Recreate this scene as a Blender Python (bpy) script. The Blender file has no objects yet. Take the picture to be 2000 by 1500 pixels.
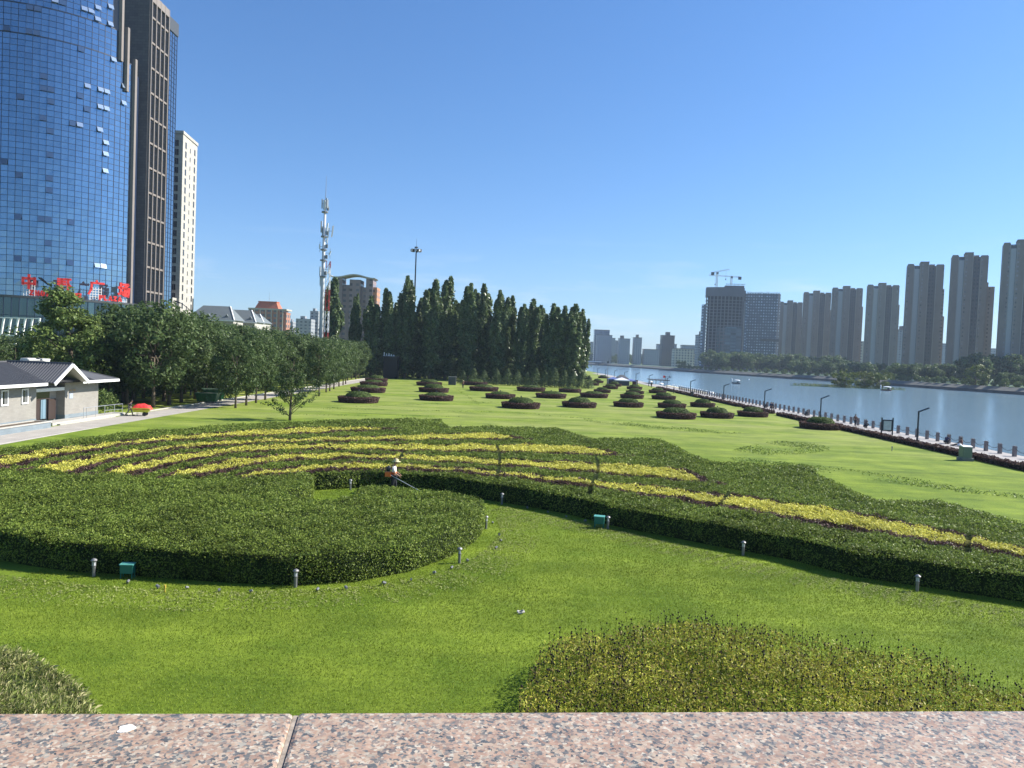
import bpy, bmesh, math, random
import numpy as np
from mathutils import Vector, Matrix
from mathutils.geometry import tessellate_polygon

random.seed(7)
rng = np.random.default_rng(7)
sc = bpy.context.scene
COL = sc.collection
R = math.radians

# ------------------------------------------------------------------ camera
F = 1500.0; PITCH = .0363; ROLL = .04; CAMZ = 8.0
fw = Vector((0, math.cos(PITCH), -math.sin(PITCH)))
_r0 = Vector((1, 0, 0)); _u0 = Vector((0, math.sin(PITCH), math.cos(PITCH)))
rt = _r0 * math.cos(ROLL) + _u0 * math.sin(ROLL)
up = -_r0 * math.sin(ROLL) + _u0 * math.cos(ROLL)
cd = bpy.data.cameras.new("camera"); cam = bpy.data.objects.new("camera", cd); COL.objects.link(cam)
cam.matrix_world = Matrix(((rt.x, up.x, -fw.x, 0), (rt.y, up.y, -fw.y, 0), (rt.z, up.z, -fw.z, CAMZ), (0, 0, 0, 1)))
cd.sensor_width = 36; cd.lens = F / 2000 * 36; cd.clip_start = .05; cd.clip_end = 12000
sc.camera = cam

# ------------------------------------------------------------------ world, sun, exposure
SUN_EL, SUN_AZ = R(38), R(16)            # azimuth measured from +X towards +Y
sun_dir = Vector((math.cos(SUN_AZ) * math.cos(SUN_EL), math.sin(SUN_AZ) * math.cos(SUN_EL), math.sin(SUN_EL)))
wd = bpy.data.worlds.new("World"); sc.world = wd; wd.use_nodes = True
nt = wd.node_tree; nt.nodes.clear()
out = nt.nodes.new("ShaderNodeOutputWorld"); bg = nt.nodes.new("ShaderNodeBackground")
sky = nt.nodes.new("ShaderNodeTexSky"); sky.sky_type = 'NISHITA'; sky.sun_disc = False
sky.sun_elevation = SUN_EL; sky.sun_rotation = math.pi / 2 - SUN_AZ
sky.altitude = 40; sky.air_density = 1.0; sky.dust_density = .35; sky.ozone_density = 2.0
# thin wisps of cloud low over the horizon
tc = nt.nodes.new("ShaderNodeTexCoord"); mp = nt.nodes.new("ShaderNodeMapping"); mp.inputs['Scale'].default_value = (3, 3, 22)
nz = nt.nodes.new("ShaderNodeTexNoise"); nz.inputs['Scale'].default_value = 2.1; nz.inputs['Detail'].default_value = 6; nz.inputs['Roughness'].default_value = .55
cr = nt.nodes.new("ShaderNodeValToRGB"); cr.color_ramp.elements[0].position = .55; cr.color_ramp.elements[1].position = .74
sx = nt.nodes.new("ShaderNodeSeparateXYZ"); mr = nt.nodes.new("ShaderNodeMapRange")
mr.inputs[1].default_value = .16; mr.inputs[2].default_value = .02; mr.inputs[3].default_value = 0; mr.inputs[4].default_value = .55
mu = nt.nodes.new("ShaderNodeMath"); mu.operation = 'MULTIPLY'
mx = nt.nodes.new("ShaderNodeMix"); mx.data_type = 'RGBA'; mx.inputs[7].default_value = (7.5, 8.2, 9.0, 1)
L = nt.links.new
L(tc.outputs['Generated'], mp.inputs[0]); L(mp.outputs[0], nz.inputs['Vector']); L(nz.outputs[0], cr.inputs[0])
L(tc.outputs['Generated'], sx.inputs[0]); L(sx.outputs[2], mr.inputs[0]); L(cr.outputs[0], mu.inputs[0]); L(mr.outputs[0], mu.inputs[1])
hs = nt.nodes.new("ShaderNodeMix"); hs.data_type = 'RGBA'; hs.blend_type = 'MULTIPLY'; hs.inputs[0].default_value = 1
er = nt.nodes.new("ShaderNodeValToRGB"); ee = er.color_ramp.elements
for i, (p_, c) in enumerate([(0, (.74, .97, 1.36)), (.08, (.74, .98, 1.36)), (.25, (.72, 1.03, 1.38)), (.6, (.70, 1.10, 1.52))]):
    if i >= 2: ee.new(.5)
    ee[i].position = p_; ee[i].color = (*c, 1)
L(sx.outputs[2], er.inputs[0]); L(sky.outputs[0], hs.inputs[6]); L(er.outputs[0], hs.inputs[7])
L(mu.outputs[0], mx.inputs[0]); L(hs.outputs[2], mx.inputs[6]); L(mx.outputs[2], bg.inputs[0]); L(bg.outputs[0], out.inputs[0])
bg.inputs[1].default_value = .064
sd = bpy.data.lights.new("sun", 'SUN'); sd.energy = 5.0; sd.angle = R(.53); sd.color = (1, .95, .86)
sun = bpy.data.objects.new("sun", sd); COL.objects.link(sun); sun.rotation_euler = sun_dir.to_track_quat('Z', 'Y').to_euler(); sun.location = (40, 20, 60)
sc.view_settings.view_transform = 'Standard'; sc.view_settings.look = 'None'; sc.view_settings.gamma = 1; sc.view_settings.exposure = .95
sc.cycles.volume_bounces = 0; sc.cycles.max_bounces = 6; sc.cycles.transparent_max_bounces = 6

# ------------------------------------------------------------------ pixel helpers (2000 x 1500 photo) -> points on real planes
CV = Vector((0, 0, CAMZ))
def ray(x, y): return fw * F + rt * (x - 1000) + up * (750 - y)
def W(x, y, z=0.0):
    d = ray(x, y); return CV + d * ((z - CAMZ) / d.z)
def DY(x, y, Y):
    d = ray(x, y); return CV + d * (Y / d.y)
def DX(x, y, X):
    d = ray(x, y); return CV + d * (X / d.x)
def wpoly(pts, z): return [(lambda q: (q.x, q.y))(W(a, b, z)) for a, b in pts]

# ------------------------------------------------------------------ naming
ORD = ('first second third fourth fifth sixth seventh eighth ninth tenth eleventh twelfth thirteenth fourteenth fifteenth sixteenth '
       'seventeenth eighteenth nineteenth twentieth').split()
_T = {20: 'twenty', 30: 'thirty', 40: 'forty', 50: 'fifty', 60: 'sixty', 70: 'seventy', 80: 'eighty', 90: 'ninety'}
def ordw(i):
    n = i + 1
    if n <= 20: return ORD[n - 1]
    t, u = n // 10 * 10, n % 10
    return _T[t][:-1] + 'ieth' if u == 0 else _T[t] + '-' + ORD[u - 1]
def tag(o, label=None, cat=None, group=None, kind=None):
    if label: o['label'] = label
    if cat: o['category'] = cat
    if group: o['group'] = group
    if kind: o['kind'] = kind
    return o
def empty(name, loc=(0, 0, 0), rz=0.0, s=1.0):
    o = bpy.data.objects.new(name, None); COL.objects.link(o); o.location = loc; o.rotation_euler = (0, 0, rz)
    o.scale = (s, s, s) if not hasattr(s, '__len__') else s
    o.empty_display_size = .3
    return o
KIDS = {}
def par(o, p):
    o.parent = p; KIDS.setdefault(p.name, []).append(o); return o
def dup(root, loc, rz=0.0, s=1.0, label=None, group=None):
    c = root.copy(); COL.objects.link(c); c.location = loc; c.rotation_euler = (0, 0, rz)
    c.scale = (s, s, s) if not hasattr(s, '__len__') else s
    if label: c['label'] = label
    if group: c['group'] = group
    for k in KIDS.get(root.name, []):
        d = k.copy(); COL.objects.link(d); par(d, c)
        for g in KIDS.get(k.name, []):
            e = g.copy(); COL.objects.link(e); par(e, d)
    return c

# ------------------------------------------------------------------ mesh builder
class MB:
    def __init__(s): s.v = []; s.f = []; s.m = []
    def add(s, vs, fs, mi=0):
        b = len(s.v); s.v += [tuple(v) for v in vs]; s.f += [tuple(i + b for i in f) for f in fs]; s.m += [mi] * len(fs)
    def box(s, a, b, mi=0):
        x0, y0, z0 = a; x1, y1, z1 = b
        s.add([(x0, y0, z0), (x1, y0, z0), (x1, y1, z0), (x0, y1, z0), (x0, y0, z1), (x1, y0, z1), (x1, y1, z1), (x0, y1, z1)],
              [(0, 3, 2, 1), (4, 5, 6, 7), (0, 1, 5, 4), (1, 2, 6, 5), (2, 3, 7, 6), (3, 0, 4, 7)], mi)
    def obox(s, c, ax, ay, az, mi=0):       # oriented box: centre and three half axes
        c = Vector(c); ax = Vector(ax); ay = Vector(ay); az = Vector(az)
        vs = [c + ax * i + ay * j + az * k for k in (-1, 1) for i, j in ((-1, -1), (1, -1), (1, 1), (-1, 1))]
        s.add(vs, [(0, 3, 2, 1), (4, 5, 6, 7), (0, 1, 5, 4), (1, 2, 6, 5), (2, 3, 7, 6), (3, 0, 4, 7)], mi)
    def bar(s, a, b, w, h=None, mi=0):
        a = Vector(a); b = Vector(b); d = b - a; n = d.normalized()
        u = n.cross(Vector((0, 0, 1)))
        if u.length < 1e-3: u = Vector((1, 0, 0))
        u.normalize(); v = n.cross(u)
        s.obox((a + b) / 2, u * w / 2, v * (h or w) / 2, d / 2, mi)
    def tube(s, path, rad, n=8, mi=0, cap=True):
        path = [Vector(q) for q in path]
        if not hasattr(rad, '__len__'): rad = [rad] * len(path)
        b = len(s.v); u = None
        for i, q in enumerate(path):
            d = (path[min(i + 1, len(path) - 1)] - path[max(i - 1, 0)]).normalized()
            if u is None:
                u = d.cross(Vector((0, 0, 1)))
                if u.length < 1e-3: u = Vector((1, 0, 0))
            u = (u - d * u.dot(d)).normalized(); v = d.cross(u)
            for k in range(n):
                t = 2 * math.pi * k / n; s.v.append(tuple(q + (u * math.cos(t) + v * math.sin(t)) * rad[i]))
        for i in range(len(path) - 1):
            for k in range(n):
                a0 = b + i * n + k; a1 = b + i * n + (k + 1) % n
                s.f.append((a0, a1, a1 + n, a0 + n)); s.m.append(mi)
        if cap:
            s.f.append(tuple(b + k for k in range(n))[::-1]); s.m.append(mi)
            e = b + (len(path) - 1) * n; s.f.append(tuple(e + k for k in range(n))); s.m.append(mi)
    def lathe(s, prof, n=16, c=(0, 0, 0), mi=0):
        s.tube([(c[0], c[1], c[2] + z + i * 1e-5) for i, (r, z) in enumerate(prof)], [max(r, .0005) for r, z in prof], n, mi)
    def prism(s, poly, z0, z1, mi=0, mside=None):
        n = len(poly); tri = tessellate_polygon([[Vector((x, y, 0)) for x, y in poly]])
        b = len(s.v)
        s.v += [(x, y, z0) for x, y in poly] + [(x, y, z1) for x, y in poly]
        area = sum(poly[i][0] * poly[(i + 1) % n][1] - poly[(i + 1) % n][0] * poly[i][1] for i in range(n))
        for t in tri:
            p0, p1, p2 = (poly[i] for i in t)
            cr_ = (p1[0] - p0[0]) * (p2[1] - p0[1]) - (p1[1] - p0[1]) * (p2[0] - p0[0])
            t = t if cr_ > 0 else (t[0], t[2], t[1])
            s.f.append(tuple(b + n + i for i in t)); s.m.append(mi)
        for i in range(n):
            j = (i + 1) % n
            q = (b + i, b + j, b + n + j, b + n + i)
            s.f.append(q if area > 0 else q[::-1]); s.m.append(mi if mside is None else mside)
    def ball(s, c, r, n=10, m=6, mi=0):
        rx, ry, rz = r if hasattr(r, '__len__') else (r, r, r)
        b = len(s.v)
        for j in range(m + 1):
            t = math.pi * j / m
            for k in range(n):
                a = 2 * math.pi * k / n
                s.v.append((c[0] + rx * math.sin(t) * math.cos(a), c[1] + ry * math.sin(t) * math.sin(a), c[2] + rz * math.cos(t)))
        for j in range(m):
            for k in range(n):
                s.f.append((b + j * n + k, b + (j + 1) * n + k, b + (j + 1) * n + (k + 1) % n, b + j * n + (k + 1) % n)); s.m.append(mi)
    def build(s, name, mats, parent=None, smooth=False, loc=None):
        me = bpy.data.meshes.new(name); me.from_pydata(s.v, [], s.f)
        for mm in (mats if isinstance(mats, (list, tuple)) else [mats]): me.materials.append(mm)
        me.polygons.foreach_set('material_index', s.m)
        if smooth: me.polygons.foreach_set('use_smooth', [True] * len(s.f))
        me.update()
        o = bpy.data.objects.new(name, me); COL.objects.link(o)
        if loc is not None: o.location = loc
        if parent is not None: par(o, parent)
        return o

def inpoly(P_, poly):
    x, y = P_[:, 0], P_[:, 1]; r = np.zeros(len(x), bool); n = len(poly)
    for i in range(n):
        x0, y0 = poly[i]; x1, y1 = poly[(i + 1) % n]
        if y0 == y1: continue
        c = ((y0 > y) != (y1 > y)) & (x < (x1 - x0) * (y - y0) / (y1 - y0) + x0); r ^= c
    return r
def leafquads(c, nrm, size, asp=.5, jit=.8, drop=0.0):
    """pointed leaf rhombs: centres (N,3), normals (N,3), long half-size (N)"""
    n = len(c); nn = nrm + rng.normal(0, jit, (n, 3)); nn /= np.linalg.norm(nn, axis=1)[:, None] + 1e-9
    t = rng.normal(0, 1, (n, 3)); t[:, 2] -= drop; t -= nn * (t * nn).sum(1)[:, None]; t /= np.linalg.norm(t, axis=1)[:, None] + 1e-9
    b = np.cross(nn, t); s = np.asarray(size)[:, None]
    v = np.stack([c - t * s, c - b * s * asp - t * s * .1, c + t * s, c + b * s * asp - t * s * .1], 1).reshape(-1, 3)
    return v
def leafmesh(name, v, mats, parent=None, base=None, nv=4, basemat=1):
    """v: nv vertices per leaf; base: MB added to the same mesh"""
    n = len(v) // nv; bv = np.array(base.v, float).reshape(-1, 3) if base else np.zeros((0, 3))
    bf = base.f if base else []
    me = bpy.data.meshes.new(name)
    allv = np.concatenate([v, bv]); me.vertices.add(len(allv)); me.vertices.foreach_set('co', allv.astype(np.float32).ravel())
    lens = [len(f) for f in bf]; nl = n * nv + sum(lens)
    idx = np.concatenate([np.arange(n * nv), np.array([i + n * nv for f in bf for i in f], int)]).astype(np.int32)
    me.loops.add(nl); me.loops.foreach_set('vertex_index', idx)
    cnt = np.concatenate([np.full(n, nv), np.array(lens, int)]).astype(np.int32); st = np.concatenate([[0], np.cumsum(cnt)[:-1]]).astype(np.int32)
    me.polygons.add(len(cnt)); me.polygons.foreach_set('loop_start', st); me.polygons.foreach_set('loop_total', cnt)
    for mm in mats: me.materials.append(mm)
    me.polygons.foreach_set('material_index', np.concatenate([np.zeros(n, int), np.full(len(bf), basemat)]).astype(np.int32))
    me.update(calc_edges=True)
    o = bpy.data.objects.new(name, me); COL.objects.link(o)
    if parent is not None: par(o, parent)
    return o

# ------------------------------------------------------------------ materials
def nmat(name):
    m = bpy.data.materials.new(name); m.use_nodes = True; t = m.node_tree; b = t.nodes['Principled BSDF']
    return m, t, b
def mat(name, col, rough=.7, metal=0.0, spec=.4, var=.0, vscale=3.0, bump=0.0, bscale=20.0, col2=None):
    m, t, b = nmat(name); b.inputs['Roughness'].default_value = rough; b.inputs['Metallic'].default_value = metal
    b.inputs['Specular IOR Level'].default_value = spec; b.inputs['Base Color'].default_value = (*col, 1)
    if var or col2 or bump:
        co = t.nodes.new('ShaderNodeTexCoord')
    if var or col2:
        n = t.nodes.new('ShaderNodeTexNoise'); n.inputs['Scale'].default_value = vscale; n.inputs['Detail'].default_value = 7; n.inputs['Roughness'].default_value = .65
        r = t.nodes.new('ShaderNodeValToRGB'); r.color_ramp.elements[0].position = .32; r.color_ramp.elements[1].position = .68
        c2 = col2 or tuple(min(1, c * (1 + var)) for c in col); c1 = col if col2 else tuple(c * (1 - var) for c in col)
        r.color_ramp.elements[0].color = (*c1, 1); r.color_ramp.elements[1].color = (*c2, 1)
        t.links.new(co.outputs['Object'], n.inputs['Vector']); t.links.new(n.outputs[0], r.inputs[0]); t.links.new(r.outputs[0], b.inputs['Base Color'])
    if bump:
        n2 = t.nodes.new('ShaderNodeTexNoise'); n2.inputs['Scale'].default_value = bscale; n2.inputs['Detail'].default_value = 5
        bp = t.nodes.new('ShaderNodeBump'); bp.inputs['Strength'].default_value = bump; bp.inputs['Distance'].default_value = .05
        t.links.new(co.outputs['Object'], n2.inputs['Vector']); t.links.new(n2.outputs[0], bp.inputs['Height']); t.links.new(bp.outputs[0], b.inputs['Normal'])
    return m
def leafmat(name, cols, trans=.3, rough=.5, patch=.25, pscale=.35, spec=.14):
    """per-leaf colour from random-per-island, drifting slowly from patch to patch"""
    m, t, b = nmat(name); N = t.nodes.new; K = t.links.new
    g = N('ShaderNodeNewGeometry'); r = N('ShaderNodeValToRGB'); r.color_ramp.interpolation = 'LINEAR'
    el = r.color_ramp.elements
    while len(el) < len(cols): el.new(.5)
    for i, c in enumerate(cols): el[i].position = i / (len(cols) - 1); el[i].color = (*c, 1)
    co = N('ShaderNodeTexCoord'); n = N('ShaderNodeTexNoise'); n.inputs['Scale'].default_value = pscale; n.inputs['Detail'].default_value = 5
    mr = N('ShaderNodeMapRange'); mr.inputs[1].default_value = .3; mr.inputs[2].default_value = .7; mr.inputs[3].default_value = 1 - patch; mr.inputs[4].default_value = 1 + patch
    mu = N('ShaderNodeVectorMath'); mu.operation = 'SCALE'
    K(g.outputs['Random Per Island'], r.inputs[0]); K(co.outputs['Object'], n.inputs['Vector']); K(n.outputs[0], mr.inputs[0])
    K(r.outputs[0], mu.inputs[0]); K(mr.outputs[0], mu.inputs['Scale']); K(mu.outputs[0], b.inputs['Base Color'])
    b.inputs['Roughness'].default_value = rough; b.inputs['Specular IOR Level'].default_value = spec
    if trans:
        tr = N('ShaderNodeBsdfTranslucent'); ms = N('ShaderNodeMixShader'); ms.inputs[0].default_value = trans
        K(mu.outputs[0], tr.inputs[0]); K(b.outputs[0], ms.inputs[1]); K(tr.outputs[0], ms.inputs[2]); K(ms.outputs[0], t.nodes['Material Output'].inputs[0])
    return m
def winmat(name, wall, win, bay, flr, wf=.5, hf=.5, var=.08, spec=.6, off=(0, 0)):
    """a wall with a regular grid of window panes, laid out in the building's own metres"""
    m, t, b = nmat(name); N = t.nodes.new; K = t.links.new
    co = N('ShaderNodeTexCoord'); s = N('ShaderNodeSeparateXYZ'); sn = N('ShaderNodeSeparateXYZ'); K(co.outputs['Object'], s.inputs[0]); K(co.outputs['Normal'], sn.inputs[0])
    def M(op, a, c=None):
        q = N('ShaderNodeMath'); q.operation = op
        for i, z in enumerate((a, c)):
            if z is None: continue
            if isinstance(z, (int, float)): q.inputs[i].default_value = z
            else: K(z, q.inputs[i])
        return q.outputs[0]
    side = M('GREATER_THAN', M('ABSOLUTE', sn.outputs[0]), .5)
    u = M('ADD', M('MULTIPLY', s.outputs[1], side), M('MULTIPLY', s.outputs[0], M('SUBTRACT', 1, side)))
    fu = M('FRACT', M('DIVIDE', M('ADD', u, 500 * bay + off[0]), bay)); fz = M('FRACT', M('DIVIDE', M('ADD', s.outputs[2], 50 * flr + off[1]), flr))
    mu_ = M('LESS_THAN', M('ABSOLUTE', M('SUBTRACT', fu, .5)), wf / 2); mz = M('LESS_THAN', M('ABSOLUTE', M('SUBTRACT', fz, .5)), hf / 2)
    flat = M('LESS_THAN', M('ABSOLUTE', sn.outputs[2]), .5)
    mk = M('MULTIPLY', M('MULTIPLY', mu_, mz), flat)
    wn = N('ShaderNodeTexWhiteNoise'); wn.noise_dimensions = '3D'; cb = N('ShaderNodeCombineXYZ')
    K(M('FLOOR', M('DIVIDE', M('ADD', u, 500 * bay + off[0]), bay)), cb.inputs[0]); K(M('FLOOR', M('DIVIDE', M('ADD', s.outputs[2], 50 * flr + off[1]), flr)), cb.inputs[1]); K(side, cb.inputs[2])
    K(cb.outputs[0], wn.inputs[0])
    rv = N('ShaderNodeMapRange'); rv.inputs[3].default_value = .5; rv.inputs[4].default_value = 1.9; K(wn.outputs[0], rv.inputs[0])
    wv = N('ShaderNodeVectorMath'); wv.operation = 'SCALE'; wv.inputs[0].default_value = win; K(rv.outputs[0], wv.inputs['Scale'])
    nz_ = N('ShaderNodeTexNoise'); nz_.inputs['Scale'].default_value = .15; nz_.inputs['Detail'].default_value = 5; K(co.outputs['Object'], nz_.inputs['Vector'])
    wr = N('ShaderNodeMapRange'); wr.inputs[3].default_value = 1 - var * 2; wr.inputs[4].default_value = 1 + var * 2; K(nz_.outputs[0], wr.inputs[0])
    wl = N('ShaderNodeVectorMath'); wl.operation = 'SCALE'; wl.inputs[0].default_value = wall; K(wr.outputs[0], wl.inputs['Scale'])
    mx_ = N('ShaderNodeMix'); mx_.data_type = 'RGBA'; K(mk, mx_.inputs[0]); K(wl.outputs[0], mx_.inputs[6]); K(wv.outputs[0], mx_.inputs[7])
    K(mx_.outputs[2], b.inputs['Base Color'])
    rr = N('ShaderNodeMapRange'); rr.inputs[3].default_value = .8; rr.inputs[4].default_value = .12; K(mk, rr.inputs[0]); K(rr.outputs[0], b.inputs['Roughness'])
    b.inputs['Specular IOR Level'].default_value = spec
    return m

def lawnmat():
    m, t, b = nmat('mown_lawn'); N = t.nodes.new; K = t.links.new
    co = N('ShaderNodeTexCoord')
    def noise(scale, detail=5, rough=.6, vec=None):
        n = N('ShaderNodeTexNoise'); n.inputs['Scale'].default_value = scale; n.inputs['Detail'].default_value = detail; n.inputs['Roughness'].default_value = rough
        K(vec or co.outputs['Object'], n.inputs['Vector']); return n.outputs[0]
    def ramp(f, a, c, p0=.35, p1=.65):
        r = N('ShaderNodeValToRGB'); r.color_ramp.elements[0].position = p0; r.color_ramp.elements[1].position = p1
        r.color_ramp.elements[0].color = (*a, 1); r.color_ramp.elements[1].color = (*c, 1); K(f, r.inputs[0]); return r.outputs[0]
    def mix(f, a, c, op='MIX'):
        x = N('ShaderNodeMix'); x.data_type = 'RGBA'; x.blend_type = op
        if isinstance(f, float): x.inputs[0].default_value = f
        else: K(f, x.inputs[0])
        K(a, x.inputs[6]); K(c, x.inputs[7]); return x.outputs[2]
    base = ramp(noise(.3, 7, .62), (.105, .170, .014), (.195, .268, .027), .38, .62)
    fine = ramp(noise(9, 8, .75), (.6, .6, .6), (1.35, 1.3, 1.2), .3, .7)
    base = mix(1.0, base, fine, 'MULTIPLY')
    s = N('ShaderNodeSeparateXYZ'); K(co.outputs['Object'], s.inputs[0])
    # bleached, drier turf on the open middle lawn
    far = N('ShaderNodeMapRange'); far.inputs[1].default_value = 55; far.inputs[2].default_value = 95; K(s.outputs[1], far.inputs[0])
    mp = N('ShaderNodeMapping'); mp.inputs['Scale'].default_value = (.5, 1.4, 1); mp.inputs['Rotation'].default_value = (0, 0, .12); K(co.outputs['Object'], mp.inputs[0])
    dn = ramp(noise(.11, 7, .6, mp.outputs[0]), (0, 0, 0), (1, 1, 1), .36, .62)
    f2 = N('ShaderNodeMath'); f2.operation = 'MULTIPLY'; K(far.outputs[0], f2.inputs[0]); K(dn, f2.inputs[1])
    f3 = N('ShaderNodeMath'); f3.operation = 'MULTIPLY'; K(f2.outputs[0], f3.inputs[0]); f3.inputs[1].default_value = .6
    pale = N('ShaderNodeRGB'); pale.outputs[0].default_value = (.31, .32, .105, 1)
    base = mix(f3.outputs[0], base, pale.outputs[0])
    # raked and trodden streaks
    mp2 = N('ShaderNodeMapping'); mp2.inputs['Scale'].default_value = (.06, 1.1, 1); mp2.inputs['Rotation'].default_value = (0, 0, -.25); K(co.outputs['Object'], mp2.inputs[0])
    st = ramp(noise(.8, 4, .5, mp2.outputs[0]), (.78, .8, .75), (1.1, 1.1, 1.1), .38, .6)
    base = mix(.8, base, st, 'MULTIPLY')
    K(base, b.inputs['Base Color']); b.inputs['Roughness'].default_value = .85; b.inputs['Specular IOR Level'].default_value = .15
    bp = N('ShaderNodeBump'); bp.inputs['Strength'].default_value = .9; bp.inputs['Distance'].default_value = .04; K(noise(16, 6, .8), bp.inputs['Height']); K(bp.outputs[0], b.inputs['Normal'])
    return m

def watermat():
    m, t, b = nmat('river_water'); N = t.nodes.new; K = t.links.new
    co = N('ShaderNodeTexCoord'); b.inputs['Base Color'].default_value = (.15, .24, .31, 1); b.inputs['Roughness'].default_value = .15; b.inputs['IOR'].default_value = 1.33
    mp = N('ShaderNodeMapping'); mp.inputs['Scale'].default_value = (1, .55, 1); K(co.outputs['Object'], mp.inputs[0])
    n1 = N('ShaderNodeTexNoise'); n1.inputs['Scale'].default_value = .55; n1.inputs['Detail'].default_value = 6; n1.inputs['Roughness'].default_value = .6; K(mp.outputs[0], n1.inputs['Vector'])
    n2 = N('ShaderNodeTexNoise'); n2.inputs['Scale'].default_value = .02; n2.inputs['Detail'].default_value = 3; K(mp.outputs[0], n2.inputs['Vector'])
    r = N('ShaderNodeMapRange'); r.inputs[1].default_value = .35; r.inputs[2].default_value = .65; r.inputs[3].default_value = .10; r.inputs[4].default_value = .34; K(n2.outputs[0], r.inputs[0])
    bp = N('ShaderNodeBump'); bp.inputs['Distance'].default_value = .35; K(r.outputs[0], bp.inputs['Strength']); K(n1.outputs[0], bp.inputs['Height']); K(bp.outputs[0], b.inputs['Normal'])
    return m

def granitemat():
    m, t, b = nmat('pink_granite'); N = t.nodes.new; K = t.links.new
    co = N('ShaderNodeTexCoord')
    def cells(scale, warp):
        nz_ = N('ShaderNodeTexNoise'); nz_.inputs['Scale'].default_value = scale * .8; nz_.inputs['Detail'].default_value = 4
        ad = N('ShaderNodeMix'); ad.data_type = 'VECTOR'; ad.inputs[0].default_value = warp
        v1 = N('ShaderNodeTexVoronoi'); v1.inputs['Scale'].default_value = scale
        K(co.outputs['Object'], nz_.inputs['Vector']); K(co.outputs['Object'], ad.inputs[4]); K(nz_.outputs[1], ad.inputs[5]); K(ad.outputs[1], v1.inputs['Vector'])
        sp = N('ShaderNodeSeparateColor'); K(v1.outputs['Color'], sp.inputs[0]); return sp
    def ramp(f, stops, mode='LINEAR'):
        r = N('ShaderNodeValToRGB'); r.color_ramp.interpolation = mode; e = r.color_ramp.elements
        while len(e) < len(stops): e.new(.5)
        for i, (p_, c) in enumerate(stops): e[i].position = p_; e[i].color = (*c, 1)
        K(f, r.inputs[0]); return r.outputs[0]
    s1, s2 = cells(105, .016), cells(190, .010)
    c1 = ramp(s1.outputs[0], [(0, (0.095, 0.09, 0.09)), (.16, (0.153, 0.140, 0.131)), (.3, (0.347, 0.200, 0.140)), (.55, (0.428, 0.260, 0.180)), (.75, (0.469, 0.330, 0.234)), (1, (0.337, 0.290, 0.243))])
    c2 = ramp(s2.outputs[1], [(0, (0.071, 0.070, 0.070)), (.22, (0.224, 0.190, 0.167)), (.5, (0.428, 0.255, 0.180)), (.8, (0.479, 0.340, 0.252)), (1, (0.571, 0.480, 0.387))])
    mx_ = N('ShaderNodeMix'); mx_.data_type = 'RGBA'; gt_ = N('ShaderNodeMath'); gt_.operation = 'GREATER_THAN'; gt_.inputs[1].default_value = .42; K(s2.outputs[2], gt_.inputs[0]); K(gt_.outputs[0], mx_.inputs[0]); K(c1, mx_.inputs[6]); K(c2, mx_.inputs[7])
    n3 = N('ShaderNodeTexNoise'); n3.inputs['Scale'].default_value = 22; n3.inputs['Detail'].default_value = 9; n3.inputs['Roughness'].default_value = .7; K(co.outputs['Object'], n3.inputs['Vector'])
    mr_ = N('ShaderNodeMapRange'); mr_.inputs[1].default_value = .3; mr_.inputs[2].default_value = .7; mr_.inputs[3].default_value = .72; mr_.inputs[4].default_value = 1.2; K(n3.outputs[0], mr_.inputs[0])
    sc_ = N('ShaderNodeVectorMath'); sc_.operation = 'SCALE'; K(mx_.outputs[2], sc_.inputs[0]); K(mr_.outputs[0], sc_.inputs['Scale'])
    tn = N('ShaderNodeVectorMath'); tn.operation = 'MULTIPLY'; tn.inputs[1].default_value = (.90, .97, .95); K(sc_.outputs[0], tn.inputs[0]); K(tn.outputs[0], b.inputs['Base Color']); b.inputs['Roughness'].default_value = .38; b.inputs['Specular IOR Level'].default_value = .55
    bp = N('ShaderNodeBump'); bp.inputs['Strength'].default_value = .2; bp.inputs['Distance'].default_value = .001; K(s1.outputs[1], bp.inputs['Height']); K(bp.outputs[0], b.inputs['Normal'])
    return m

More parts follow.
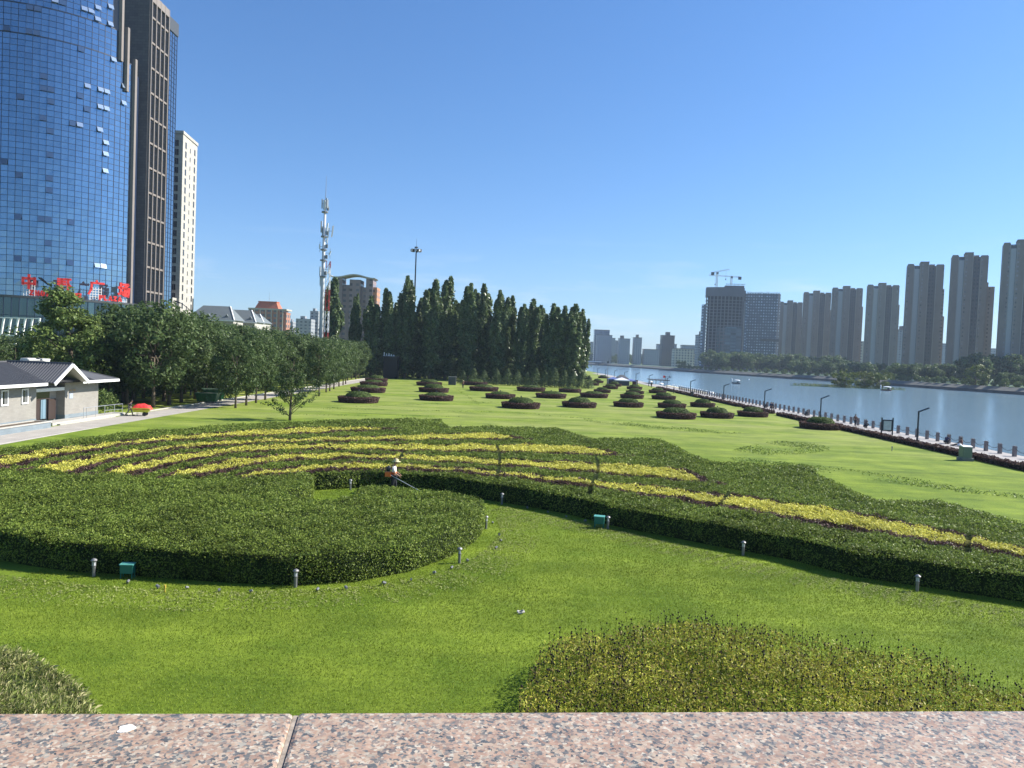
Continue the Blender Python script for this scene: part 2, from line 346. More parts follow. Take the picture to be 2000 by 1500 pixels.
M = dict(
    lawn=lawnmat(), water=watermat(), granite=granitemat(),
    concrete=mat('path_concrete', (.36, .33, .29), .85, var=.16, vscale=.6, bump=.2, bscale=8),
    pave=mat('promenade_paving', (.34, .315, .295), .8, var=.1, vscale=.7),
    kerb=mat('kerb_stone', (.42, .40, .36), .8, var=.12),
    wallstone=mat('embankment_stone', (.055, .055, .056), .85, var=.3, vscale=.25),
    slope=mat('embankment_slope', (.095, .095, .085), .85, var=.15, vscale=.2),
    farground=mat('far_bank_turf', (.07, .12, .03), .9, var=.35, vscale=.05),
    bark=mat('bark', (.11, .085, .06), .9, var=.3, vscale=4),
    hedge=leafmat('hedge_leaves', [(.066, .100, .015), (.152, .212, .034), (.28, .34, .065)], .30, .45),
    hedgebase=mat('shaded_hedge_twigs', (.020, .030, .009), .9, 0, .03, var=.5, vscale=3, bump=.8, bscale=12),  # twigs near black: the shade deep in the cuts is put into the colour
    yellow=leafmat('golden_leaves', [(.43, .41, .05), (.65, .61, .11), (.78, .75, .20)], .25, .45, .2),
    yellowbase=mat('shaded_golden_shrub_twigs', (.05, .05, .012), .9, 0, .03, var=.5, vscale=4),  # twigs darkened so the cuts across the golden rows look deep and shaded
    purple=leafmat('purple_leaves', [(.055, .030, .028), (.10, .055, .046), (.14, .08, .062)], .2, .5),
    purplebase=mat('shaded_purple_shrub_twigs', (.030, .017, .014), .9, 0, .03, var=.4, vscale=4),  # shade inside the purple borders painted into the twig colour
    dome=leafmat('dome_leaves', [(.06, .095, .025), (.11, .16, .04), (.16, .215, .06)], .25, .5),
    tree=leafmat('tree_leaves', [(.040, .068, .024), (.085, .130, .042), (.145, .195, .075)], .38, .45, .25, .25),
    poplar=leafmat('poplar_leaves', [(.052, .084, .030), (.11, .165, .058), (.21, .265, .11)], .40, .38, .25, .2, .4),
    conifer=leafmat('conifer_leaves', [(.06, .088, .04), (.12, .165, .072), (.19, .24, .105)], .32, .6),
    ailanthus=leafmat('pale_tree_leaves', [(.055, .095, .026), (.13, .185, .045), (.23, .29, .09)], .3, .5),
    willow=leafmat('willow_leaves', [(.06, .085, .014), (.10, .135, .02), (.15, .18, .03)], .3, .5),
    bed=leafmat('coneflower_leaves', [(.06, .075, .014), (.24, .28, .035), (.44, .44, .06), (.17, .11, .06), (.58, .55, .08)], .3, .5, .35, .8),
    strap=leafmat('strap_leaves', [(.10, .14, .025), (.20, .25, .06), (.32, .34, .12), (.56, .50, .27)], .25, .5, .25, 1.5),
    blade=leafmat('grass_blades', [(.125, .185, .016), (.19, .26, .026), (.28, .345, .05)], .3, .5, .25, .22),
    weed=leafmat('weed_leaves', [(.10, .16, .03), (.16, .225, .045), (.22, .29, .07)], .3, .5),
    seed=mat('seed_heads', (.018, .012, .010), .9),
    stem=mat('flower_stems', (.10, .11, .03), .8),
    black=mat('black_metal', (.02, .022, .025), .45, .3), darkgrey=mat('dark_grey_paint', (.06, .065, .07), .5),
    grey=mat('grey_metal', (.22, .22, .22), .45, .4), lamppost=mat('lamp_post_paint', (.018, .028, .035), .4, .2),
    steel=mat('galvanised_steel', (.42, .44, .46), .4, .5), white=mat('white_paint', (.78, .78, .76), .5, var=.05), cream=mat('cream_canvas', (.72, .64, .44), .7, var=.08),
    stone=mat('granite_post', (.22, .185, .17), .75, var=.25, vscale=9), chain=mat('chain_iron', (.06, .07, .075), .5, .5),
    teal=mat('teal_box_paint', (.02, .16, .12), .45, var=.12, vscale=5), tealtop=mat('teal_box_lid', (.10, .33, .29), .4, var=.1, vscale=6),
    sage=mat('utility_cabinet_paint', (.17, .22, .15), .55, var=.12, vscale=2), plinth=mat('cabinet_plinth', (.17, .18, .17), .8, var=.15),
    skin=mat('skin', (.36, .20, .13), .6), hair=mat('black_hair', (.012, .011, .01), .6), straw=mat('straw_hat', (.62, .52, .28), .8),
    shirt_white=mat('white_shirt', (.75, .70, .66), .8), shirt_dark=mat('charcoal_shirt', (.045, .045, .055), .8), shirt_blue=mat('navy_shirt', (.03, .04, .09), .8),
    shirt_brown=mat('brown_shirt', (.16, .075, .05), .8), orange=mat('orange_vest', (.75, .16, .03), .7), trouser=mat('dark_trousers', (.02, .022, .03), .85), trouser_grey=mat('grey_trousers', (.22, .21, .19), .85),
    red=mat('red_tarp', (.72, .05, .045), .55, var=.15, vscale=4, bump=.5, bscale=5), lime=mat('yellow_green_tub', (.45, .48, .03), .5, var=.15, vscale=4),
    rubber=mat('rubber', (.02, .02, .02), .8), green_bin=mat('green_dumpster_paint', (.018, .11, .035), .45, var=.25, vscale=2), bin_shiny=mat('dumpster_rim', (.10, .20, .12), .4, .1),
    signred=mat('sign_red', (.62, .03, .022), .45), signboard=mat('sign_dark_red', (.07, .012, .016), .6), signpink=mat('sign_letters_pink', (.85, .22, .24), .5),
    stake=mat('yellow_stake', (.55, .40, .06), .6), dropping=mat('bird_dropping', (.82, .80, .74), .7), glasslamp=mat('frosted_lamp_glass', (.62, .64, .66), .25, 0, .6),
)
# ------------------------------------------------------------------ setting: ground, river, paths
BANK = 51.0
FARBANK = [(300, -200), (290, 150), (276, 300), (263, 391), (253, 468), (243, 587), (214, 690), (192, 800), (178, 984), (160, 1150), (132, 1380)]
b = MB(); b.prism([(-2500, -400), (BANK, -400), (BANK, 1380)] + FARBANK[::-1][:-1] + [(300, -400), (2500, -400), (2500, 4000), (-2500, 4000)], -3, 0)
tag(b.build('lawn', [M['lawn']]), kind='structure')
b = MB(); b.add([(BANK - 1, -400, -1.5), (320, -400, -1.5), (320, 1400, -1.5), (BANK - 1, 1400, -1.5)], [(0, 1, 2, 3)])
tag(b.build('river_water', [M['water']]), kind='structure')
off6 = [(x + 6, y) for x, y in FARBANK]
b = MB(); b.prism(off6 + [(2499, 1380), (2499, -200)], .004, 2.0); tag(b.build('far_bank_terrain', [M['farground']]), kind='structure')
b = MB()
for i in range(len(FARBANK) - 1):
    (x0, y0), (x1, y1) = FARBANK[i], FARBANK[i + 1]
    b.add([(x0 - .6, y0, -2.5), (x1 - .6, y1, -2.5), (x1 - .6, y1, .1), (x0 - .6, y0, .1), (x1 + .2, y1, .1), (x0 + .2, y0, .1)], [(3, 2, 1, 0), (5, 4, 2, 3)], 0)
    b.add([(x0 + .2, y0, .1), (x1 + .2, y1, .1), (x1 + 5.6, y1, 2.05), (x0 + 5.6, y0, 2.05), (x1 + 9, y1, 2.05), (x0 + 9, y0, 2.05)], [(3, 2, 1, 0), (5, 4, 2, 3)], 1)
tag(b.build('embankment_wall', [M['wallstone'], M['slope']]), 'grey stone embankment wall along the far bank of the river', 'wall')
# concrete path on the left
b = MB(); b.add([(-41.2, 12, .004), (-36.6, 12, .004), (-37.5, 70, .004), (-37.5, 230, .004), (-41.4, 230, .004), (-41.2, 76, .004)], [(0, 1, 2, 3, 4, 5)])
tag(b.build('concrete_path', [M['concrete']]), kind='structure')
b = MB(); b.box((-41.62, 82.5, 0), (-41.42, 230, .12)); b.box((-37.62, 30, 0), (-37.5, 70, .03))
tag(b.build('kerb', [M['kerb']]), kind='structure')
# promenade
b = MB(); b.box((45.3, 20, -.5), (BANK + .25, 440, .06)); tag(b.build('promenade', [M['pave']]), kind='structure')
b = MB(); b.box((BANK - .2, -100, -2.6), (BANK + .2, 1380, -.02)); tag(b.build('quay_wall', [M['wallstone']]), 'low stone quay wall below the chain posts of the near promenade', 'wall')

# ------------------------------------------------------------------ the terrace parapet in front of the camera
par_root = tag(empty('parapet', (0, 1.05, 7.4)), 'speckled pink granite parapet across the bottom of the view', 'parapet')
E0, E1 = W(0, 1390, 7.4), W(2000, 1386, 7.4)
ed = (E1 - E0).normalized()
def edge(t): return E0 + ed * t
J0, J1 = W(578, 1393, 7.4), W(545, 1499, 7.4); jd = (J1 - J0).normalized()
gap = .0035
inner = Vector((ed.y, -ed.x, 0))            # towards the camera
def slab(pts): return [(q.x, q.y - 1.05) for q in pts]
jb = J0 + jd * .62
A = [J0 - ed * gap, E0 - ed * 2.4, E0 - ed * 2.4 + inner * .58, jb - ed * gap]
B = [J0 + ed * gap, jb + ed * gap, E1 + ed * 2.6 + inner * .58, E1 + ed * 2.6]
for pts in (A, B):
    b = MB(); b.prism(slab(pts), -.06, 0)
    o = b.build('coping_slab', [M['granite']], par_root)
    bv = o.modifiers.new('bevel', 'BEVEL'); bv.width = .006; bv.segments = 2; bv.limit_method = 'ANGLE'
b = MB(); b.prism(slab([E0 - ed * 2.3 + inner * .04, E0 - ed * 2.3 + inner * .54, E1 + ed * 2.5 + inner * .54, E1 + ed * 2.5 + inner * .04]), -7.6, -.062)
b.build('wall', [M['stone']], par_root)
b = MB(); b.prism(slab([J0 - ed * gap * 1.1, jb - ed * gap * 1.1, jb + ed * gap * 1.1, J0 + ed * gap * 1.1]), -.05, -.004)
b.build('mortar_joint', [mat('mortar', (.30, .25, .20), .9, var=.4, vscale=60)], par_root)
b = MB(); b.box((-30, -20, 6.2), (30, .5, 6.4)); b.box((-30, -20, -.4), (30, .45, 6.2)); tag(b.build('terrace_ground', [M['pave']]), kind='structure')
q = W(246, 1424, 7.4); b = MB()
n = 18; ring = [(q.x + .0115 * (1 + .18 * math.sin(3 * t + 1) + .1 * math.sin(5 * t)) * math.cos(t), q.y + .0125 * (1 + .15 * math.sin(2 * t)) * math.sin(t)) for t in [2 * math.pi * k / n for k in range(n)]]
b.prism(ring, 7.4002, 7.4012); tag(b.build('bird_dropping', [M['dropping']]), 'small white dropping on the pink granite coping', 'dropping')

# ------------------------------------------------------------------ hedges
def dens_at(y): return 430 * (25 / np.maximum(y, 22)) ** 1.55
def size_at(y): return .05 * (np.maximum(y, 22) / 25) ** .72
def wob(x, y): return .05 * np.sin(x * 1.7 + 1.3 * np.sin(y * .9)) + .04 * np.sin(y * 2.3 + x * .6) + .045 * np.sin(x * 4.1 - y * 3.3 + np.sin(x)) + .035 * np.sin(x * 7.3 + y * 6.1 + 2 * np.sin(y * 1.9))
def segdist(P_, pl):
    d = np.full(len(P_), 9e9)
    for (x0, y0), (x1, y1) in zip(pl[:-1], pl[1:]):
        v = np.array([x1 - x0, y1 - y0]); l2 = (v ** 2).sum(); t = np.clip(((P_ - [x0, y0]) @ v) / l2, 0, 1)
        d = np.minimum(d, np.linalg.norm(P_ - ([x0, y0] + t[:, None] * v), axis=1))
    return d
GAPS = [wpoly(g, 1.0) for g in ([(969, 868), (976, 884), (976, 900), (974, 918), (970, 934)], [(1160, 884), (1167, 900), (1168, 917), (1163, 935), (1154, 950), (1152, 965)],
        [(1424, 960), (1420, 968), (1413, 976), (1399, 990)], [(792, 878), (787, 888), (780, 898)], [(1893, 1045), (1892, 1056), (1890, 1068), (1890, 1080)], [(615, 860), (640, 868), (655, 880)])]
def leafy(poly, ztop, k=1.0, ks=1.0, excl=(), gaps=(), zlow=.05, side=True, tuft=.05, jit=.8, asp=.5):
    """leaf quads over the top of a clipped planting and down its sides"""
    a = np.array(poly); lo, hi = a.min(0), a.max(0)
    dmax = float(dens_at(max(lo[1], 22))) * k; n = int((hi[0] - lo[0]) * (hi[1] - lo[1]) * dmax)
    p_ = rng.uniform(lo, hi, (n, 2)); p_ = p_[rng.uniform(0, 1, n) < dens_at(p_[:, 1]) * k / dmax]
    p_ = p_[inpoly(p_, poly)]
    for e in excl: p_ = p_[~inpoly(p_, e)]
    for g in gaps: p_ = p_[segdist(p_, g) > .09 + .08 * rng.uniform(0, 1, len(p_))]
    edge_d = segdist(p_, poly + poly[:1]) if side else np.full(len(p_), 9.)
    z = ztop + wob(p_[:, 0], p_[:, 1]) + rng.normal(0, tuft, len(p_)) - .14 * np.exp(-edge_d / .12)
    c = np.column_stack([p_, z]); nr = np.tile([0., 0., 1.], (len(c), 1)); sz = size_at(p_[:, 1]) * ks * rng.uniform(.7, 1.3, len(c))
    V = [leafquads(c, nr, sz, asp, jit)]
    if side:
        for (x0, y0), (x1, y1) in zip(poly, poly[1:] + poly[:1]):
            Ls = math.hypot(x1 - x0, y1 - y0); ym = (y0 + y1) / 2
            m_ = int(Ls * (ztop - zlow) * float(dens_at(max(ym, 22))) * k * .8)
            if m_ < 1: continue
            t = rng.uniform(0, 1, m_); q = np.column_stack([x0 + (x1 - x0) * t, y0 + (y1 - y0) * t])
            for e in excl:
                kk = ~inpoly(q, e); q = q[kk]
            if not len(q): continue
            nx, ny = (y1 - y0) / Ls, -(x1 - x0) / Ls
            zz = rng.uniform(zlow, ztop + .04, len(q)); o_ = rng.normal(.0, .05, len(q)) + .04 * np.sin(q[:, 0] * 2.1 + zz * 4) + .05 * (1 - (zz / ztop) ** 2)
            sgn = 1 if sum(poly[i][0] * poly[(i + 1) % len(poly)][1] - poly[(i + 1) % len(poly)][0] * poly[i][1] for i in range(len(poly))) > 0 else -1
            c2 = np.column_stack([q[:, 0] + nx * sgn * o_, q[:, 1] + ny * sgn * o_, zz])
            V.append(leafquads(c2, np.tile([nx * sgn, ny * sgn, .5], (len(q), 1)), size_at(q[:, 1]) * ks * rng.uniform(.7, 1.3, len(q)), asp, jit))
    return np.concatenate(V)
def planting(name, label, cat, poly, ztop, lm, bm, group=None, zbase=0.0, **kw):
    v = leafy(poly, ztop, **kw); bb = MB(); bb.prism(poly, zbase, ztop - .09)
    return tag(leafmesh(name, v, [lm, bm], base=bb), label, cat, group)

# traced edges of the golden rows at hedge-top height: far edge, near edge
ROWS = [
 ([(-40, 903), (0, 894), (60, 887), (100, 880), (160, 872), (207, 866), (270, 860), (300, 855), (400, 850), (460, 842.5), (535, 840), (635, 836), (710, 833), (745, 837)],
  [(-40, 918), (0, 909), (60, 897), (100, 887), (160, 879), (207, 872), (270, 864), (400, 855), (460, 850), (535, 849), (610, 846), (685, 841), (745, 838)]),
 ([(67, 916), (95, 910), (162, 897), (215, 887), (270, 879), (350, 870), (450, 862), (535, 858), (610, 857), (710, 855), (785, 852), (885, 848), (960, 846), (975, 845), (1003, 855.5)],
  [(125, 923), (162, 909), (215, 894), (270, 885), (350, 875), (450, 866), (535, 862), (615, 861), (710, 860.5), (785, 859), (885, 857), (1003, 856.5)]),
 ([(202, 924), (235, 916), (300, 899), (345, 889), (425, 881), (460, 872.5), (535, 869), (615, 867.5), (710, 870), (835, 870), (960, 869.5), (1080, 870.5), (1155, 872), (1197, 887)],
  [(242, 926), (275, 919), (345, 897.5), (425, 887), (460, 879.5), (535, 876), (615, 874.5), (710, 877.5), (835, 879.5), (960, 880.5), (1080, 884), (1197, 888)]),
 ([(332, 929), (400, 911), (460, 894), (535, 889), (635, 885), (710, 886), (775, 890), (885, 893.5), (969, 897), (1080, 903.5), (1164, 907), (1260, 910.5), (1347, 914), (1368, 938)],
  [(370, 930), (400, 923), (460, 907.5), (535, 899), (635, 891), (710, 892), (775, 896), (885, 901), (960, 905.5), (1080, 913.5), (1164, 921.5), (1260, 929), (1368, 939)]),
 ([(470, 928), (517, 917.5), (585, 910), (685, 904.5), (755, 905), (835, 910), (960, 919), (1080, 932), (1165, 941), (1260, 953), (1410, 967), (1500, 977), (1568, 986), (1688, 1001), (1760, 1019), (1820, 1037), (1889, 1053), (2000, 1074), (2120, 1096)],
  [(474, 934), (492, 932.5), (535, 922.5), (610, 915), (685, 909), (760, 911), (835, 915), (960, 925), (1080, 936.5), (1158, 948.5), (1260, 962), (1405, 984), (1500, 998), (1568, 1013), (1688, 1034), (1805, 1053.5), (1889, 1066), (2000, 1080.5), (2120, 1103)]),
]
ZH = 1.0
def offs(pl, d):
    out_ = []
    for i, q in enumerate(pl):
        a_, c_ = Vector(pl[max(i - 1, 0)]), Vector(pl[min(i + 1, len(pl) - 1)]); t = (c_ - a_).normalized(); out_.append((q[0] - t.y * d, q[1] + t.x * d))
    return out_
def dense(pl, step=1.5):
    out_ = []
    for (x0, y0), (x1, y1) in zip(pl[:-1], pl[1:]):
        n_ = max(1, int(math.hypot(x1 - x0, y1 - y0) / step))
        out_ += [(x0 + (x1 - x0) * k / n_, y0 + (y1 - y0) * k / n_) for k in range(n_)]
    return out_ + [pl[-1]]
def smooth(pl, it=4):
    for _ in range(it): pl = [pl[0]] + [((pl[i - 1][0] + 2 * pl[i][0] + pl[i + 1][0]) / 4, (pl[i - 1][1] + 2 * pl[i][1] + pl[i + 1][1]) / 4) for i in range(1, len(pl) - 1)] + [pl[-1]]
    return pl
rowpolys, purpolys = [], []
rown = ['farthest golden shrub row of the striped hedge, nearest the path and lawn', 'second golden shrub row from the far side of the striped hedge', 'middle golden shrub row of the five in the striped hedge',
        'golden shrub row with a blunt squared right end, second from the front', 'frontmost and longest golden shrub row running to the right']
purn = ['farthest golden row', 'second golden row', 'middle golden row', 'golden row with the squared end', 'frontmost golden row']
pairs = []
for far, near in ROWS:
    Uw, Lw = offs(smooth(dense(wpoly(far, ZH))), -.07), offs(smooth(dense(wpoly(near, ZH))), .07)
    poly = Lw + Uw[::-1]; rowpolys.append(poly)
    ext = lambda pl, l0, l1: [(pl[0][0] - (Vector(pl[1]) - Vector(pl[0])).normalized().x * l0, pl[0][1] - (Vector(pl[1]) - Vector(pl[0])).normalized().y * l0)] + pl + \
        [(pl[-1][0] + (Vector(pl[-1]) - Vector(pl[-2])).normalized().x * l1, pl[-1][1] + (Vector(pl[-1]) - Vector(pl[-2])).normalized().y * l1)]
    U2 = ext(Uw, .8, .9); L2 = ext(Lw, .2, 1.6)
    pu = U2 + offs(U2, .55)[::-1]; pl_ = offs(L2, -.9) + L2[::-1]
    pairs.append((pu, pl_)); purpolys += [pu, pl_]
fine = dict(tuft=.045, jit=.8)
for i, poly in enumerate(rowpolys):
    planting('golden_shrub_row', rown[i], 'shrub row', poly, ZH + .02, M['yellow'], M['yellowbase'], 'golden rows of the striped hedge', gaps=GAPS, zbase=.3, side=False, k=1.9, ks=.75, **fine)
    for j, pp in enumerate(pairs[i]):
        planting('purple_shrub_row', 'thin purple border along the %s edge of the %s' % (('far', 'near')[j], purn[i]), 'shrub row', pp, ZH - .01, M['purple'], M['purplebase'], 'purple borders of the striped hedge', gaps=GAPS, zbase=.35, side=False, k=1.6, ks=.8, excl=[rowpolys[i]], tuft=.04)
# round hedge in front, with the notch of lawn behind it
round_px = [(-330, 985), (-150, 1010), (0, 1036), (60, 1047), (150, 1058), (249, 1063), (300, 1068), (450, 1078), (577, 1083), (700, 1077), (800, 1061), (880, 1036), (930, 1010), (946, 990), (936, 974), (890, 964), (830, 957), (765, 951), (715, 950), (698, 956), (696, 970),
            (650, 976), (600, 976), (563, 971), (548, 962), (562, 956), (590, 950), (608, 940), (611, 928), (596, 922), (540, 928), (470, 938), (330, 938), (200, 931), (60, 924), (-60, 918), (-200, 940), (-330, 965)]
round_w = dense(wpoly(round_px, 1.05) + wpoly(round_px[:1], 1.05), 1.0)[:-1]
planting('round_hedge', 'big dark green rounded hedge filling the left foreground, curling round a patch of lawn', 'hedge', round_w, 1.06, M['hedge'], M['hedgebase'], tuft=.06, jit=.85, k=2.0, ks=.71)
# striped hedge behind it: front face along the lawn channel, stepped edge at the back
front_px = [(600, 921), (611, 927), (640, 925.5), (710, 922), (785, 926), (860, 930), (960, 946), (1030, 956), (1110, 970), (1200, 991), (1300, 1009), (1400, 1027), (1550, 1052), (1670, 1081), (1790, 1097), (2000, 1127), (2150, 1150)]
back_px = [(2150, 1060), (2060, 1036), (2000, 1020), (1900, 995), (1830, 979), (1770, 977), (1710, 977), (1695, 972), (1650, 950), (1595, 925), (1588, 910), (1500, 906), (1420, 903), (1405, 903), (1380, 897), (1345, 885), (1320, 870), (1287, 857), (1220, 856), (1172, 857), (1160, 857), (1130, 848), (1088, 836), (1020, 834),
           (960, 833), (888, 833), (882, 836), (864, 826), (860, 818.5), (780, 818), (700, 819), (560, 824), (460, 829), (300, 841), (150, 855), (60, 869), (0, 878), (-120, 900), (-260, 925)]
left_px = [(-260, 945), (-60, 919), (60, 925), (200, 932), (330, 939), (470, 939), (540, 929)]
strip_w = dense(wpoly(front_px, .9) + wpoly(back_px + left_px, ZH) + wpoly(front_px[:1], .9), 1.2)[:-1]
planting('striped_hedge', 'long curving green hedge with a stepped far edge, striped with golden and purple rows', 'hedge', strip_w, ZH, M['hedge'], M['hedgebase'], excl=rowpolys + purpolys, gaps=GAPS, tuft=.05, k=2.0, ks=.71)

# ------------------------------------------------------------------ grass blades close to the terrace, weeds on the right lawn
def blades(n, lo, hi, h, w, keep=None):
    p_ = rng.uniform(lo, hi, (n, 2))
    p_ = p_[np.abs(p_[:, 0]) < p_[:, 1] * .72 + 1]
    p_ = p_[~inpoly(p_, round_w)]; p_ = p_[~inpoly(p_, strip_w)]
    if keep is not None: p_ = p_[keep(p_)]
    n = len(p_); a_ = rng.uniform(0, 6.283, n); hh = h * rng.uniform(.6, 1.3, n); ww = w * (p_[:, 1] / 20) ** .8
    dx, dy = np.cos(a_) * ww, np.sin(a_) * ww; lx, ly = rng.normal(0, .45, n) * hh, rng.normal(0, .45, n) * hh; z0 = np.zeros(n)
    v = np.stack([np.column_stack([p_[:, 0] - dx, p_[:, 1] - dy, z0]), np.column_stack([p_[:, 0] + dx, p_[:, 1] + dy, z0]), np.column_stack([p_[:, 0] + lx, p_[:, 1] + ly, hh])], 1).reshape(-1, 3)
    return v
def pat(p_): return rng.uniform(0, 1, len(p_)) < np.clip((26 / p_[:, 1]) ** 1.5, .05, 1)
v = blades(520000, (-16, 14), (24, 46), .05, .009, pat)
tag(leafmesh('grass', v, [M['blade']], nv=3), 'short bright green lawn grass below the terrace', 'grass', kind='stuff')
P1 = wpoly([(1430, 880), (1470, 868), (1520, 862), (1600, 866), (1630, 880), (1580, 886), (1500, 890)], 0); P2 = wpoly([(1420, 893), (1560, 906), (1640, 915), (1750, 930), (1880, 950), (2000, 968), (2000, 975), (1880, 962), (1700, 938), (1560, 916), (1440, 903)], 0)
P3 = wpoly([(1130, 815), (1180, 822), (1300, 832), (1450, 846), (1440, 850), (1280, 838), (1150, 824)], 0)
vs = []
def track(px, w): pl = wpoly(px, 0); return offs(pl, w) + offs(pl, -w)[::-1]
TR = [track([(640, 797), (800, 791), (960, 786), (1120, 781)], .5), track([(630, 799), (780, 801), (1000, 806), (1250, 826)], .6), track([(895, 762), (915, 775), (935, 790)], .4), track([(560, 810), (700, 812), (900, 814)], .5)]
for pp, d_ in ((P1, 34), (P2, 40), (P3, 22)) + tuple((t_, 9) for t_ in TR):
    a_ = np.array(pp); lo, hi = a_.min(0), a_.max(0); n = int((hi - lo).prod() * d_); q = rng.uniform(lo, hi, (n, 2)); q = q[inpoly(q, pp)]
    q = q[(np.sin(q[:, 0] * .9) + np.sin(q[:, 1] * .7 + q[:, 0] * .3) + rng.normal(0, .7, len(q))) > -.3]
    c = np.column_stack([q, rng.uniform(.01, .09, len(q))]); vs.append(leafquads(c, np.tile([0, 0, 1.], (len(c), 1)), rng.uniform(.05, .11, len(c)), .45, 1.1))
tag(leafmesh('weeds', np.concatenate(vs), [M['weed']]), 'coarse dark weeds growing through the right hand lawn', 'weeds', kind='stuff')

cl = []
for pl, n, sgn in ((wpoly([(-150, 1085), (0, 1122), (180, 1143), (320, 1152), (450, 1156), (577, 1152), (700, 1146), (800, 1131), (880, 1112), (945, 1075), (975, 1040), (965, 1010)], 0), 8000, 1), (wpoly([(985, 990), (1050, 1003), (1150, 1022), (1250, 1046), (1400, 1082), (1550, 1118), (1700, 1142), (1850, 1170), (2050, 1205)], 0), 8000, 1)):
    pts = dense(pl, .5)
    for _ in range(n):
        i = random.randrange(len(pts) - 1); x, y = pts[i]; t = random.random() ** 1.5; dx, dy = pts[i + 1][0] - x, pts[i + 1][1] - y; l_ = math.hypot(dx, dy)
        d_ = .1 + 1.9 * t; cl.append((x + dx * random.random() + dy / l_ * d_ * sgn, y + dy * random.random() - dx / l_ * d_ * sgn, random.uniform(.015, .05)))
c = np.array(cl); M['clip'] = leafmat('dry_clippings', [(.14, .17, .04), (.21, .235, .075), (.27, .28, .11)], 0, .8)
tag(leafmesh('clippings', leafquads(c, np.tile([0, 0, 1.], (len(c), 1)), rng.uniform(.02, .055, len(c)), .4, .35), [M['clip']]), 'dry hedge clippings scattered on the lawn before the hedges', 'clippings', kind='stuff')

# ------------------------------------------------------------------ coneflower bed and strap-leaved clump below the terrace
bed = wpoly([(1015, 1335), (1060, 1255), (1110, 1225), (1190, 1214), (1260, 1212), (1330, 1200), (1440, 1208), (1560, 1228), (1680, 1252), (1750, 1272), (1860, 1292), (1910, 1322), (2000, 1345), (2080, 1370)], .85)
bed = [(.35, 12.5)] + bed + [(12.6, 14), (11, 12.5)]
bed = bed[::-1]
a_ = np.array(bed); lo, hi = a_.min(0), a_.max(0)
fb = tag(empty('coneflower_bed', (6, 18, 0)), 'tall yellowing coneflower bed full of dark seed heads below the parapet', 'flower bed')
n = 85000; q = rng.uniform(lo, hi, (n, 2)); q = q[inpoly(q, bed)]
hb = .72 + .10 * np.sin(q[:, 0] * 1.3 + q[:, 1]) + .08 * np.sin(q[:, 1] * 2.1 - q[:, 0] * .7) + .06 * np.sin(q[:, 0] * 3.7)
hb = hb + .07 * np.sin(q[:, 0] * 6.1 + 2 * np.sin(q[:, 1] * 2)) * np.sin(q[:, 1] * 5.3); z = hb * rng.uniform(.12, 1, len(q)) ** .45
z = z + rng.normal(0, .05, len(q)); c = np.column_stack([q[:, 0] - 6, q[:, 1] - 18, z])
v = leafquads(c, np.tile([0., 0., .6], (len(c), 1)), rng.uniform(.03, .068, len(c)), .3, .8)
leafmesh('foliage', v, [M['bed']], fb)
n = 3400; q = rng.uniform(lo, hi, (n, 2)); q = q[inpoly(q, bed)]
ed_ = segdist(q, bed + bed[:1]); q = q[rng.uniform(0, 1, len(q)) < np.where((ed_ < 1.0) | (q[:, 0] < 3), 1, .5)]
st, hd = MB(), MB()
for i, (x, y) in enumerate(q):
    h = .84 + .1 * math.sin(x * 1.3 + y) + random.gauss(0, .11) + (.08 if ed_[i % len(ed_)] < .9 else 0); dx, dy = random.gauss(0, .05), random.gauss(0, .05); x -= 6; y -= 18
    st.add([(x - .004, y, .6), (x + .004, y, .6), (x + dx + .0035, y + dy, h), (x + dx - .0035, y + dy, h)], [(0, 1, 2, 3)])
    st.add([(x, y - .004, .6), (x, y + .004, .6), (x + dx, y + dy + .0035, h), (x + dx, y + dy - .0035, h)], [(0, 1, 2, 3)])
    r = random.uniform(.015, .026); hd.ball((x + dx, y + dy, h + r * .6), (r, r, r * 1.15), 6, 4)
tag(st.build('stem', [M['stem']], fb), kind='stuff'); tag(hd.build('seed_head', [M['seed']], fb), kind='stuff')
clump = wpoly([(-150, 1248), (0, 1256), (60, 1270), (120, 1300), (165, 1335), (186, 1372), (190, 1392)], .35) + [(-8.2, 13), (-16, 13), (-16, 19)]
a_ = np.array(clump); lo, hi = a_.min(0), a_.max(0); n = 60000; q = rng.uniform(lo, hi, (n, 2)); q = q[inpoly(q, clump)]
an = rng.uniform(0, 6.283, len(q)); ln = rng.uniform(.12, .3, len(q)); tilt = rng.uniform(.2, 1.25, len(q))
z = rng.uniform(.04, .17, len(q)) + .05 * np.sin(q[:, 0] * 2.5) + .05 * np.sin(q[:, 1] * 3.1 + q[:, 0])
d = np.column_stack([np.cos(an) * np.sin(tilt), np.sin(an) * np.sin(tilt), np.cos(tilt)]) * ln[:, None]; sdv = np.column_stack([-np.sin(an), np.cos(an), np.zeros(len(q))]) * .0055
c = np.column_stack([q, z]); tip = c + d * .95; tip[:, 2] -= ln * .35 * np.sin(tilt)
v = np.stack([c - d * .1 - sdv, c - d * .1 + sdv, c + d * .55 + sdv * .9, tip], 1).reshape(-1, 3); v[3::4] = tip
bb = MB(); bb.prism(clump, 0, .12)
tag(leafmesh('ornamental_grass_clump', v, [M['strap'], M['hedgebase']], base=bb), 'shaggy clump of long pale tipped grass at the left end of the parapet', 'grass clump')
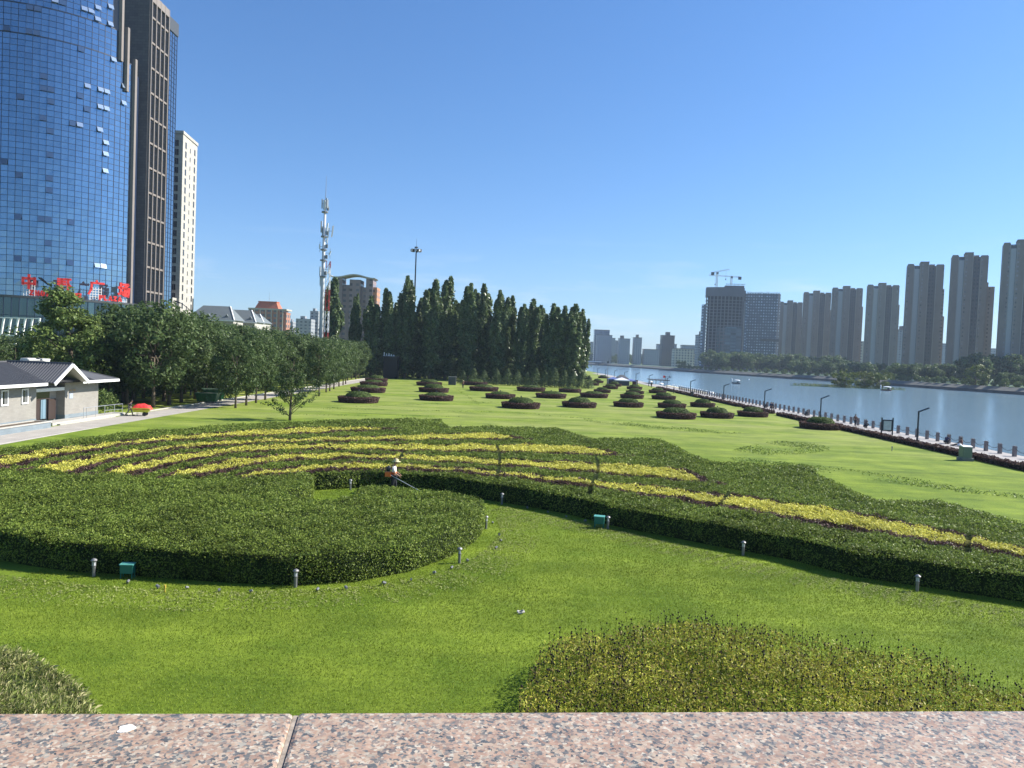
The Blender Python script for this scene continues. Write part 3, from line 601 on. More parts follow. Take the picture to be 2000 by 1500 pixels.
# ------------------------------------------------------------------ trees
def clusters(n_c, rx, ry, rz, cz, shell=.55):
    out_ = []
    while len(out_) < n_c:
        d = rng.normal(0, 1, 3); d /= np.linalg.norm(d); r_ = shell + (1 - shell) * rng.uniform() ** .6
        c = np.array([d[0] * rx, d[1] * ry, d[2] * rz]) * r_
        out_.append(c + [0, 0, cz])
    return np.array(out_)
def crown(cc, nper, rad, size, asp=.5, squash=.75, core=None, nrm_up=.4):
    cs = []; ns = []
    for c in cc:
        m_ = int(nper * rng.uniform(.6, 1.4)); d = rng.normal(0, 1, (m_, 3)); d /= np.linalg.norm(d, axis=1)[:, None]
        r_ = rad * rng.uniform(.7, 1.3) * rng.uniform(.35, 1.0, m_) ** .5
        q = d * r_[:, None]; q[:, 2] *= squash; cs.append(c + q); nn = d.copy(); nn[:, 2] += nrm_up; ns.append(nn)
    c = np.concatenate(cs); return leafquads(c, np.concatenate(ns), rng.uniform(.7, 1.3, len(c)) * size, asp, .6)
def make_tree(name, label, cat, leafm, h, rx, rz, trunk_r, clear, nc=46, nper=55, crad=1.05, lsize=.26, lean=.0, ry=None, shell=.5, squash=.75, group=None, stems=1):
    root = tag(empty(name), label, cat, group)
    cz = h - rz; tb = MB(); cc = clusters(nc, rx, ry or rx, rz, cz, shell)
    for k in range(stems):
        ang = 6.28 * k / max(stems, 1); sx_ = .25 * (stems > 1)
        tb.tube([(sx_ * math.cos(ang) * .3, sx_ * math.sin(ang) * .3, -.05), (sx_ * math.cos(ang) + lean * .2, sx_ * math.sin(ang), clear * .5), (sx_ * 2 * math.cos(ang) + lean * .6, sx_ * 2 * math.sin(ang), clear), (lean, 0, cz + rz * .35)], [trunk_r * 1.25, trunk_r, trunk_r * .8, trunk_r * .2], 7)
    for c in cc[:max(8, nc // 4)]:
        z0 = clear + (cz - clear) * rng.uniform(.1, .9); tb.tube([(0, 0, z0), tuple(c * [.5, .5, 1] * .5 + np.array([0, 0, z0]) * .5), tuple(c)], [trunk_r * .4, trunk_r * .25, trunk_r * .06], 5)
    tb.build('trunk', M['bark'], root, True)
    leafmesh('crown', crown(cc, nper, crad, lsize, squash=squash), [leafm], root)
    return root
def make_poplar(name, h, rx, nplume, nleaf, lsize=.36):
    root = empty(name); tb = MB(); tb.tube([(0, 0, -.1), (0, 0, h * .12), (.1, 0, h * .5), (0, 0, h * .93)], [.42, .34, .2, .03], 8)
    cs, ns = [], []
    plumes = [((0, 0), 1.5, h * .55, rx * .62)]
    for k in range(3): a_ = 2.1 * k + rng.uniform(-.4, .4); plumes.append(((rx * .26 * math.cos(a_), rx * .26 * math.sin(a_)), h * rng.uniform(.1, .3), h * (1.0, .96, .90)[k], rx * rng.uniform(.26, .34)))
    for k in range(nplume):
        a_ = rng.uniform(0, 6.28); rr = rx * rng.uniform(.4, .82); zb = h * rng.uniform(.08, .42); zt = min(h * rng.uniform(.84, .96), zb + h * rng.uniform(.34, .56)); plumes.append(((rr * math.cos(a_), rr * math.sin(a_)), zb, zt, rx * rng.uniform(.17, .27)))
    for (dx, dy), z0, z1, w in plumes:
        m_ = int(nleaf * (z1 - z0) / h * (w / rx) * 1.6); t = rng.uniform(0, 1, m_) ** .9; prof = np.clip(t * 3.2 + .25, 0, 1) * np.clip((1.02 - t) * 5.5, 0, 1) ** .5 * (1 - .12 * t) + .03
        a_ = rng.uniform(0, 6.28, m_); rr = w * prof * rng.uniform(.1, 1, m_) ** .45 * (1 + .38 * np.sin(t * 23 + dx * 5 + 2.2 * np.sin(a_ * 2 + dx))) * np.where(rng.uniform(0, 1, m_) < .1, 1.45, 1)
        lean = np.minimum(t * 1.6, 1)
        c = np.column_stack([dx * lean + np.cos(a_) * rr, dy * lean + np.sin(a_) * rr, z0 + (z1 - z0) * t]); cs.append(c)
        ns.append(np.column_stack([np.cos(a_), np.sin(a_), np.full(m_, .25)]))
        tb.tube([(0, 0, z0), (dx * .6, dy * .6, z0 + (z1 - z0) * .3), (dx, dy, z0 + (z1 - z0) * .8)], [.12, .08, .02], 5)
    tb.build('trunk', M['bark'], root, True); c = np.concatenate(cs)
    leafmesh('crown', leafquads(c, np.concatenate(ns), rng.uniform(.7, 1.3, len(c)) * lsize, .5, .6, drop=-.7), [M['poplar']], root)
    return root
def make_conifer(name, h, rx, nleaf, lsize=.2):
    root = empty(name); tb = MB(); tb.tube([(0, 0, -.05), (0, 0, h * .9)], [.1, .02], 6); tb.build('trunk', M['bark'], root)
    t = rng.uniform(0, 1, nleaf); a_ = rng.uniform(0, 6.28, nleaf); prof = (1 - t) ** .75 * (1 + .25 * np.sin(t * 40 + 2 * np.sin(a_ * 3))) + .05
    prof *= np.clip(t * 8 + .55, 0, 1)
    rr = rx * prof * rng.uniform(.5, 1, nleaf) ** .5; c = np.column_stack([np.cos(a_) * rr, np.sin(a_) * rr, .1 + t * (h - .1)])
    leafmesh('crown', leafquads(c, np.column_stack([np.cos(a_), np.sin(a_), np.full(nleaf, .5)]), rng.uniform(.7, 1.3, nleaf) * lsize, .4, .6), [M['conifer']], root)
    return root
def place(protos, used, k, loc, rz, s, label, cat, group):
    p_ = protos[k % len(protos)]
    if k % len(protos) not in used:
        used.add(k % len(protos)); p_.location = loc; p_.rotation_euler = (0, 0, rz); p_.scale = (s, s, s) if not hasattr(s, '__len__') else s; o = p_
    else: o = dup(p_, loc, rz, s)
    return tag(o, label, cat, group)

# leafy trees of the wood along the concrete path
TA = [make_tree('leafy_tree', None, None, M['tree'], 11.5, 3.9, 4.75, .2, 2.0, 78, 80, 1.15, .22) for _ in range(4)]
ua = set(); k = 0
edge_px = [(460, 797, 9), (481, 792, 10), (500, 787, 10), (518, 781, 10.5), (623, 774, 9.5), (637, 766, 9.5), (644, 764, 9.5), (652, 760, 10), (662, 755, 10), (670, 752, 10), (675, 750, 10), (679, 744, 10.5), (695, 741, 10.5), (700, 739, 11)]
for i, (x, y, h) in enumerate(edge_px):
    q = W(x, y); place(TA, ua, k, (q.x, q.y, 0), k * 1.7, (h / 11.5 * (.85 if i == 0 else .78), h / 11.5 * .8, h / 11.5), '%s tree from the left in the row on the lawn right of the path' % ordw(i), 'tree', 'leafy trees beside the concrete path'); k += 1
lefts = [(299, 796, 13), (330, 790, 12.3), (354, 786, 12), (320, 783, 12.5)]
for i, (x, y, h) in enumerate(lefts):
    q = W(x, y); place(TA, ua, k, (q.x, q.y, 0), k * 1.7, h / 11.5, 'tall leafy tree over the path verge, %s' % ('with the pale trunk right of the red barrow', 'between the pale trunk and the dumpsters', 'just left of the green dumpsters', 'dark and set back behind the pale trunk')[i], 'tree', 'leafy trees beside the concrete path'); k += 1
for (X, y0, y1, st, h, lab) in [(-44.5, 110, 212, 7.2, 12.3, 'leafy tree in the row along the far side of the path beyond the dumpsters'), (-51, 99, 214, 7.6, 12.6, 'leafy tree in the second row of the wood, its top showing over the first'), (-58.5, 115, 216, 8.4, 12.6, 'leafy tree deep in the wood behind the path rows'), (-67, 133, 216, 9.5, 13, 'leafy tree at the back of the wood below the cream building')]:
    y = y0
    while y < y1:
        hh = h * (1 - .0013 * (y - 90)) * random.uniform(.93, 1.05); place(TA, ua, k, (X + random.uniform(-1, 1), y + random.uniform(-1, 1), 0), k * 2.1, (hh / 11.5 * 1.05, hh / 11.5 * 1.05, hh / 11.5), lab, 'tree', lab.split(' in ')[0].split(' deep')[0].split(' at ')[0] + 's: ' + ('path row', 'second row', 'deep wood', 'back row')[[-44.5, -51, -58.5, -67].index(X)]); k += 1
        y += st
# dark undergrowth that closes the wood below the crowns
def undergrowth(name, label, x0, y0, x1, y1, h, d, w=1.2, ls=.2, m_='conifer'):
    n = int(math.hypot(x1 - x0, y1 - y0) * h * d); t = rng.uniform(0, 1, n); nx, ny = -(y1 - y0), x1 - x0; l_ = math.hypot(nx, ny)
    o_ = rng.normal(0, w * .4, n); hh = h * (.75 + .25 * np.sin(t * l_ * .9) * np.sin(t * l_ * .37 + 1)); z = rng.uniform(0, 1, n) ** .8 * hh
    c = np.column_stack([x0 + (x1 - x0) * t + nx / l_ * o_, y0 + (y1 - y0) * t + ny / l_ * o_, z])
    return tag(leafmesh(name, leafquads(c, np.tile([.2, -.6, .6], (n, 1)), rng.uniform(.7, 1.3, n) * ls, .5, .8), [M[m_]]), label, 'undergrowth', kind='stuff')
undergrowth('undergrowth', 'dark undergrowth at the foot of the leafy wood', -53, 84, -52.5, 215, 3.6, 34, 1.5, .2, 'tree')
undergrowth('undergrowth', 'dark undergrowth at the back of the leafy wood', -71, 84, -70.5, 222, 8, 16, 1.5, .3, 'tree')
undergrowth('undergrowth', 'clipped dark hedge line and shade plants at the foot of the poplars', -66, 238, 19, 231, 7.5, 34, 2.0, .32)
undergrowth('undergrowth', 'dark trees massed behind the poplar row', -60, 252, 19, 246, 12, 16, 3.0, .45, 'tree')
# pale young tree standing alone on the lawn
q = W(566, 821)
rt_ = tag(empty('young_tree', (q.x, q.y, 0)), 'young open crowned tree standing alone on the lawn behind the striped hedge', 'tree')
tb = MB(); cs = []
tb.tube([(0, 0, -.05), (.03, 0, 1.2), (.1, 0, 3.2), (.22, 0, 5.6), (.28, 0, 6.5)], [.17, .13, .09, .045, .015], 7)
for k2 in range(46):
    z0 = rng.uniform(.25, 5.4); a_ = rng.uniform(0, 6.28); ln = (2.9 - .34 * z0) * rng.uniform(.6, 1.1); rise = ln * rng.uniform(.5, 1.0)
    e = np.array([.05 * z0 + ln * math.cos(a_), ln * math.sin(a_), z0 + rise]); tb.tube([(.04 * z0, 0, z0), (.04 * z0 + ln * .5 * math.cos(a_), ln * .5 * math.sin(a_), z0 + rise * .6), tuple(e)], [.035, .02, .006], 5)
    for t in (.45, .62, .78, .9, 1.0): cs.append(np.array([.04 * z0 + ln * t * math.cos(a_), ln * t * math.sin(a_), z0 + rise * (t ** .8)]))
tb.build('trunk', M['bark'], rt_, True); leafmesh('crown', crown(np.array(cs), 17, .32, .12, squash=1), [M['tree']], rt_)
# big pale tree hung with creeper behind the toilet block, darker neighbours
q = DY(140, 640, 92)
t_ = tag(empty('creeper_hung_tree', (q.x, 92, 0), 0, (1.05, 1.05, .94)), 'big pale green tree hung with creeper behind the tiled roof', 'tree')
tb = MB(); tb.tube([(0, 0, -.05), (.1, 0, 5), (-.4, 0, 10), (-1.2, 0, 14.2)], [.34, .28, .17, .04], 8)
cs = []
for k3 in range(165):
    z0 = 3.2 + 11.6 * rng.uniform() ** 1.15; a_ = rng.uniform(0, 6.28); rr = (4.9 if z0 < 8.2 else 4.9 * (15.4 - z0) / 7.2 + .35) * rng.uniform(.3, 1.0)
    e3 = np.array([rr * math.cos(a_) - .085 * z0, rr * math.sin(a_), z0]); cs.append(e3)
    if k3 % 3 == 0: tb.tube([(-.06 * z0, 0, z0 - rr * .5), tuple(e3)], [.07, .015], 5)
tb.build('trunk', [M['bark']], t_, True); leafmesh('crown', crown(np.array(cs), 90, 1.05, .22, squash=.65), [M['ailanthus']], t_)
cs = [np.array([3.6 + .5 * math.sin(i), -3.4 + .3 * math.cos(i * 2), 9.2 - .38 * i]) for i in range(17)] + [np.array([-1.6 + .4 * math.sin(i), -4.6, 8.5 - .45 * i]) for i in range(9)]
leafmesh('creeper', crown(np.array(cs), 60, .75, .2, squash=1), [M['ailanthus']], t_)
for i, (x, Y, h, lab) in enumerate([(30, 108, 8.6, 'dark green tree at the left edge behind the toilet block roof'), (-30, 100, 8.6, 'dark tree cut off by the left edge behind the toilet block'), (80, 112, 9.0, 'dark tree behind the roof, left of the creeper hung tree'), (215, 97, 11, 'dark tree between the creeper hung tree and the path wood'), (262, 102, 13, 'tall dark tree right of the creeper hung tree'), (250, 96, 10.5, 'rounded dark tree behind the red barrow')]):
    q = DY(x, 700, Y); place(TA, ua, k, (q.x, Y, 0), k * 1.3, (h / 11.5, h / 11.5, h / 11.5), lab, 'tree', None); k += 1
q = DY(203, 800, 84); v_ = undergrowth('leafy_shrub', None, q.x - 2.2, 84.5, q.x + 1.6, 83.5, 2.6, 60, 1.0, .14, 'ailanthus'); del v_['kind']; tag(v_, 'pale leafy shrub at the far corner of the toilet block', 'shrub')
undergrowth('undergrowth', 'dark undergrowth behind the toilet block', -66, 86, -46, 88, 4, 30, 1.5, .2, 'tree')

# poplars
TP = [make_poplar('poplar_tree', 25, 2.9, nn, 8000) for nn in (13, 15, 17, 12)]
upl = set()
pops = [(648, 545, 4, 205, 1.25), (697, 577, 3, 210, .62), (730, 582, 2, 210, 1.0), (759, 567, 0, 212, 1.0), (797, 543, 1, 214, 1.1), (846, 549, 2, 212, 1.25), (876, 543, 0, 216, 1.15), (919, 556, 3, 212, 1.1), (951, 558, 1, 216, 1.05), (932, 569, 2, 222, .95), (975, 571, 0, 212, 1.1), (997, 581, 3, 218, .95), (1022, 597, 1, 212, .9), (1046, 587, 2, 214, 1.1), (1062, 600, 1, 222, 1.0), (1084, 597, 2, 208, 1.15), (1100, 601, 0, 216, 1.1), (1119, 597, 1, 208, 1.15), (1138, 607, 2, 210, .9), (825, 585, 3, 222, 1.0), (895, 590, 0, 224, 1.0), (775, 595, 2, 222, 1.0)]
lab_p = sorted(range(len(pops)), key=lambda i: pops[i][0]); rank = {i: r for r, i in enumerate(lab_p)}
for i, (x, y, v_, Y, wf) in enumerate(pops):
    Y = Y + 17
    q = DY(x, y, Y); h = q.z + .5
    place(TP, upl, v_, (q.x - .04 * 0, Y, 0), i * 1.1, (1.08 * wf, 1.08 * wf, h / 25), '%s poplar from the left in the tall dark poplar row' % ordw(rank[i]), 'poplar', 'tall poplars across the end of the lawn')
# small conifers in front of the poplars
TC = [make_conifer('small_conifer', 4.6, 1.7, 1500, .17) for _ in range(3)]; uc = set()
con = [(905, 736, 3.5), (925, 744, 4.4), (945, 746, 4.0), (970, 747, 4.4), (991, 748, 4.7), (1010, 749, 4.3), (1029, 750, 3.8), (1046, 751, 5.0), (1064, 752, 4.4), (1083, 753, 5.2), (1102, 754, 4.6), (1119, 755, 4.6), (1136, 755, 4.5), (1150, 757, 3.6)]
for i, (x, y, h) in enumerate(con):
    q = W(x, y); yy = min(max(q.y, 199), 208); q = DY(x, y, yy)
    place(TC, uc, i, (q.x, yy, 0), i * 2.0, (h / 4.6 * 1.12, h / 4.6 * 1.12, h / 4.6), '%s small conifer from the left in the row before the poplars' % ordw(i), 'conifer', 'small conifers before the poplars')

# far bank: trees, willows, shrubs
TF = [make_tree('bank_tree', None, None, M['tree'], 12, 4.4, 5.0, .22, 1.5, 40, 45, 1.7, .5) for _ in range(3)]; uf = set(); kf = 0
TW = [make_tree('willow_tree', None, None, M['willow'], 9, 5.2, 4.6, .25, .8, 46, 60, 1.3, .34) for _ in range(2)]; uw = set()
TS = [make_tree('round_shrub', None, None, M['dome'], 2.6, 1.5, 1.25, .08, .2, 24, 26, .6, .26) for _ in range(2)]; us = set()
def fbx(y):
    for (x0, y0), (x1, y1) in zip(FARBANK[:-1], FARBANK[1:]):
        if y0 <= y <= y1: return x0 + (x1 - x0) * (y - y0) / (y1 - y0)
    return FARBANK[-1][0]
y = 330.0; ks = 0
while y < 900:
    place(TS, us, ks, (fbx(y) + 9, y, 1.9), ks * 1.3, random.uniform(1.1, 1.9), 'round clipped shrub in the line along the top of the far embankment', 'shrub', 'round shrubs along the far embankment'); ks += 1; y += random.uniform(5.5, 8) * (1 + (y - 330) / 500)
woods = [(1395, 1650, 785, 18, 42, 'dark tree in the straight wood on the far bank below the middle towers', 'trees of the far bank wood'), (1380, 1670, 815, 19, 30, 'tall tree at the back of the far bank wood', 'trees at the back of the far bank wood'), (1135, 1385, 1430, 19, 36, 'hazy tree beyond the river bend below the low buildings', 'trees beyond the river bend'), (1180, 1390, 1290, 12, 22, 'low tree along the bank at the river bend', 'trees along the bank at the bend'),
         (1640, 1760, 625, 12, 12, 'tree in the clump behind the island on the far bank', 'tree clump behind the island'), (1740, 1890, 550, 12, 24, 'pale low tree on the far bank right of the island', 'low trees right of the island'), (1880, 2080, 520, 19, 20, 'tall dark tree at the right edge on the far bank', 'tall trees at the right of the far bank'), (1930, 2100, 430, 8, 12, 'lower tree at the right edge along the far embankment', 'lower trees at the right of the far bank'), (1540, 1760, 690, 12, 22, 'low bushy tree under the residential towers', 'low trees under the residential towers')]
for x0, x1, Y, h, n, lab, gr in woods:
    for i in range(n):
        x = x0 + (x1 - x0) * (i + .5 + random.uniform(-.25, .25)) / n; yy = Y + random.uniform(-12, 12); q = DY(x, 720, yy); hh = h * random.uniform(.8, 1.12)
        place(TF, uf, kf, (max(q.x, fbx(yy) + 12), yy, 1.8), kf * 1.9, (hh / 12 * 1.05, hh / 12 * 1.05, hh / 12), lab, 'tree', gr); kf += 1
for i, (x, y, Y, s, lab, m_) in enumerate([(1649, 758, 402, 1.2, 'round dark willow at the left end of the river island', 0), (1688, 757, 408, 1.05, 'low pale willow in the middle of the island', 1), (1717, 758, 403, 1.2, 'broad pale willow at the right end of the island by the moored boat', 0), (1905, 752, 440, 1.45, 'biggest round willow, on the far bank near the right edge', 1), (1330, 716, 900, 1.2, 'pale round tree on the far bank by the bend', 0)]):
    q = DY(x, y, Y); place(TW, uw, i, (q.x, Y, -1.3 if i < 3 else 1.9), i * 2.0, (s * 1.0, s * 1.0, s * .9), lab, 'willow', None)
# island
q0, q1 = W(1590, 757, -1.4), W(1790, 764, -1.4)
b = MB(); isl = [(q0.x, 405), (q0.x + 8, 400.5), (q0.x + 26, 398.5), (q0.x + 40, 397), (q0.x + 56, 396), (q0.x + 58, 399), (q0.x + 44, 408), (q0.x + 24, 412), (q0.x + 8, 410)]
b.prism(isl, -1.6, -1.32); tag(b.build('island_ground', [M['farground']]), kind='structure')
n = 2600; a_ = np.array(isl); qq = rng.uniform(a_.min(0), a_.max(0), (n, 2)); qq = qq[inpoly(qq, isl)]
c = np.column_stack([qq, rng.uniform(-1.3, -.3, len(qq))]); tag(leafmesh('reeds', leafquads(c, np.tile([0, -.7, .3], (len(c), 1)), rng.uniform(.3, .6, len(c)), .2, .5, drop=-2), [M['willow']]), 'pale reeds fringing the river island', 'reeds', kind='stuff')
# ------------------------------------------------------------------ glass tower on the left
def glassmat(name, col, rough=.05, metal=.85, dark=.6):
    m, t, b = nmat(name); g = t.nodes.new('ShaderNodeNewGeometry'); r = t.nodes.new('ShaderNodeMapRange'); r.inputs[3].default_value = dark; r.inputs[4].default_value = 1.1
    v = t.nodes.new('ShaderNodeVectorMath'); v.operation = 'SCALE'; v.inputs[0].default_value = col
    t.links.new(g.outputs['Random Per Island'], r.inputs[0]); t.links.new(r.outputs[0], v.inputs['Scale']); t.links.new(v.outputs[0], b.inputs['Base Color'])
    b.inputs['Roughness'].default_value = rough; b.inputs['Metallic'].default_value = metal; return m
M['curtain'] = glassmat('blue_reflective_glass', (.215, .325, .435), .04, .9, .93); M['podglass'] = glassmat('dark_podium_glass', (.10, .16, .18), .08, .75, .5)
M['mullion'] = mat('mullion_paint', (.012, .025, .06), .5); M['ventdark'] = mat('open_vent_dark', (.045, .085, .18), .15); M['ventpale'] = glassmat('open_vent_glass', (.62, .72, .82), .12, .75, .8)
M['brown'] = mat('brown_stone_cladding', (.165, .14, .125), .75, var=.1, vscale=.3); M['fin'] = mat('stone_fin', (.205, .175, .155), .7, var=.08, vscale=.4); M['darkwin'] = mat('dark_glass_and_doorway', (.018, .02, .024), .12, 0, .6)
def brickmat(name, c1, c2, mortar, w, h):
    m, t, b = nmat(name); co = t.nodes.new('ShaderNodeTexCoord'); s = t.nodes.new('ShaderNodeSeparateXYZ'); sn = t.nodes.new('ShaderNodeSeparateXYZ'); cb = t.nodes.new('ShaderNodeCombineXYZ'); K = t.links.new
    ad = t.nodes.new('ShaderNodeMath'); ad.operation = 'ADD'; K(co.outputs['Object'], s.inputs[0]); K(s.outputs[0], ad.inputs[0]); K(s.outputs[1], ad.inputs[1]); K(ad.outputs[0], cb.inputs[0]); K(s.outputs[2], cb.inputs[1])
    k = t.nodes.new('ShaderNodeTexBrick'); k.inputs['Scale'].default_value = 1; k.inputs['Brick Width'].default_value = w; k.inputs['Row Height'].default_value = h; k.inputs['Mortar Size'].default_value = h * .035
    k.inputs['Color1'].default_value = (*c1, 1); k.inputs['Color2'].default_value = (*c2, 1); k.inputs['Mortar'].default_value = (*mortar, 1); K(cb.outputs[0], k.inputs['Vector'])
    n = t.nodes.new('ShaderNodeTexNoise'); n.inputs['Scale'].default_value = .7; n.inputs['Detail'].default_value = 6; K(co.outputs['Object'], n.inputs['Vector'])
    r = t.nodes.new('ShaderNodeMapRange'); r.inputs[3].default_value = .8; r.inputs[4].default_value = 1.15; K(n.outputs[0], r.inputs[0]); v = t.nodes.new('ShaderNodeVectorMath'); v.operation = 'SCALE'; K(k.outputs[0], v.inputs[0]); K(r.outputs[0], v.inputs['Scale']); K(v.outputs[0], b.inputs['Base Color'])
    b.inputs['Roughness'].default_value = .75; return m
M['browntile'] = brickmat('brown_tile_cladding', (.115, .105, .10), (.15, .135, .125), (.07, .065, .06), 1.6, .8)
CX, CY, RR = -136.7, 224.0, 30.0
gt = tag(empty('glass_tower', (CX, CY, 0)), 'curved blue glass office tower with stepped sides and brown stone block on the left', 'office tower')
def arcp(a, r=RR): return (r * math.cos(a), r * math.sin(a))
def ang_at(px, z, r=RR):
    best = None
    for k in range(4000):
        a = R(-100) + R(100) * k / 4000; w = Vector((CX + r * math.cos(a), CY + r * math.sin(a), z)) - CV; d = w.dot(fw); x = 1000 + F * w.dot(rt) / d
        if best is None or abs(x - px) < best[0]: best = (abs(x - px), a)
    return best[1]
da = 1.65 / RR; ROW = 1.5; A0 = R(-135)
def tier(z0, z1, a1, r=RR):
    n = int((a1 - A0) / da); pan, mul = MB(), MB(); rows = int(round((z1 - z0) / ROW))
    for i in range(n):
        a, a2 = a1 - (i + 1) * da, a1 - i * da; pa, pb = arcp(a, r), arcp(a2, r)
        for j in range(rows):
            za, zb = z0 + j * ROW, z0 + (j + 1) * ROW
            e = [random.gauss(0, .007) for _ in range(4)]; g = [1 + e[0] / r, 1 + e[1] / r, 1 + e[2] / r, 1 + e[3] / r]
            pan.add([(pa[0] * g[0], pa[1] * g[0], za), (pb[0] * g[1], pb[1] * g[1], za), (pb[0] * g[2], pb[1] * g[2], zb), (pa[0] * g[3], pa[1] * g[3], zb)], [(0, 1, 2, 3)])
        wm = .05 if i % 2 else .032
        t_ = Vector((-math.sin(a2), math.cos(a2), 0)); nn_ = Vector((math.cos(a2), math.sin(a2), 0)); c = Vector((*arcp(a2, r + .03), (z0 + z1) / 2))
        mul.obox(c, t_ * wm, nn_ * .05, Vector((0, 0, (z1 - z0) / 2)))
        am = (a + a2) / 2; t2 = Vector((-math.sin(am), math.cos(am), 0)); n2 = Vector((math.cos(am), math.sin(am), 0))
        for j in range(1, rows + 1):
            mul.obox(Vector((*arcp(am, r + .02), z0 + j * ROW)), t2 * (.825), n2 * .03, Vector((0, 0, .045 if j < rows else .16)))
    w_ = pan.build('curtain_wall', [M['curtain']], gt); g_ = mul.build('mullion_grid', [M['mullion']], None); par(g_, w_)
ZT = [18.0, 84.0, 91.5, 123.0]
a1s = [ang_at(252, 50), ang_at(239, 87), ang_at(222, 100)]
for i in range(3): tier(ZT[i], ZT[i + 1], a1s[i])
# dark returns and stone fins where the steps end
X1c_ = DY(262, 590, 224).x - CX - 6
for i, fpx in enumerate((258, 248, 238)):
    z0, z1 = ZT[i], ZT[i + 1] + (0.8 if i < 2 else 0); zm = (50, 87, 100)[i]; a = a1s[i]; p0 = Vector(arcp(a)); p1 = Vector(arcp(ang_at(fpx, zm, RR + .3), RR + .3))
    b = MB(); b.prism([tuple(p0 * .999), tuple(p1), tuple(p1 * .9), tuple(p0 * .9)], z0, z1 - .6); b.build('return_wall', [M['darkwin']], gt)
    b = MB(); b.prism([(p1.x - .35, p1.y - .5), (p1.x + .45, p1.y - .5), (p1.x + .45, p1.y + .6), (p1.x - .35, p1.y + .6)], z0 - 8, z1 + .9); b.build('stone_fin', [M['fin']], gt)
aE = a1s[0]; b = MB(); b.prism([(30 * .985 * math.cos(t), 30 * .985 * math.sin(t)) for t in [R(-140) + (aE - R(-140)) * k / 40 for k in range(41)]] + [(X1c_, 24), (-25, 20)], 0, 83.7); b.build('core_wall', [M['mullion']], gt)
# open vents in the curtain wall
vent = MB(); vent.box((-.72, -.02, -1.28), (.72, .02, .0)); vents = []
for (x, y, dark) in [(193, 27, 0), (180, 32, 0), (160, 26, 0), (196, 41, 0), (213, 19, 0), (213, 49, 0), (128, 15, 1), (104, 9, 0), (58, 22, 1), (81, 28, 1), (160, 99, 1), (216, 121, 0), (16, 67, 1), (52, 72, 1), (77, 77, 1), (164, 174, 0), (195, 183, 0), (213, 190, 0), (237, 177, 0), (237, 200, 0), (163, 200, 1), (194, 209, 0), (213, 215, 0), (163, 223, 1), (80, 154, 1), (80, 180, 1), (104, 186, 1), (41, 198, 1), (104, 210, 1), (78, 232, 1), (104, 260, 1), (139, 244, 1), (161, 249, 0), (193, 257, 0), (211, 288, 0), (2, 316, 1), (38, 347, 1), (101, 313, 1), (100, 355, 1), (99, 381, 1), (210, 312, 0), (210, 336, 0), (36, 424, 1), (74, 428, 1), (98, 430, 1), (135, 434, 1), (97, 486, 1), (34, 511, 1), (71, 515, 1), (96, 517, 1), (133, 520, 1), (203, 527, 0), (185, 528, 0)]:
    z = 60.0
    for _ in range(6):
        a = ang_at(x, z); w = Vector((CX + RR * math.cos(a), CY + RR * math.sin(a), 0)); z = DY(x, y, w.y).z
    tz = max(t for t in ZT if t <= max(z, 18.0)); z = tz + math.floor((z - tz) / ROW + .5) * ROW + ROW - .1
    ti = ZT.index(tz); ii = math.floor((a1s[min(ti, 2)] - a) / da); a = a1s[min(ti, 2)] - (ii + .5) * da
    if not vents or True:
        o = vent.build('vent_window', [M['ventdark' if dark else 'ventpale']], gt) if len(vents) < 1 else None
    if o is None:
        o = vents[0].copy(); o.data = vents[0].data.copy(); COL.objects.link(o); par(o, gt); o.data.materials[0] = M['ventdark' if dark else 'ventpale']
    vents.append(o); p_ = arcp(a, RR + .09); o.location = (*p_, z); o.rotation_euler = (R(-9 if dark else -24), 0, a + math.pi / 2)
# stone block with barred side
XB = DY(293, 4, 225).x; X0, X1, Y0, Y1 = XB - 18 - CX, XB - CX, 225 - CY, 236.7 - CY
b = MB(); b.box((X0, Y0, 0), (X1, Y1, 108.5)); b.build('stone_wall', [M['browntile']], gt)
b = MB(); b.box((X0 + 1, Y1 + .02, 0), (X1 - .3, Y1 + 7.2, 103.5)); gw = b.build('side_glass_wall', [M['curtain']], gt)
b = MB(); b.box((X0 + .8, Y1 + .05, 103.5), (X1, Y1 + 7.4, 107.4)); b.build('roof_screen', [M['darkgrey']], gt)
b = MB()
for k in range(5): yy = Y1 + .3 + k * 1.7; b.box((X1 - .32, yy - .06, 0), (X1 - .2, yy + .06, 103.5))
for k in range(68): b.box((X1 - .31, Y1 + .1, 1.5 + k * 1.5), (X1 - .22, Y1 + 7.1, 1.6 + k * 1.5))
par(b.build('mullion_grid', [M['mullion']], None), gw)
for k in range(5):
    yy = Y0 + .45 + k * 2.72; b = MB(); b.box((X1, yy - .2, 0), (X1 + .6, yy + .2, 108.5)); b.build('stone_pier', [M['fin']], gt)
for k in range(4):
    ya, yb = Y0 + .65 + k * 2.72, Y0 + .45 + (k + 1) * 2.72 - .2
    b = MB(); b.box((X1 + .01, ya, 0), (X1 + .06, yb, 107)); z = 8.0
    while z < 106: b.box((X1 + .055, ya, z), (X1 + .4, yb, z + .55), 1); z += 7.2
    b.box((X1 + .055, ya, 106.2), (X1 + .55, yb, 108.4), 1)
    for j in range(60): b.box((X1 + .055, ya, 2 + j * 1.8), (X1 + .1, yb, 2.08 + j * 1.8), 2)
    b.build('window_strip', [M['darkwin'], M['fin'], M['mullion']], gt)
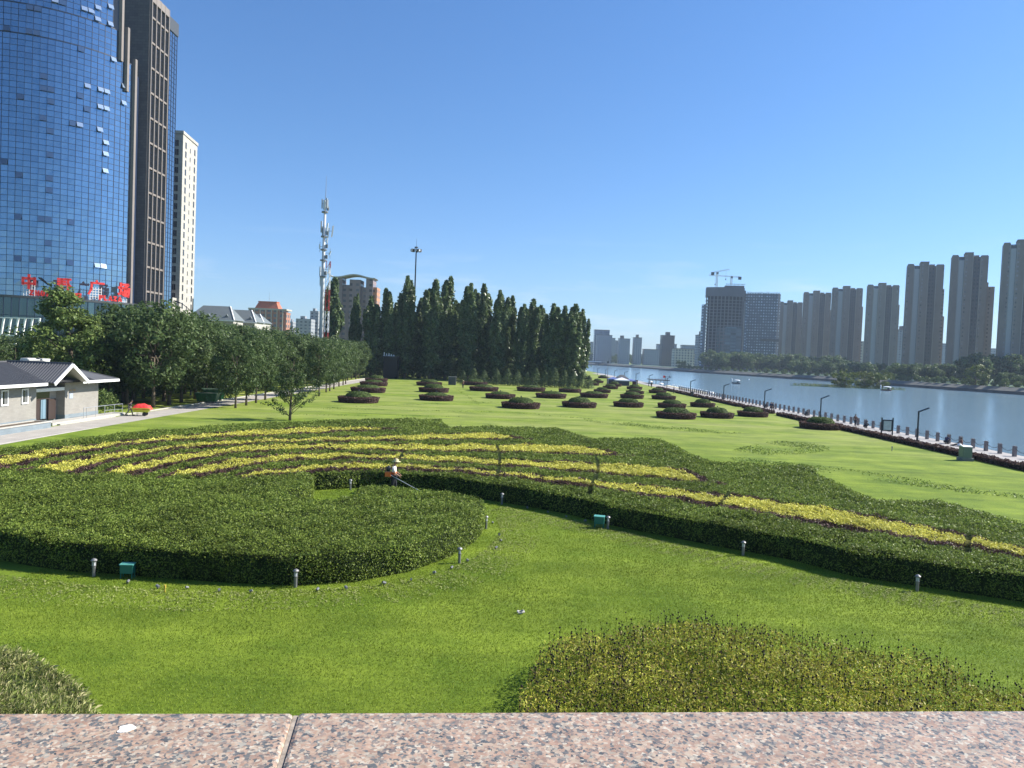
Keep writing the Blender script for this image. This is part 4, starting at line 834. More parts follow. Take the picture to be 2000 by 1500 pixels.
# podium
RP = 36.0; b = MB(); pm = MB()
ap = [R(-150) + (R(-6) - R(-150)) * k / 54 for k in range(55)]
for k in range(54):
    p0, p1 = arcp(ap[k], RP), arcp(ap[k + 1], RP)
    for j, (za, zb) in enumerate(((0, 4.5), (4.5, 9), (9, 13.2), (13.2, 17.6))):
        b.add([(*p0, za), (*p1, za), (*p1, zb), (*p0, zb)], [(0, 1, 2, 3)])
        pm.bar((*arcp(ap[k], RP + .05), zb), (*arcp(ap[k + 1], RP + .05), zb), .12)
    pm.bar((*arcp(ap[k], RP + .05), 0), (*arcp(ap[k], RP + .05), 17.6), .14)
w_ = b.build('podium_glass', [M['podglass']], gt); par(pm.build('mullion_grid', [M['mullion']], None), w_)
b = MB(); ring = [arcp(a, RP + .15) for a in ap] + [arcp(a, 20) for a in ap[::-1]]
b.prism(ring, 17.6, 18.15); b.build('podium_roof', [M['darkgrey']], gt)
b = MB(); q_ = []
for k in range(7):
    p0 = DY(-12 + 14 * k, 655, 178) - Vector((CX, CY, 0)); b.bar(p0, p0 + Vector((.6, 0, 4.0)), .35, .35)
pA, pB = DY(-20, 654, 178) - Vector((CX, CY, 0)), DY(78, 657, 178) - Vector((CX, CY, 0)); b.bar(pA, pB, .3, .3); b.bar(pA + Vector((0, 0, 4.1)), pB + Vector((0, 0, 4.1)), .25, .25)
for k in range(7):
    p0 = DY(-12 + 14 * k, 670, 178) - Vector((CX, CY, 0)); b.bar(p0 - Vector((0, 0, 8)), p0, .45, .45)
b.build('entrance_canopy', [M['white']], gt)

# red roof sign standing on the podium
sg = tag(empty('roof_sign', (CX, CY, 18.15)), 'red roof lettering on white frames along the edge of the glass podium', 'sign')
GL = {  # strokes in a 10 x 10 box
 'zhong': [((1.2, 7.4), (8.8, 7.4)), ((1.2, 3.6), (8.8, 3.6)), ((1.2, 7.6), (1.2, 3.2)), ((8.8, 7.6), (8.8, 3.2)), ((5, 9.8), (5, .2))],
 'mid': [((.8, 8.8), (6, 8.8)), ((.8, 6.6), (6, 6.6)), ((.8, 4.4), (6, 4.4)), ((3.4, 8.8), (3.4, .6)), ((3.4, 4.2), (1, 1)), ((6.2, 9), (9.6, 9)), ((8, 9), (8, .2)), ((8, 5), (9.8, 2.8))],
 'guang': [((5.2, 9.9), (5.8, 8.8)), ((2, 8.5), (9.6, 8.5)), ((2.2, 8.5), (2.0, 4.2)), ((2.0, 4.2), (.4, .6))],
 'chang': [((.3, 6.4), (3.6, 6.4)), ((2, 9.4), (2, 2.2)), ((.2, 1.8), (3.9, 2.9)), ((4.4, 8.8), (8.8, 8.8)), ((8.8, 8.8), (5.0, 6.0)), ((5.0, 6.0), (9.6, 6.0)), ((9.6, 6.0), (8.9, .6)), ((8.9, .6), (7.8, .9)), ((6.7, 6.0), (4.0, 1.6)), ((8.2, 6.0), (5.8, .8))],
 'Z': [((1, 9), (9, 9)), ((9, 9), (1, 1)), ((1, 1), (9, 1))], 'H': [((1.5, 9.4), (1.5, .6)), ((8.5, 9.4), (8.5, .6)), ((1.5, 5), (8.5, 5))], 'O': [((2, 9), (8, 9)), ((8.6, 8.6), (8.6, 1.4)), ((8, 1), (2, 1)), ((1.4, 1.4), (1.4, 8.6))],
 'N': [((1.5, .6), (1.5, 9.4)), ((1.5, 9.4), (8.5, .6)), ((8.5, .6), (8.5, 9.4))], 'G': [((8.6, 9), (2, 9)), ((1.4, 8.6), (1.4, 1.4)), ((2, 1), (8.6, 1)), ((8.6, 1), (8.6, 4.6)), ((8.6, 4.6), (5.4, 4.6))],
 'U': [((1.5, 9.4), (1.5, 1.4)), ((2, 1), (8, 1)), ((8.5, 1.4), (8.5, 9.4))], 'I': [((5, 9.4), (5, .6))], 'P': [((1.5, .6), (1.5, 9.4)), ((1.5, 9), (8, 9)), ((8.5, 9), (8.5, 5.2)), ((8, 5), (1.5, 5))],
 'L': [((1.5, 9.4), (1.5, 1)), ((1.5, 1), (8.5, 1))], 'A': [((1, .6), (5, 9.4)), ((5, 9.4), (9, .6)), ((2.6, 4), (7.4, 4))],
 'lao': [((2, 8), (8, 8)), ((5, 10), (5, 6)), ((.5, 6), (9.5, 6)), ((9, 9), (1, 3)), ((3.5, 4.4), (3.5, .8)), ((3.5, .8), (8.8, .8)), ((8, 3.6), (3.5, 2.4))], 'nian': [((2.4, 9.8), (.8, 6.6)), ((2, 8), (9, 8)), ((2.6, 5.4), (8.4, 5.4)), ((2.6, 5.4), (2.6, 2.8)), ((.4, 2.8), (9.6, 2.8)), ((5.6, 8), (5.6, 0))],
 'da': [((.6, 6.4), (9.4, 6.4)), ((5, 9.6), (4.6, 5.6)), ((4.6, 5.6), (.6, .4)), ((5, 6), (9.4, .4))], 'xue': [((2, 9.6), (2.8, 8)), ((5, 10), (5.2, 8.2)), ((8.2, 9.8), (7, 8)), ((.8, 7.4), (9.2, 7.4)), ((.8, 7.4), (.8, 6)), ((9.2, 7.4), (9.2, 6)), ((2.8, 5.4), (7.4, 5.4)), ((7.4, 5.4), (5, 3.8)), ((5, 3.8), (5, .4)), ((5, .4), (3.6, .8)), ((.8, 3), (9.2, 3))]}
def glyph(mb, g, o, u, v, s, w, d):
    n_ = u.cross(v)
    for (x0, y0), (x1, y1) in GL[g]:
        a = o + u * (x0 / 10 * s) + v * (y0 / 10 * s); c = o + u * (x1 / 10 * s) + v * (y1 / 10 * s); dd = (c - a); l_ = dd.length; dd.normalize(); pp = dd.cross(n_)
        mb.obox((a + c) / 2, dd * (l_ / 2 + w * .45), pp * (w / 2), n_ * (d / 2))
def sign_at(px, r): a = ang_at(px, 20, r); return a
RS = 34.8
for g, xa, xb, ya, yb, fr in (('zhong', 41, 71, 537, 563, 0), ('mid', 111, 138, 543, 565, 1), ('guang', 172, 203, 549, 576, 1), ('chang', 231, 252, 553, 580, 1)):
    a = (sign_at(xa, RS) + sign_at(xb, RS)) / 2; pa, pb = arcp(sign_at(xa, RS), RS), arcp(sign_at(xb, RS), RS); u = (Vector((*pb, 0)) - Vector((*pa, 0))); s = u.length; u.normalize(); v = Vector((0, 0, 1))
    Yd = CY + (pa[1] + pb[1]) / 2; z1, z0 = DY((xa + xb) / 2, ya, Yd).z - 18.15, DY((xa + xb) / 2, yb, Yd).z - 18.15
    o = Vector((*pa, z0)); b = MB(); vv = v * ((z1 - z0) / s); glyph(b, g, o, u, vv, s, .55, .35)
    lt = b.build('letter', [M['signred']], sg)
    b = MB(); n_ = u.cross(v) * -.4
    for k in range(5): b.bar(o + n_ + u * s * (.15 + .18 * k) - v * z0, o + n_ + u * s * (.15 + .18 * k) + v * (z1 - z0) * .55, .13, .13)
    for k in range(5): b.bar(o + n_ + u * s * .1 + v * (-z0 + (z0 + (z1 - z0) * .5) * (k + .5) / 5), o + n_ + u * s * .9 + v * (-z0 + (z0 + (z1 - z0) * .5) * (k + .5) / 5), .1, .1)
    par(b.build('frame', [M['white']], None), lt)
for word, xa, xb, yb, hgt in (('ZHONG', 58, 113, 575.5, 1.25), ('HUI', 140, 161, 581.5, 1.25), ('PLAZA', 194, 240, 586.5, 1.25)):
    n_ = len(word)
    for k, ch in enumerate(word):
        x0 = xa + (xb - xa) * k / n_; x1 = xa + (xb - xa) * (k + .68) / n_; pa, pb = arcp(sign_at(x0, 35.4), 35.4), arcp(sign_at(x1, 35.4), 35.4); u = Vector((*pb, 0)) - Vector((*pa, 0)); s = u.length; u.normalize()
        b = MB(); glyph(b, ch, Vector((*pa, .25)), u, Vector((0, 0, 1)) * (hgt / s), s, .26, .2); b.build('letter', [M['signred']], sg)

# cream apartment tower with its windows
ct = tag(empty('cream_tower', (DY(358, 260, 255).x, 255, 0)), 'slim cream stone tower with small dark windows right of the glass tower', 'apartment tower')
M['creamstone'] = brickmat('cream_stone', (.40, .375, .325), (.45, .42, .365), (.30, .28, .24), 1.8, 1.0)
b = MB(); prof = [(-14, 0), (0, 0), (-1.6, 15.2), (-14, 15.2)]; b.prism(prof, 0, 76.6); b.prism([(-14, -.25), (.25, -.25), (-1.35, 15.4), (-14, 15.4)], 76.6, 77.6); b.build('wall', [M['creamstone']], ct)
win1 = MB(); win1.box((-.02, -.62, -.95), (.02, .62, .95)); win1.box((.03, -.75, -1.06), (.06, .75, -.96), 1); win1.box((.025, -.04, -.95), (.05, .04, .95), 1)
win2 = MB(); win2.box((-.02, -.3, -.7), (.02, .3, .7)); win2.box((.03, -.4, -.8), (.06, .4, -.71), 1)
first = {}
def cwin(mb, loc, rz, key):
    if key not in first: o = mb.build('window', [M['darkwin'], M['grey']], ct); first[key] = o
    else: o = first[key].copy(); COL.objects.link(o); par(o, ct)
    o.location = loc; o.rotation_euler = (0, 0, rz)
rzr = math.atan2(1.6, 15.2)
for f_ in range(22):
    z = 73.6 - f_ * 2.95
    for fr_, key, mb in ((.2, 'a', win1), (.5, 'b', win2), (.82, 'a', win1)): cwin(mb, (-1.6 * fr_ + .04, 15.2 * fr_, z - (.6 if key == 'b' else 0)), rzr, key)
    if f_ < 19: cwin(win1, (-2.0, -.05, z), -math.pi / 2, 'a')
b = MB(); b.box((-14, -3.0, 0), (-1.0, -.02, 22.5)); b.box((-14, -3.2, 21.2), (-.8, -.1, 22.7)); b.build('annex', [M['creamstone']], ct)
for x in (-8.6, -4.4):
    b = MB(); b.box((x, -3.1, 13.8), (x + 2.8, -3.02, 20.0)); b.build('annex_window', [mat('annex_glass', (.16, .22, .23), .15)], ct)
sb = tag(empty('university_sign', (DY(358, 260, 255).x, 251.7, 22.7)), 'dark red sign with pink characters on the annex of the cream tower', 'sign')
b = MB(); b.box((-11, -.1, 0), (-1.2, .1, 5.2)); b.build('board', [M['signboard']], sb)
for k, g in enumerate(('lao', 'nian', 'da', 'xue')):
    b = MB(); glyph(b, g, Vector((-7.9 + 1.62 * k, -.22, 1.5)), Vector((1, 0, 0)), Vector((0, 0, 1)) * 1.55, 1.45, .24, .12); b.build('character', [M['signpink']], sb)

# ------------------------------------------------------------------ buildings between the cream tower and the mast
M['slate'] = mat('grey_slate_roof', (.13, .15, .155), .6, var=.1, vscale=.4); M['villa'] = mat('villa_wall', (.42, .40, .36), .8)
for (x0, x1, yr, ye, Y, lab) in ((378, 458, 597, 624, 245, 'nearest grey roofed villa with small dormers beside the cream tower'), (440, 500, 605, 628, 262, 'second grey roofed villa, in front of the red roofed block'), (470, 516, 613, 630, 280, 'lowest grey roofed villa, half hidden behind the wood')):
    ql, qr, qz, qe = DY(x0, ye, Y), DY(x1, ye, Y), DY((x0 + x1) / 2, yr, Y + 4), DY((x0 + x1) / 2, ye, Y)
    v_ = tag(empty('villa', ((ql.x + qr.x) / 2, Y, 0)), lab, 'villa', 'grey roofed villas'); w = (qr.x - ql.x) / 2; ze = qe.z; zr = qz.z
    b = MB(); b.box((-w + .6, .6, 0), (w - .6, 9.4, ze)); b.build('wall', [M['villa']], v_)
    b = MB(); b.add([(-w - 2.5, 0, ze), (w, 0, ze), (w, 10, ze), (-w - 2.5, 10, ze), (-w + 1, 5, zr), (w - 3.2, 5, zr)], [(0, 1, 5, 4), (1, 2, 5), (2, 3, 4, 5), (3, 0, 4), (3, 2, 1, 0)]); rf_ = b.build('roof', [M['slate']], v_)
    b = MB(); b.bar((w, 0, ze + .05), (w - 3.2, 5, zr + .05), .3, .2); b.box((-w - 2.5, -.15, ze - .4), (w + .15, 0, ze)); par(b.build('fascia', [M['white']], None), rf_)
    for k in range(2):
        xd = -w * .35 + w * .9 * k; b = MB(); b.add([(xd - 1, 1, ze + .5), (xd + 1, 1, ze + .5), (xd, 1, ze + 1.9), (xd - 1, 4.4, ze + .5), (xd + 1, 4.4, ze + .5), (xd, 4.4, ze + 1.9)], [(0, 1, 2), (0, 2, 5, 3), (1, 4, 5, 2)]); par(b.build('dormer', [M['slate']], None), rf_)
rb = tag(empty('red_roofed_block', (-168, 520, 0)), 'brick red apartment block with an orange mansard roof above the wood', 'apartment block')
M['redbrick'] = winmat('red_brick', (.33, .15, .10), (.05, .055, .06), 4.2, 3.4, .55, .55); M['orangeroof'] = mat('orange_tile_roof', (.48, .13, .06), .6, var=.12, vscale=.5)
b = MB(); b.box((-11.5, 0, 0), (11.5, 12, 33.0)); b.box((11.5, 1, 0), (13.5, 11, 31.5)); b.box((-22, 2, 0), (-11.5, 12, 30.4)); b.build('wall', [M['redbrick']], rb)
b = MB(); b.box((-12, -.4, 32.6), (14, 12.4, 33.6))
for k in range(7): b.box((-11.5 + 3.8 * k - .3, -.3, 0), (-11.5 + 3.8 * k + .3, 0, 32.6))
b.build('cornice', [M['creamstone']], rb)
b = MB(); b.add([(-8, 1, 33.6), (8, 1, 33.6), (8, 11, 33.6), (-8, 11, 33.6), (-6, 3, 38), (6, 3, 38), (6, 9, 38), (-6, 9, 38)], [(0, 1, 5, 4), (1, 2, 6, 5), (2, 3, 7, 6), (3, 0, 4, 7), (4, 5, 6, 7)]); b.box((-6.4, 2.6, 38), (6.4, 9.4, 38.5)); b.build('roof', [M['orangeroof']], rb)
b = MB(); b.tube([(0, 6, 38.5), (0, 6, 45)], [.12, .04], 5); b.build('antenna', [M['grey']], rb)
wt = tag(empty('wave_roof_tower', (-88, 420, 0)), 'pinkish apartment tower with an open wavy roof screen behind the poplars', 'apartment tower')
M['mauve'] = winmat('mauve_render', (.215, .165, .17), (.06, .065, .085), 3.6, 3.0, .42, .45); M['orangeside'] = winmat('orange_render', (.40, .19, .10), (.06, .05, .05), 3, 3, .4, .5)
b = MB(); z1 = 43.3
b.box((-10.5, 0, 0), (-6.6, 10, 47.0)); b.box((-6.6, 1.2, 0), (-2.6, 10, z1)); b.box((-2.6, 0, 0), (3.4, 10, 46.2)); b.box((3.4, 1.2, 0), (6.4, 10, z1 - 1.0)); b.box((6.4, -.2, 0), (10.2, 10, 46.8)); b.build('wall', [M['mauve']], wt)
b = MB(); b.box((10.2, .8, 0), (12.3, 11, 42.5)); b.build('balcony_column', [M['orangeside']], wt)
b = MB(); pts = [(-13 + 26 * k / 26 - 1, 47.6 + .85 * math.sin((k / 26) * 2 * math.pi * 1.25 + 3.6) + (.5 if k < 2 else 0)) for k in range(26)]
for (xa, za), (xb, zb) in zip(pts[:-1], pts[1:]): b.add([(xa, -.6, za), (xb, -.6, zb), (xb, 10, zb), (xa, 10, za), (xa, -.6, za + .7), (xb, -.6, zb + .7), (xb, 10, zb + .7), (xa, 10, za + .7)], [(0, 3, 2, 1), (4, 5, 6, 7), (0, 1, 5, 4), (2, 3, 7, 6)])
b.build('roof', [M['villa']], wt)
M['fargrey'] = winmat('far_grey_render', (.26, .27, .29), (.08, .09, .11), 4, 3, .5, .45)
for (x0, x1, yt, Y, lab) in ((578, 608, 622, 700, 'low grey block in the gap left of the mast'), (606, 622, 607, 720, 'taller grey block touching the mast base'), (566, 572, 628, 760, 'tiny hazy block left of the mast')):
    a_, c_ = DY(x0, yt, Y), DY(x1, yt, Y); t_ = tag(empty('far_block', ((a_.x + c_.x) / 2, Y, 0)), lab, 'apartment block', 'hazy blocks left of the mast'); w = (c_.x - a_.x) / 2
    b = MB(); b.box((-w, 0, 0), (w, 14, a_.z)); b.build('wall', [M['fargrey']], t_); b = MB(); b.box((-w * .5, 2, a_.z), (w * .1, 8, a_.z + 2.5)); b.build('roof_house', [M['fargrey']], t_)

# ------------------------------------------------------------------ toilet block beside the path
tb_ = tag(empty('toilet_block', (-43, 70, 0)), 'low pale brick toilet block with a grey tiled hip roof and porch gable', 'building')
M['palebrick'] = brickmat('pale_brick', (.255, .24, .215), (.29, .275, .245), (.22, .205, .18), .42, .14); M['bluetile'] = brickmat('blue_grey_tile', (.17, .21, .235), (.21, .25, .275), (.14, .17, .19), .6, .22)
def tilemat():
    m, t, b = nmat('grey_roof_tile'); co = t.nodes.new('ShaderNodeTexCoord'); n = t.nodes.new('ShaderNodeTexNoise'); n.inputs['Scale'].default_value = 1.2; n.inputs['Detail'].default_value = 6
    r = t.nodes.new('ShaderNodeValToRGB'); r.color_ramp.elements[0].color = (.07, .072, .078, 1); r.color_ramp.elements[1].color = (.125, .125, .13, 1); t.links.new(co.outputs['Object'], n.inputs[0]); t.links.new(n.outputs[0], r.inputs[0]); t.links.new(r.outputs[0], b.inputs['Base Color']); b.inputs['Roughness'].default_value = .55; return m
M['rooftile'] = tilemat(); M['doorbrown'] = mat('dark_door', (.045, .03, .025), .5); M['curtainblue'] = mat('pale_blue_curtain', (.26, .38, .45), .8)
yA, yB, r0, r1, yE = -14.0, -.6, -.6, 3.86, 9.8       # local y along the wall (world 56 .. 79.8)
def wallseg(a, c, m0=0, m1=1): 
    b = MB(); b.box(a, c); return b
b = MB(); b.box((-8.6, yA, .62), (0, yB, 3.85)); b.box((-8.6, r1, .62), (0, yE, 3.85)); b.box((-8.6, yB, .62), (-.8, r1, 3.85)); b.build('wall', [M['palebrick']], tb_)
b = MB(); b.box((-8.6, yA - .02, 0), (.03, yB, .62)); b.box((-8.6, r1, 0), (.03, yE + .02, .62)); b.box((-8.6, yB, 0), (-.78, r1, .62)); b.build('base_course', [M['bluetile']], tb_)
b = MB(); b.box((-.79, yB + .02, .25), (-.72, 2.6, 2.98)); d_ = b.build('doorway', [M['darkwin']], tb_)  # dark panel painted for the unlit inside seen through the open doorway
b = MB(); b.box((-.70, yB + .06, .25), (-.66, 1.05, 2.2)); b.box((-.70, 2.3, .25), (-.62, 3.45, 2.2)); b.box((-.70, yB + .06, 2.22), (-.66, 2.55, 2.3)); b.build('door', [M['doorbrown']], tb_)
b = MB(); ns = 14
for k in range(ns):
    y0_, y1_ = 1.1 + .7 * k / ns, 1.1 + .7 * (k + 1) / ns; w0_, w1_ = (.05 * math.sin(kk * 1.9) for kk in (k, k + 1)); b.add([(-.62 + w0_, y0_, .4), (-.62 + w1_, y1_, .4), (-.62 + w1_, y1_ , 2.2), (-.62 + w0_, y0_, 2.2)], [(0, 1, 2, 3)])
b.build('door_curtain', [M['curtainblue']], tb_)
b = MB(); b.box((-.79, yB, 3.0), (-.05, r1, 3.3)); b.build('porch_ceiling', [M['white']], tb_)
for yc in (-12.6, -8.8, -5.0, -2.3):
    b = MB(); z0, z1 = 2.05, 3.4
    for (ya, yb_, za, zb) in ((-.46, -.34, z0, z1), (.34, .46, z0, z1), (-.34, .34, z0, z0 + .13), (-.34, .34, z1 - .11, z1)): b.box((.01, yc + ya, za), (.09, yc + yb_, zb))
    w_ = b.build('window', [M['white']], tb_)
    b = MB(); b.box((.005, yc - .33, z0 + .12), (.03, yc + .33, z1 - .1)); par(b.build('pane', [M['grey']], None), w_)
    b = MB(); b.box((.035, yc - .2, z0 + .15), (.06, yc - .05, z1 - .15)); par(b.build('opening', [M['darkwin']], None), w_)
# roof: hip roof with ridge along the wall, cross gable over the porch
ze, zr = 3.92, 5.55; xe, xr, xb_ = 1.15, -4.4, -9.8; ys, yn = -15.5, 11.6
b = MB()
b.add([(xe, ys, ze), (xe, yn, ze), (xr, yn - 4.2, zr), (xr, ys + 4.2, zr), (xb_, ys, ze), (xb_, yn, ze)], [(0, 1, 2, 3), (1, 5, 2), (5, 4, 3, 2), (4, 0, 3)])
b.add([(xe, ys, ze - .1), (xe, yn, ze - .1), (xb_, yn, ze - .1), (xb_, ys, ze - .1)], [(3, 2, 1, 0)])
n_ = 96; 
for k in range(n_):           # tile ribs running down the front slope
    yy = ys + 4.4 + (yn - ys - 8.8) * k / n_; b.bar((xe, yy, ze + .02), (xr, yy, zr + .02), .07, .05)
yc, hw, zp = 1.95, 2.75, 5.62; xg = 1.75
b.add([(xg, yc - hw, ze + .02), (xg, yc, zp), (-4.4, yc, zp), (xg - .4, yc - hw, ze + .02), (xg, yc + hw, ze + .02), (-.6, yc - hw, ze + .02)], [(0, 1, 2, 5)])
b.add([(xg, yc + hw, ze + .02), (xg, yc, zp), (-4.4, yc, zp), (-.6, yc + hw, ze + .02)], [(0, 3, 2, 1)])
for k in range(22):
    x_ = xg - .1 - 6.0 * k / 22
    for sgn in (-1, 1):
        f_ = 1 if x_ > .4 else max(0.05, 1 - (.4 - x_) / 5.2)
        b.bar((x_, yc, zp + .03), (x_, yc + sgn * hw * f_, zp + (ze + .03 - zp) * f_), .1, .07)
b.bar((xg, yc, zp + .06), (-4.4, yc, zp + .06), .2, .12); b.bar((xr, ys + 4.2, zr + .05), (xr, yn - 4.2, zr + .05), .22, .14); b.bar((xr, yn - 4.2, zr + .04), (xe, yn, ze + .04), .18, .1)
b.build('roof', [M['rooftile']], tb_)
b = MB(); b.box((xe, ys, ze - .26), (xe + .08, yc - hw - .1, ze)); b.box((xe, yc + hw + .1, ze - .26), (xe + .08, yn, ze)); b.box((xb_, yn, ze - .26), (xe + .08, yn + .08, ze))
for sgn in (-1, 1): b.bar((xg + .05, yc + sgn * (hw + .05), ze - .12), (xg + .05, yc, zp - .1), .1, .3)
b.build('fascia', [M['white']], tb_)
b = MB(); b.add([(xg - .3, yc - hw + .3, ze - .1), (xg - .3, yc + hw - .3, ze - .1), (xg - .3, yc, zp - .32), (.02, yc - hw + .3, ze - .1), (.02, yc + hw - .3, ze - .1), (.02, yc, zp - .32)], [(3, 4, 5)])
b.add([(xg, yc - hw + .1, ze - .08), (xg, yc, zp - .16), (0, yc, zp - .16), (0, yc - hw + .1, ze - .08)], [(0, 1, 2, 3)]); b.add([(xg, yc + hw - .1, ze - .08), (xg, yc, zp - .16), (0, yc, zp - .16), (0, yc + hw - .1, ze - .08)], [(3, 2, 1, 0)]); b.build('gable_soffit', [M['villa']], tb_)
b = MB(); b.ball((xr + .05, ys + 7.2, zr + .1), (.35, .5, .16), 8, 5); b.ball((xr, ys + 8, zr + .1), (.25, .3, .14), 8, 5); b.build('ridge_mortar', [M['creamstone']], tb_)
b = MB(); b.box((.012, 4.55, 2.15), (.035, 5.15, 2.65)); pl = b.build('plaque', [mat('pale_blue_plaque', (.34, .38, .46), .5)], tb_)
b = MB()
for k in range(2): b.box((.012, 4.6 + .55 * k, 2.86), (.03, 4.95 + .55 * k + .1 * k, 3.02))
b.build('plaque', [mat('wooden_plaque', (.36, .25, .13), .6)], tb_)
for i, (x0_, y0_) in enumerate(((-6.4, -3.2), (-6.4, 0.6))):
    pass
ac = tag(empty('roof_unit', (-51.5, 74, 0)), 'white boxy units on a stand showing over the toilet block ridge', 'air conditioner')
q0, q1 = DX(48, 706, -51.5), DX(94, 706, -51.5); y0_, y1_ = q0.y - 74, q1.y - 74
b = MB(); ym = (y0_ + y1_) / 2; b.box((-.5, y0_, 4.8), (.5, ym - .2, 5.62)); b.box((-.5, ym + .2, 4.8), (.5, y1_ - .5, 5.68)); b.box((-.55, y0_ + .2, 5.62), (.2, ym - .5, 5.74)); b.bar((0, y1_ - .5, 5.3), (0, y1_ + .2, 5.6), .3, .08); b.build('casing', [mat('dull_white_casing', (.5, .5, .47), .6, var=.2, vscale=3)], ac)
b = MB()
for yy in (y0_ + .1, ym - .2, ym + .2, y1_ - .4):
    for x_ in (-.45, .45): b.box((x_ - .04, yy - .04, 0), (x_ + .04, yy + .04, 4.8))
b.box((.1, ym - .11, 5.0), (.3, ym + .11, 5.8)); b.build('stand', [M['darkgrey']], ac)
# raised porch platform, ramp rail and planter
b = MB(); b.box((-42.99, 69.5, 0), (-41.55, 82.6, .26)); b.box((-41.55, 70.2, 0), (-41.25, 80, .13)); tag(b.build('porch_platform', [M['kerb']]), 'raised stone platform in front of the toilet block doors', 'platform')
rl = tag(empty('ramp_rail', (-41.7, 75, .26)), 'thin steel handrail at the ramp beside the toilet block', 'handrail')
b = MB()
for yy in (-.2, .35, 2.0, 3.7): b.tube([(0, yy, 0), (0, yy, 1.0)], .028, 6)
for yy in (5.6, 7.3): b.tube([(0, yy, -.26), (0, yy, .95)], .028, 6)
b.build('post', [M['steel']], rl); b = MB(); b.tube([(0, -.2, 1.0), (0, 3.7, 1.0), (0, 7.3, .95)], .03, 6); b.tube([(0, 3.7, .5), (0, 7.3, .4)], .022, 6); b.build('handrail', [M['steel']], rl)
pl_ = tag(empty('planter_box', (-41.6, 62, 0)), 'long blue tiled planter box with a stone rim in front of the toilet block', 'planter')
b = MB(); b.box((-.8, -.8, 0), (.75, 6.1, .5)); b.build('box', [M['bluetile']], pl_)
b = MB(); 
for (a, c) in (((-.85, -.85, .5), (-.6, 6.15, .6)), ((.55, -.85, .5), (.8, 6.15, .6)), ((-.6, -.85, .5), (.55, -.6, .6)), ((-.6, 5.9, .5), (.55, 6.15, .6))): b.box(a, c)
b.build('rim', [M['kerb']], pl_); b = MB(); b.box((-.6, -.6, .502), (.55, 5.9, .54)); b.build('soil', [mat('soil', (.10, .075, .05), .95, var=.3)], pl_)
# ------------------------------------------------------------------ towers and city across the river
WALL = (.215, .178, .15)
M['restower'] = winmat('tower_render', WALL, (.16, .15, .15), 5.2, 3.05, .18, .40, .1, .5); M['resplain'] = mat('tower_plain_render', WALL, .8, var=.08, vscale=.1); M['resbrown'] = winmat('tower_brown_render', (.25, .19, .15), (.11, .09, .085), 4.0, 3.05, .25, .4, .1)
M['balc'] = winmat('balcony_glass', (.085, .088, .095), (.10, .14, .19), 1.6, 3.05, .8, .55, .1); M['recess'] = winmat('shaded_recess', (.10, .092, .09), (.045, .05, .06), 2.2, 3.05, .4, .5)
M['balrail'] = mat('balcony_rail', (.42, .42, .41), .7); M['pierlight'] = mat('pale_pier_render', (.31, .275, .24), .8, var=.06, vscale=.1)
res = [(1546, 588, 980, 47, 1), (1598, 569, 920, 55, 0), (1657, 560, 857, 60, 0), (1727, 554, 812, 62, 1), (1810, 513, 645, 70, 2), (1897, 495, 585, 68, 2), (2000, 470, 525, 70, 2)]
desc = ['leftmost and lowest brown residential tower, beside the white dotted tower', 'second residential tower from the left, with a glazed balcony column', 'third residential tower from the left in the riverside row', 'fourth residential tower from the left, in the middle of the row', 'fifth residential tower from the left, tall with a low wing at its right', 'second tallest residential tower, with a stepped lower wing on its right', 'tallest residential tower, cut off by the right edge']
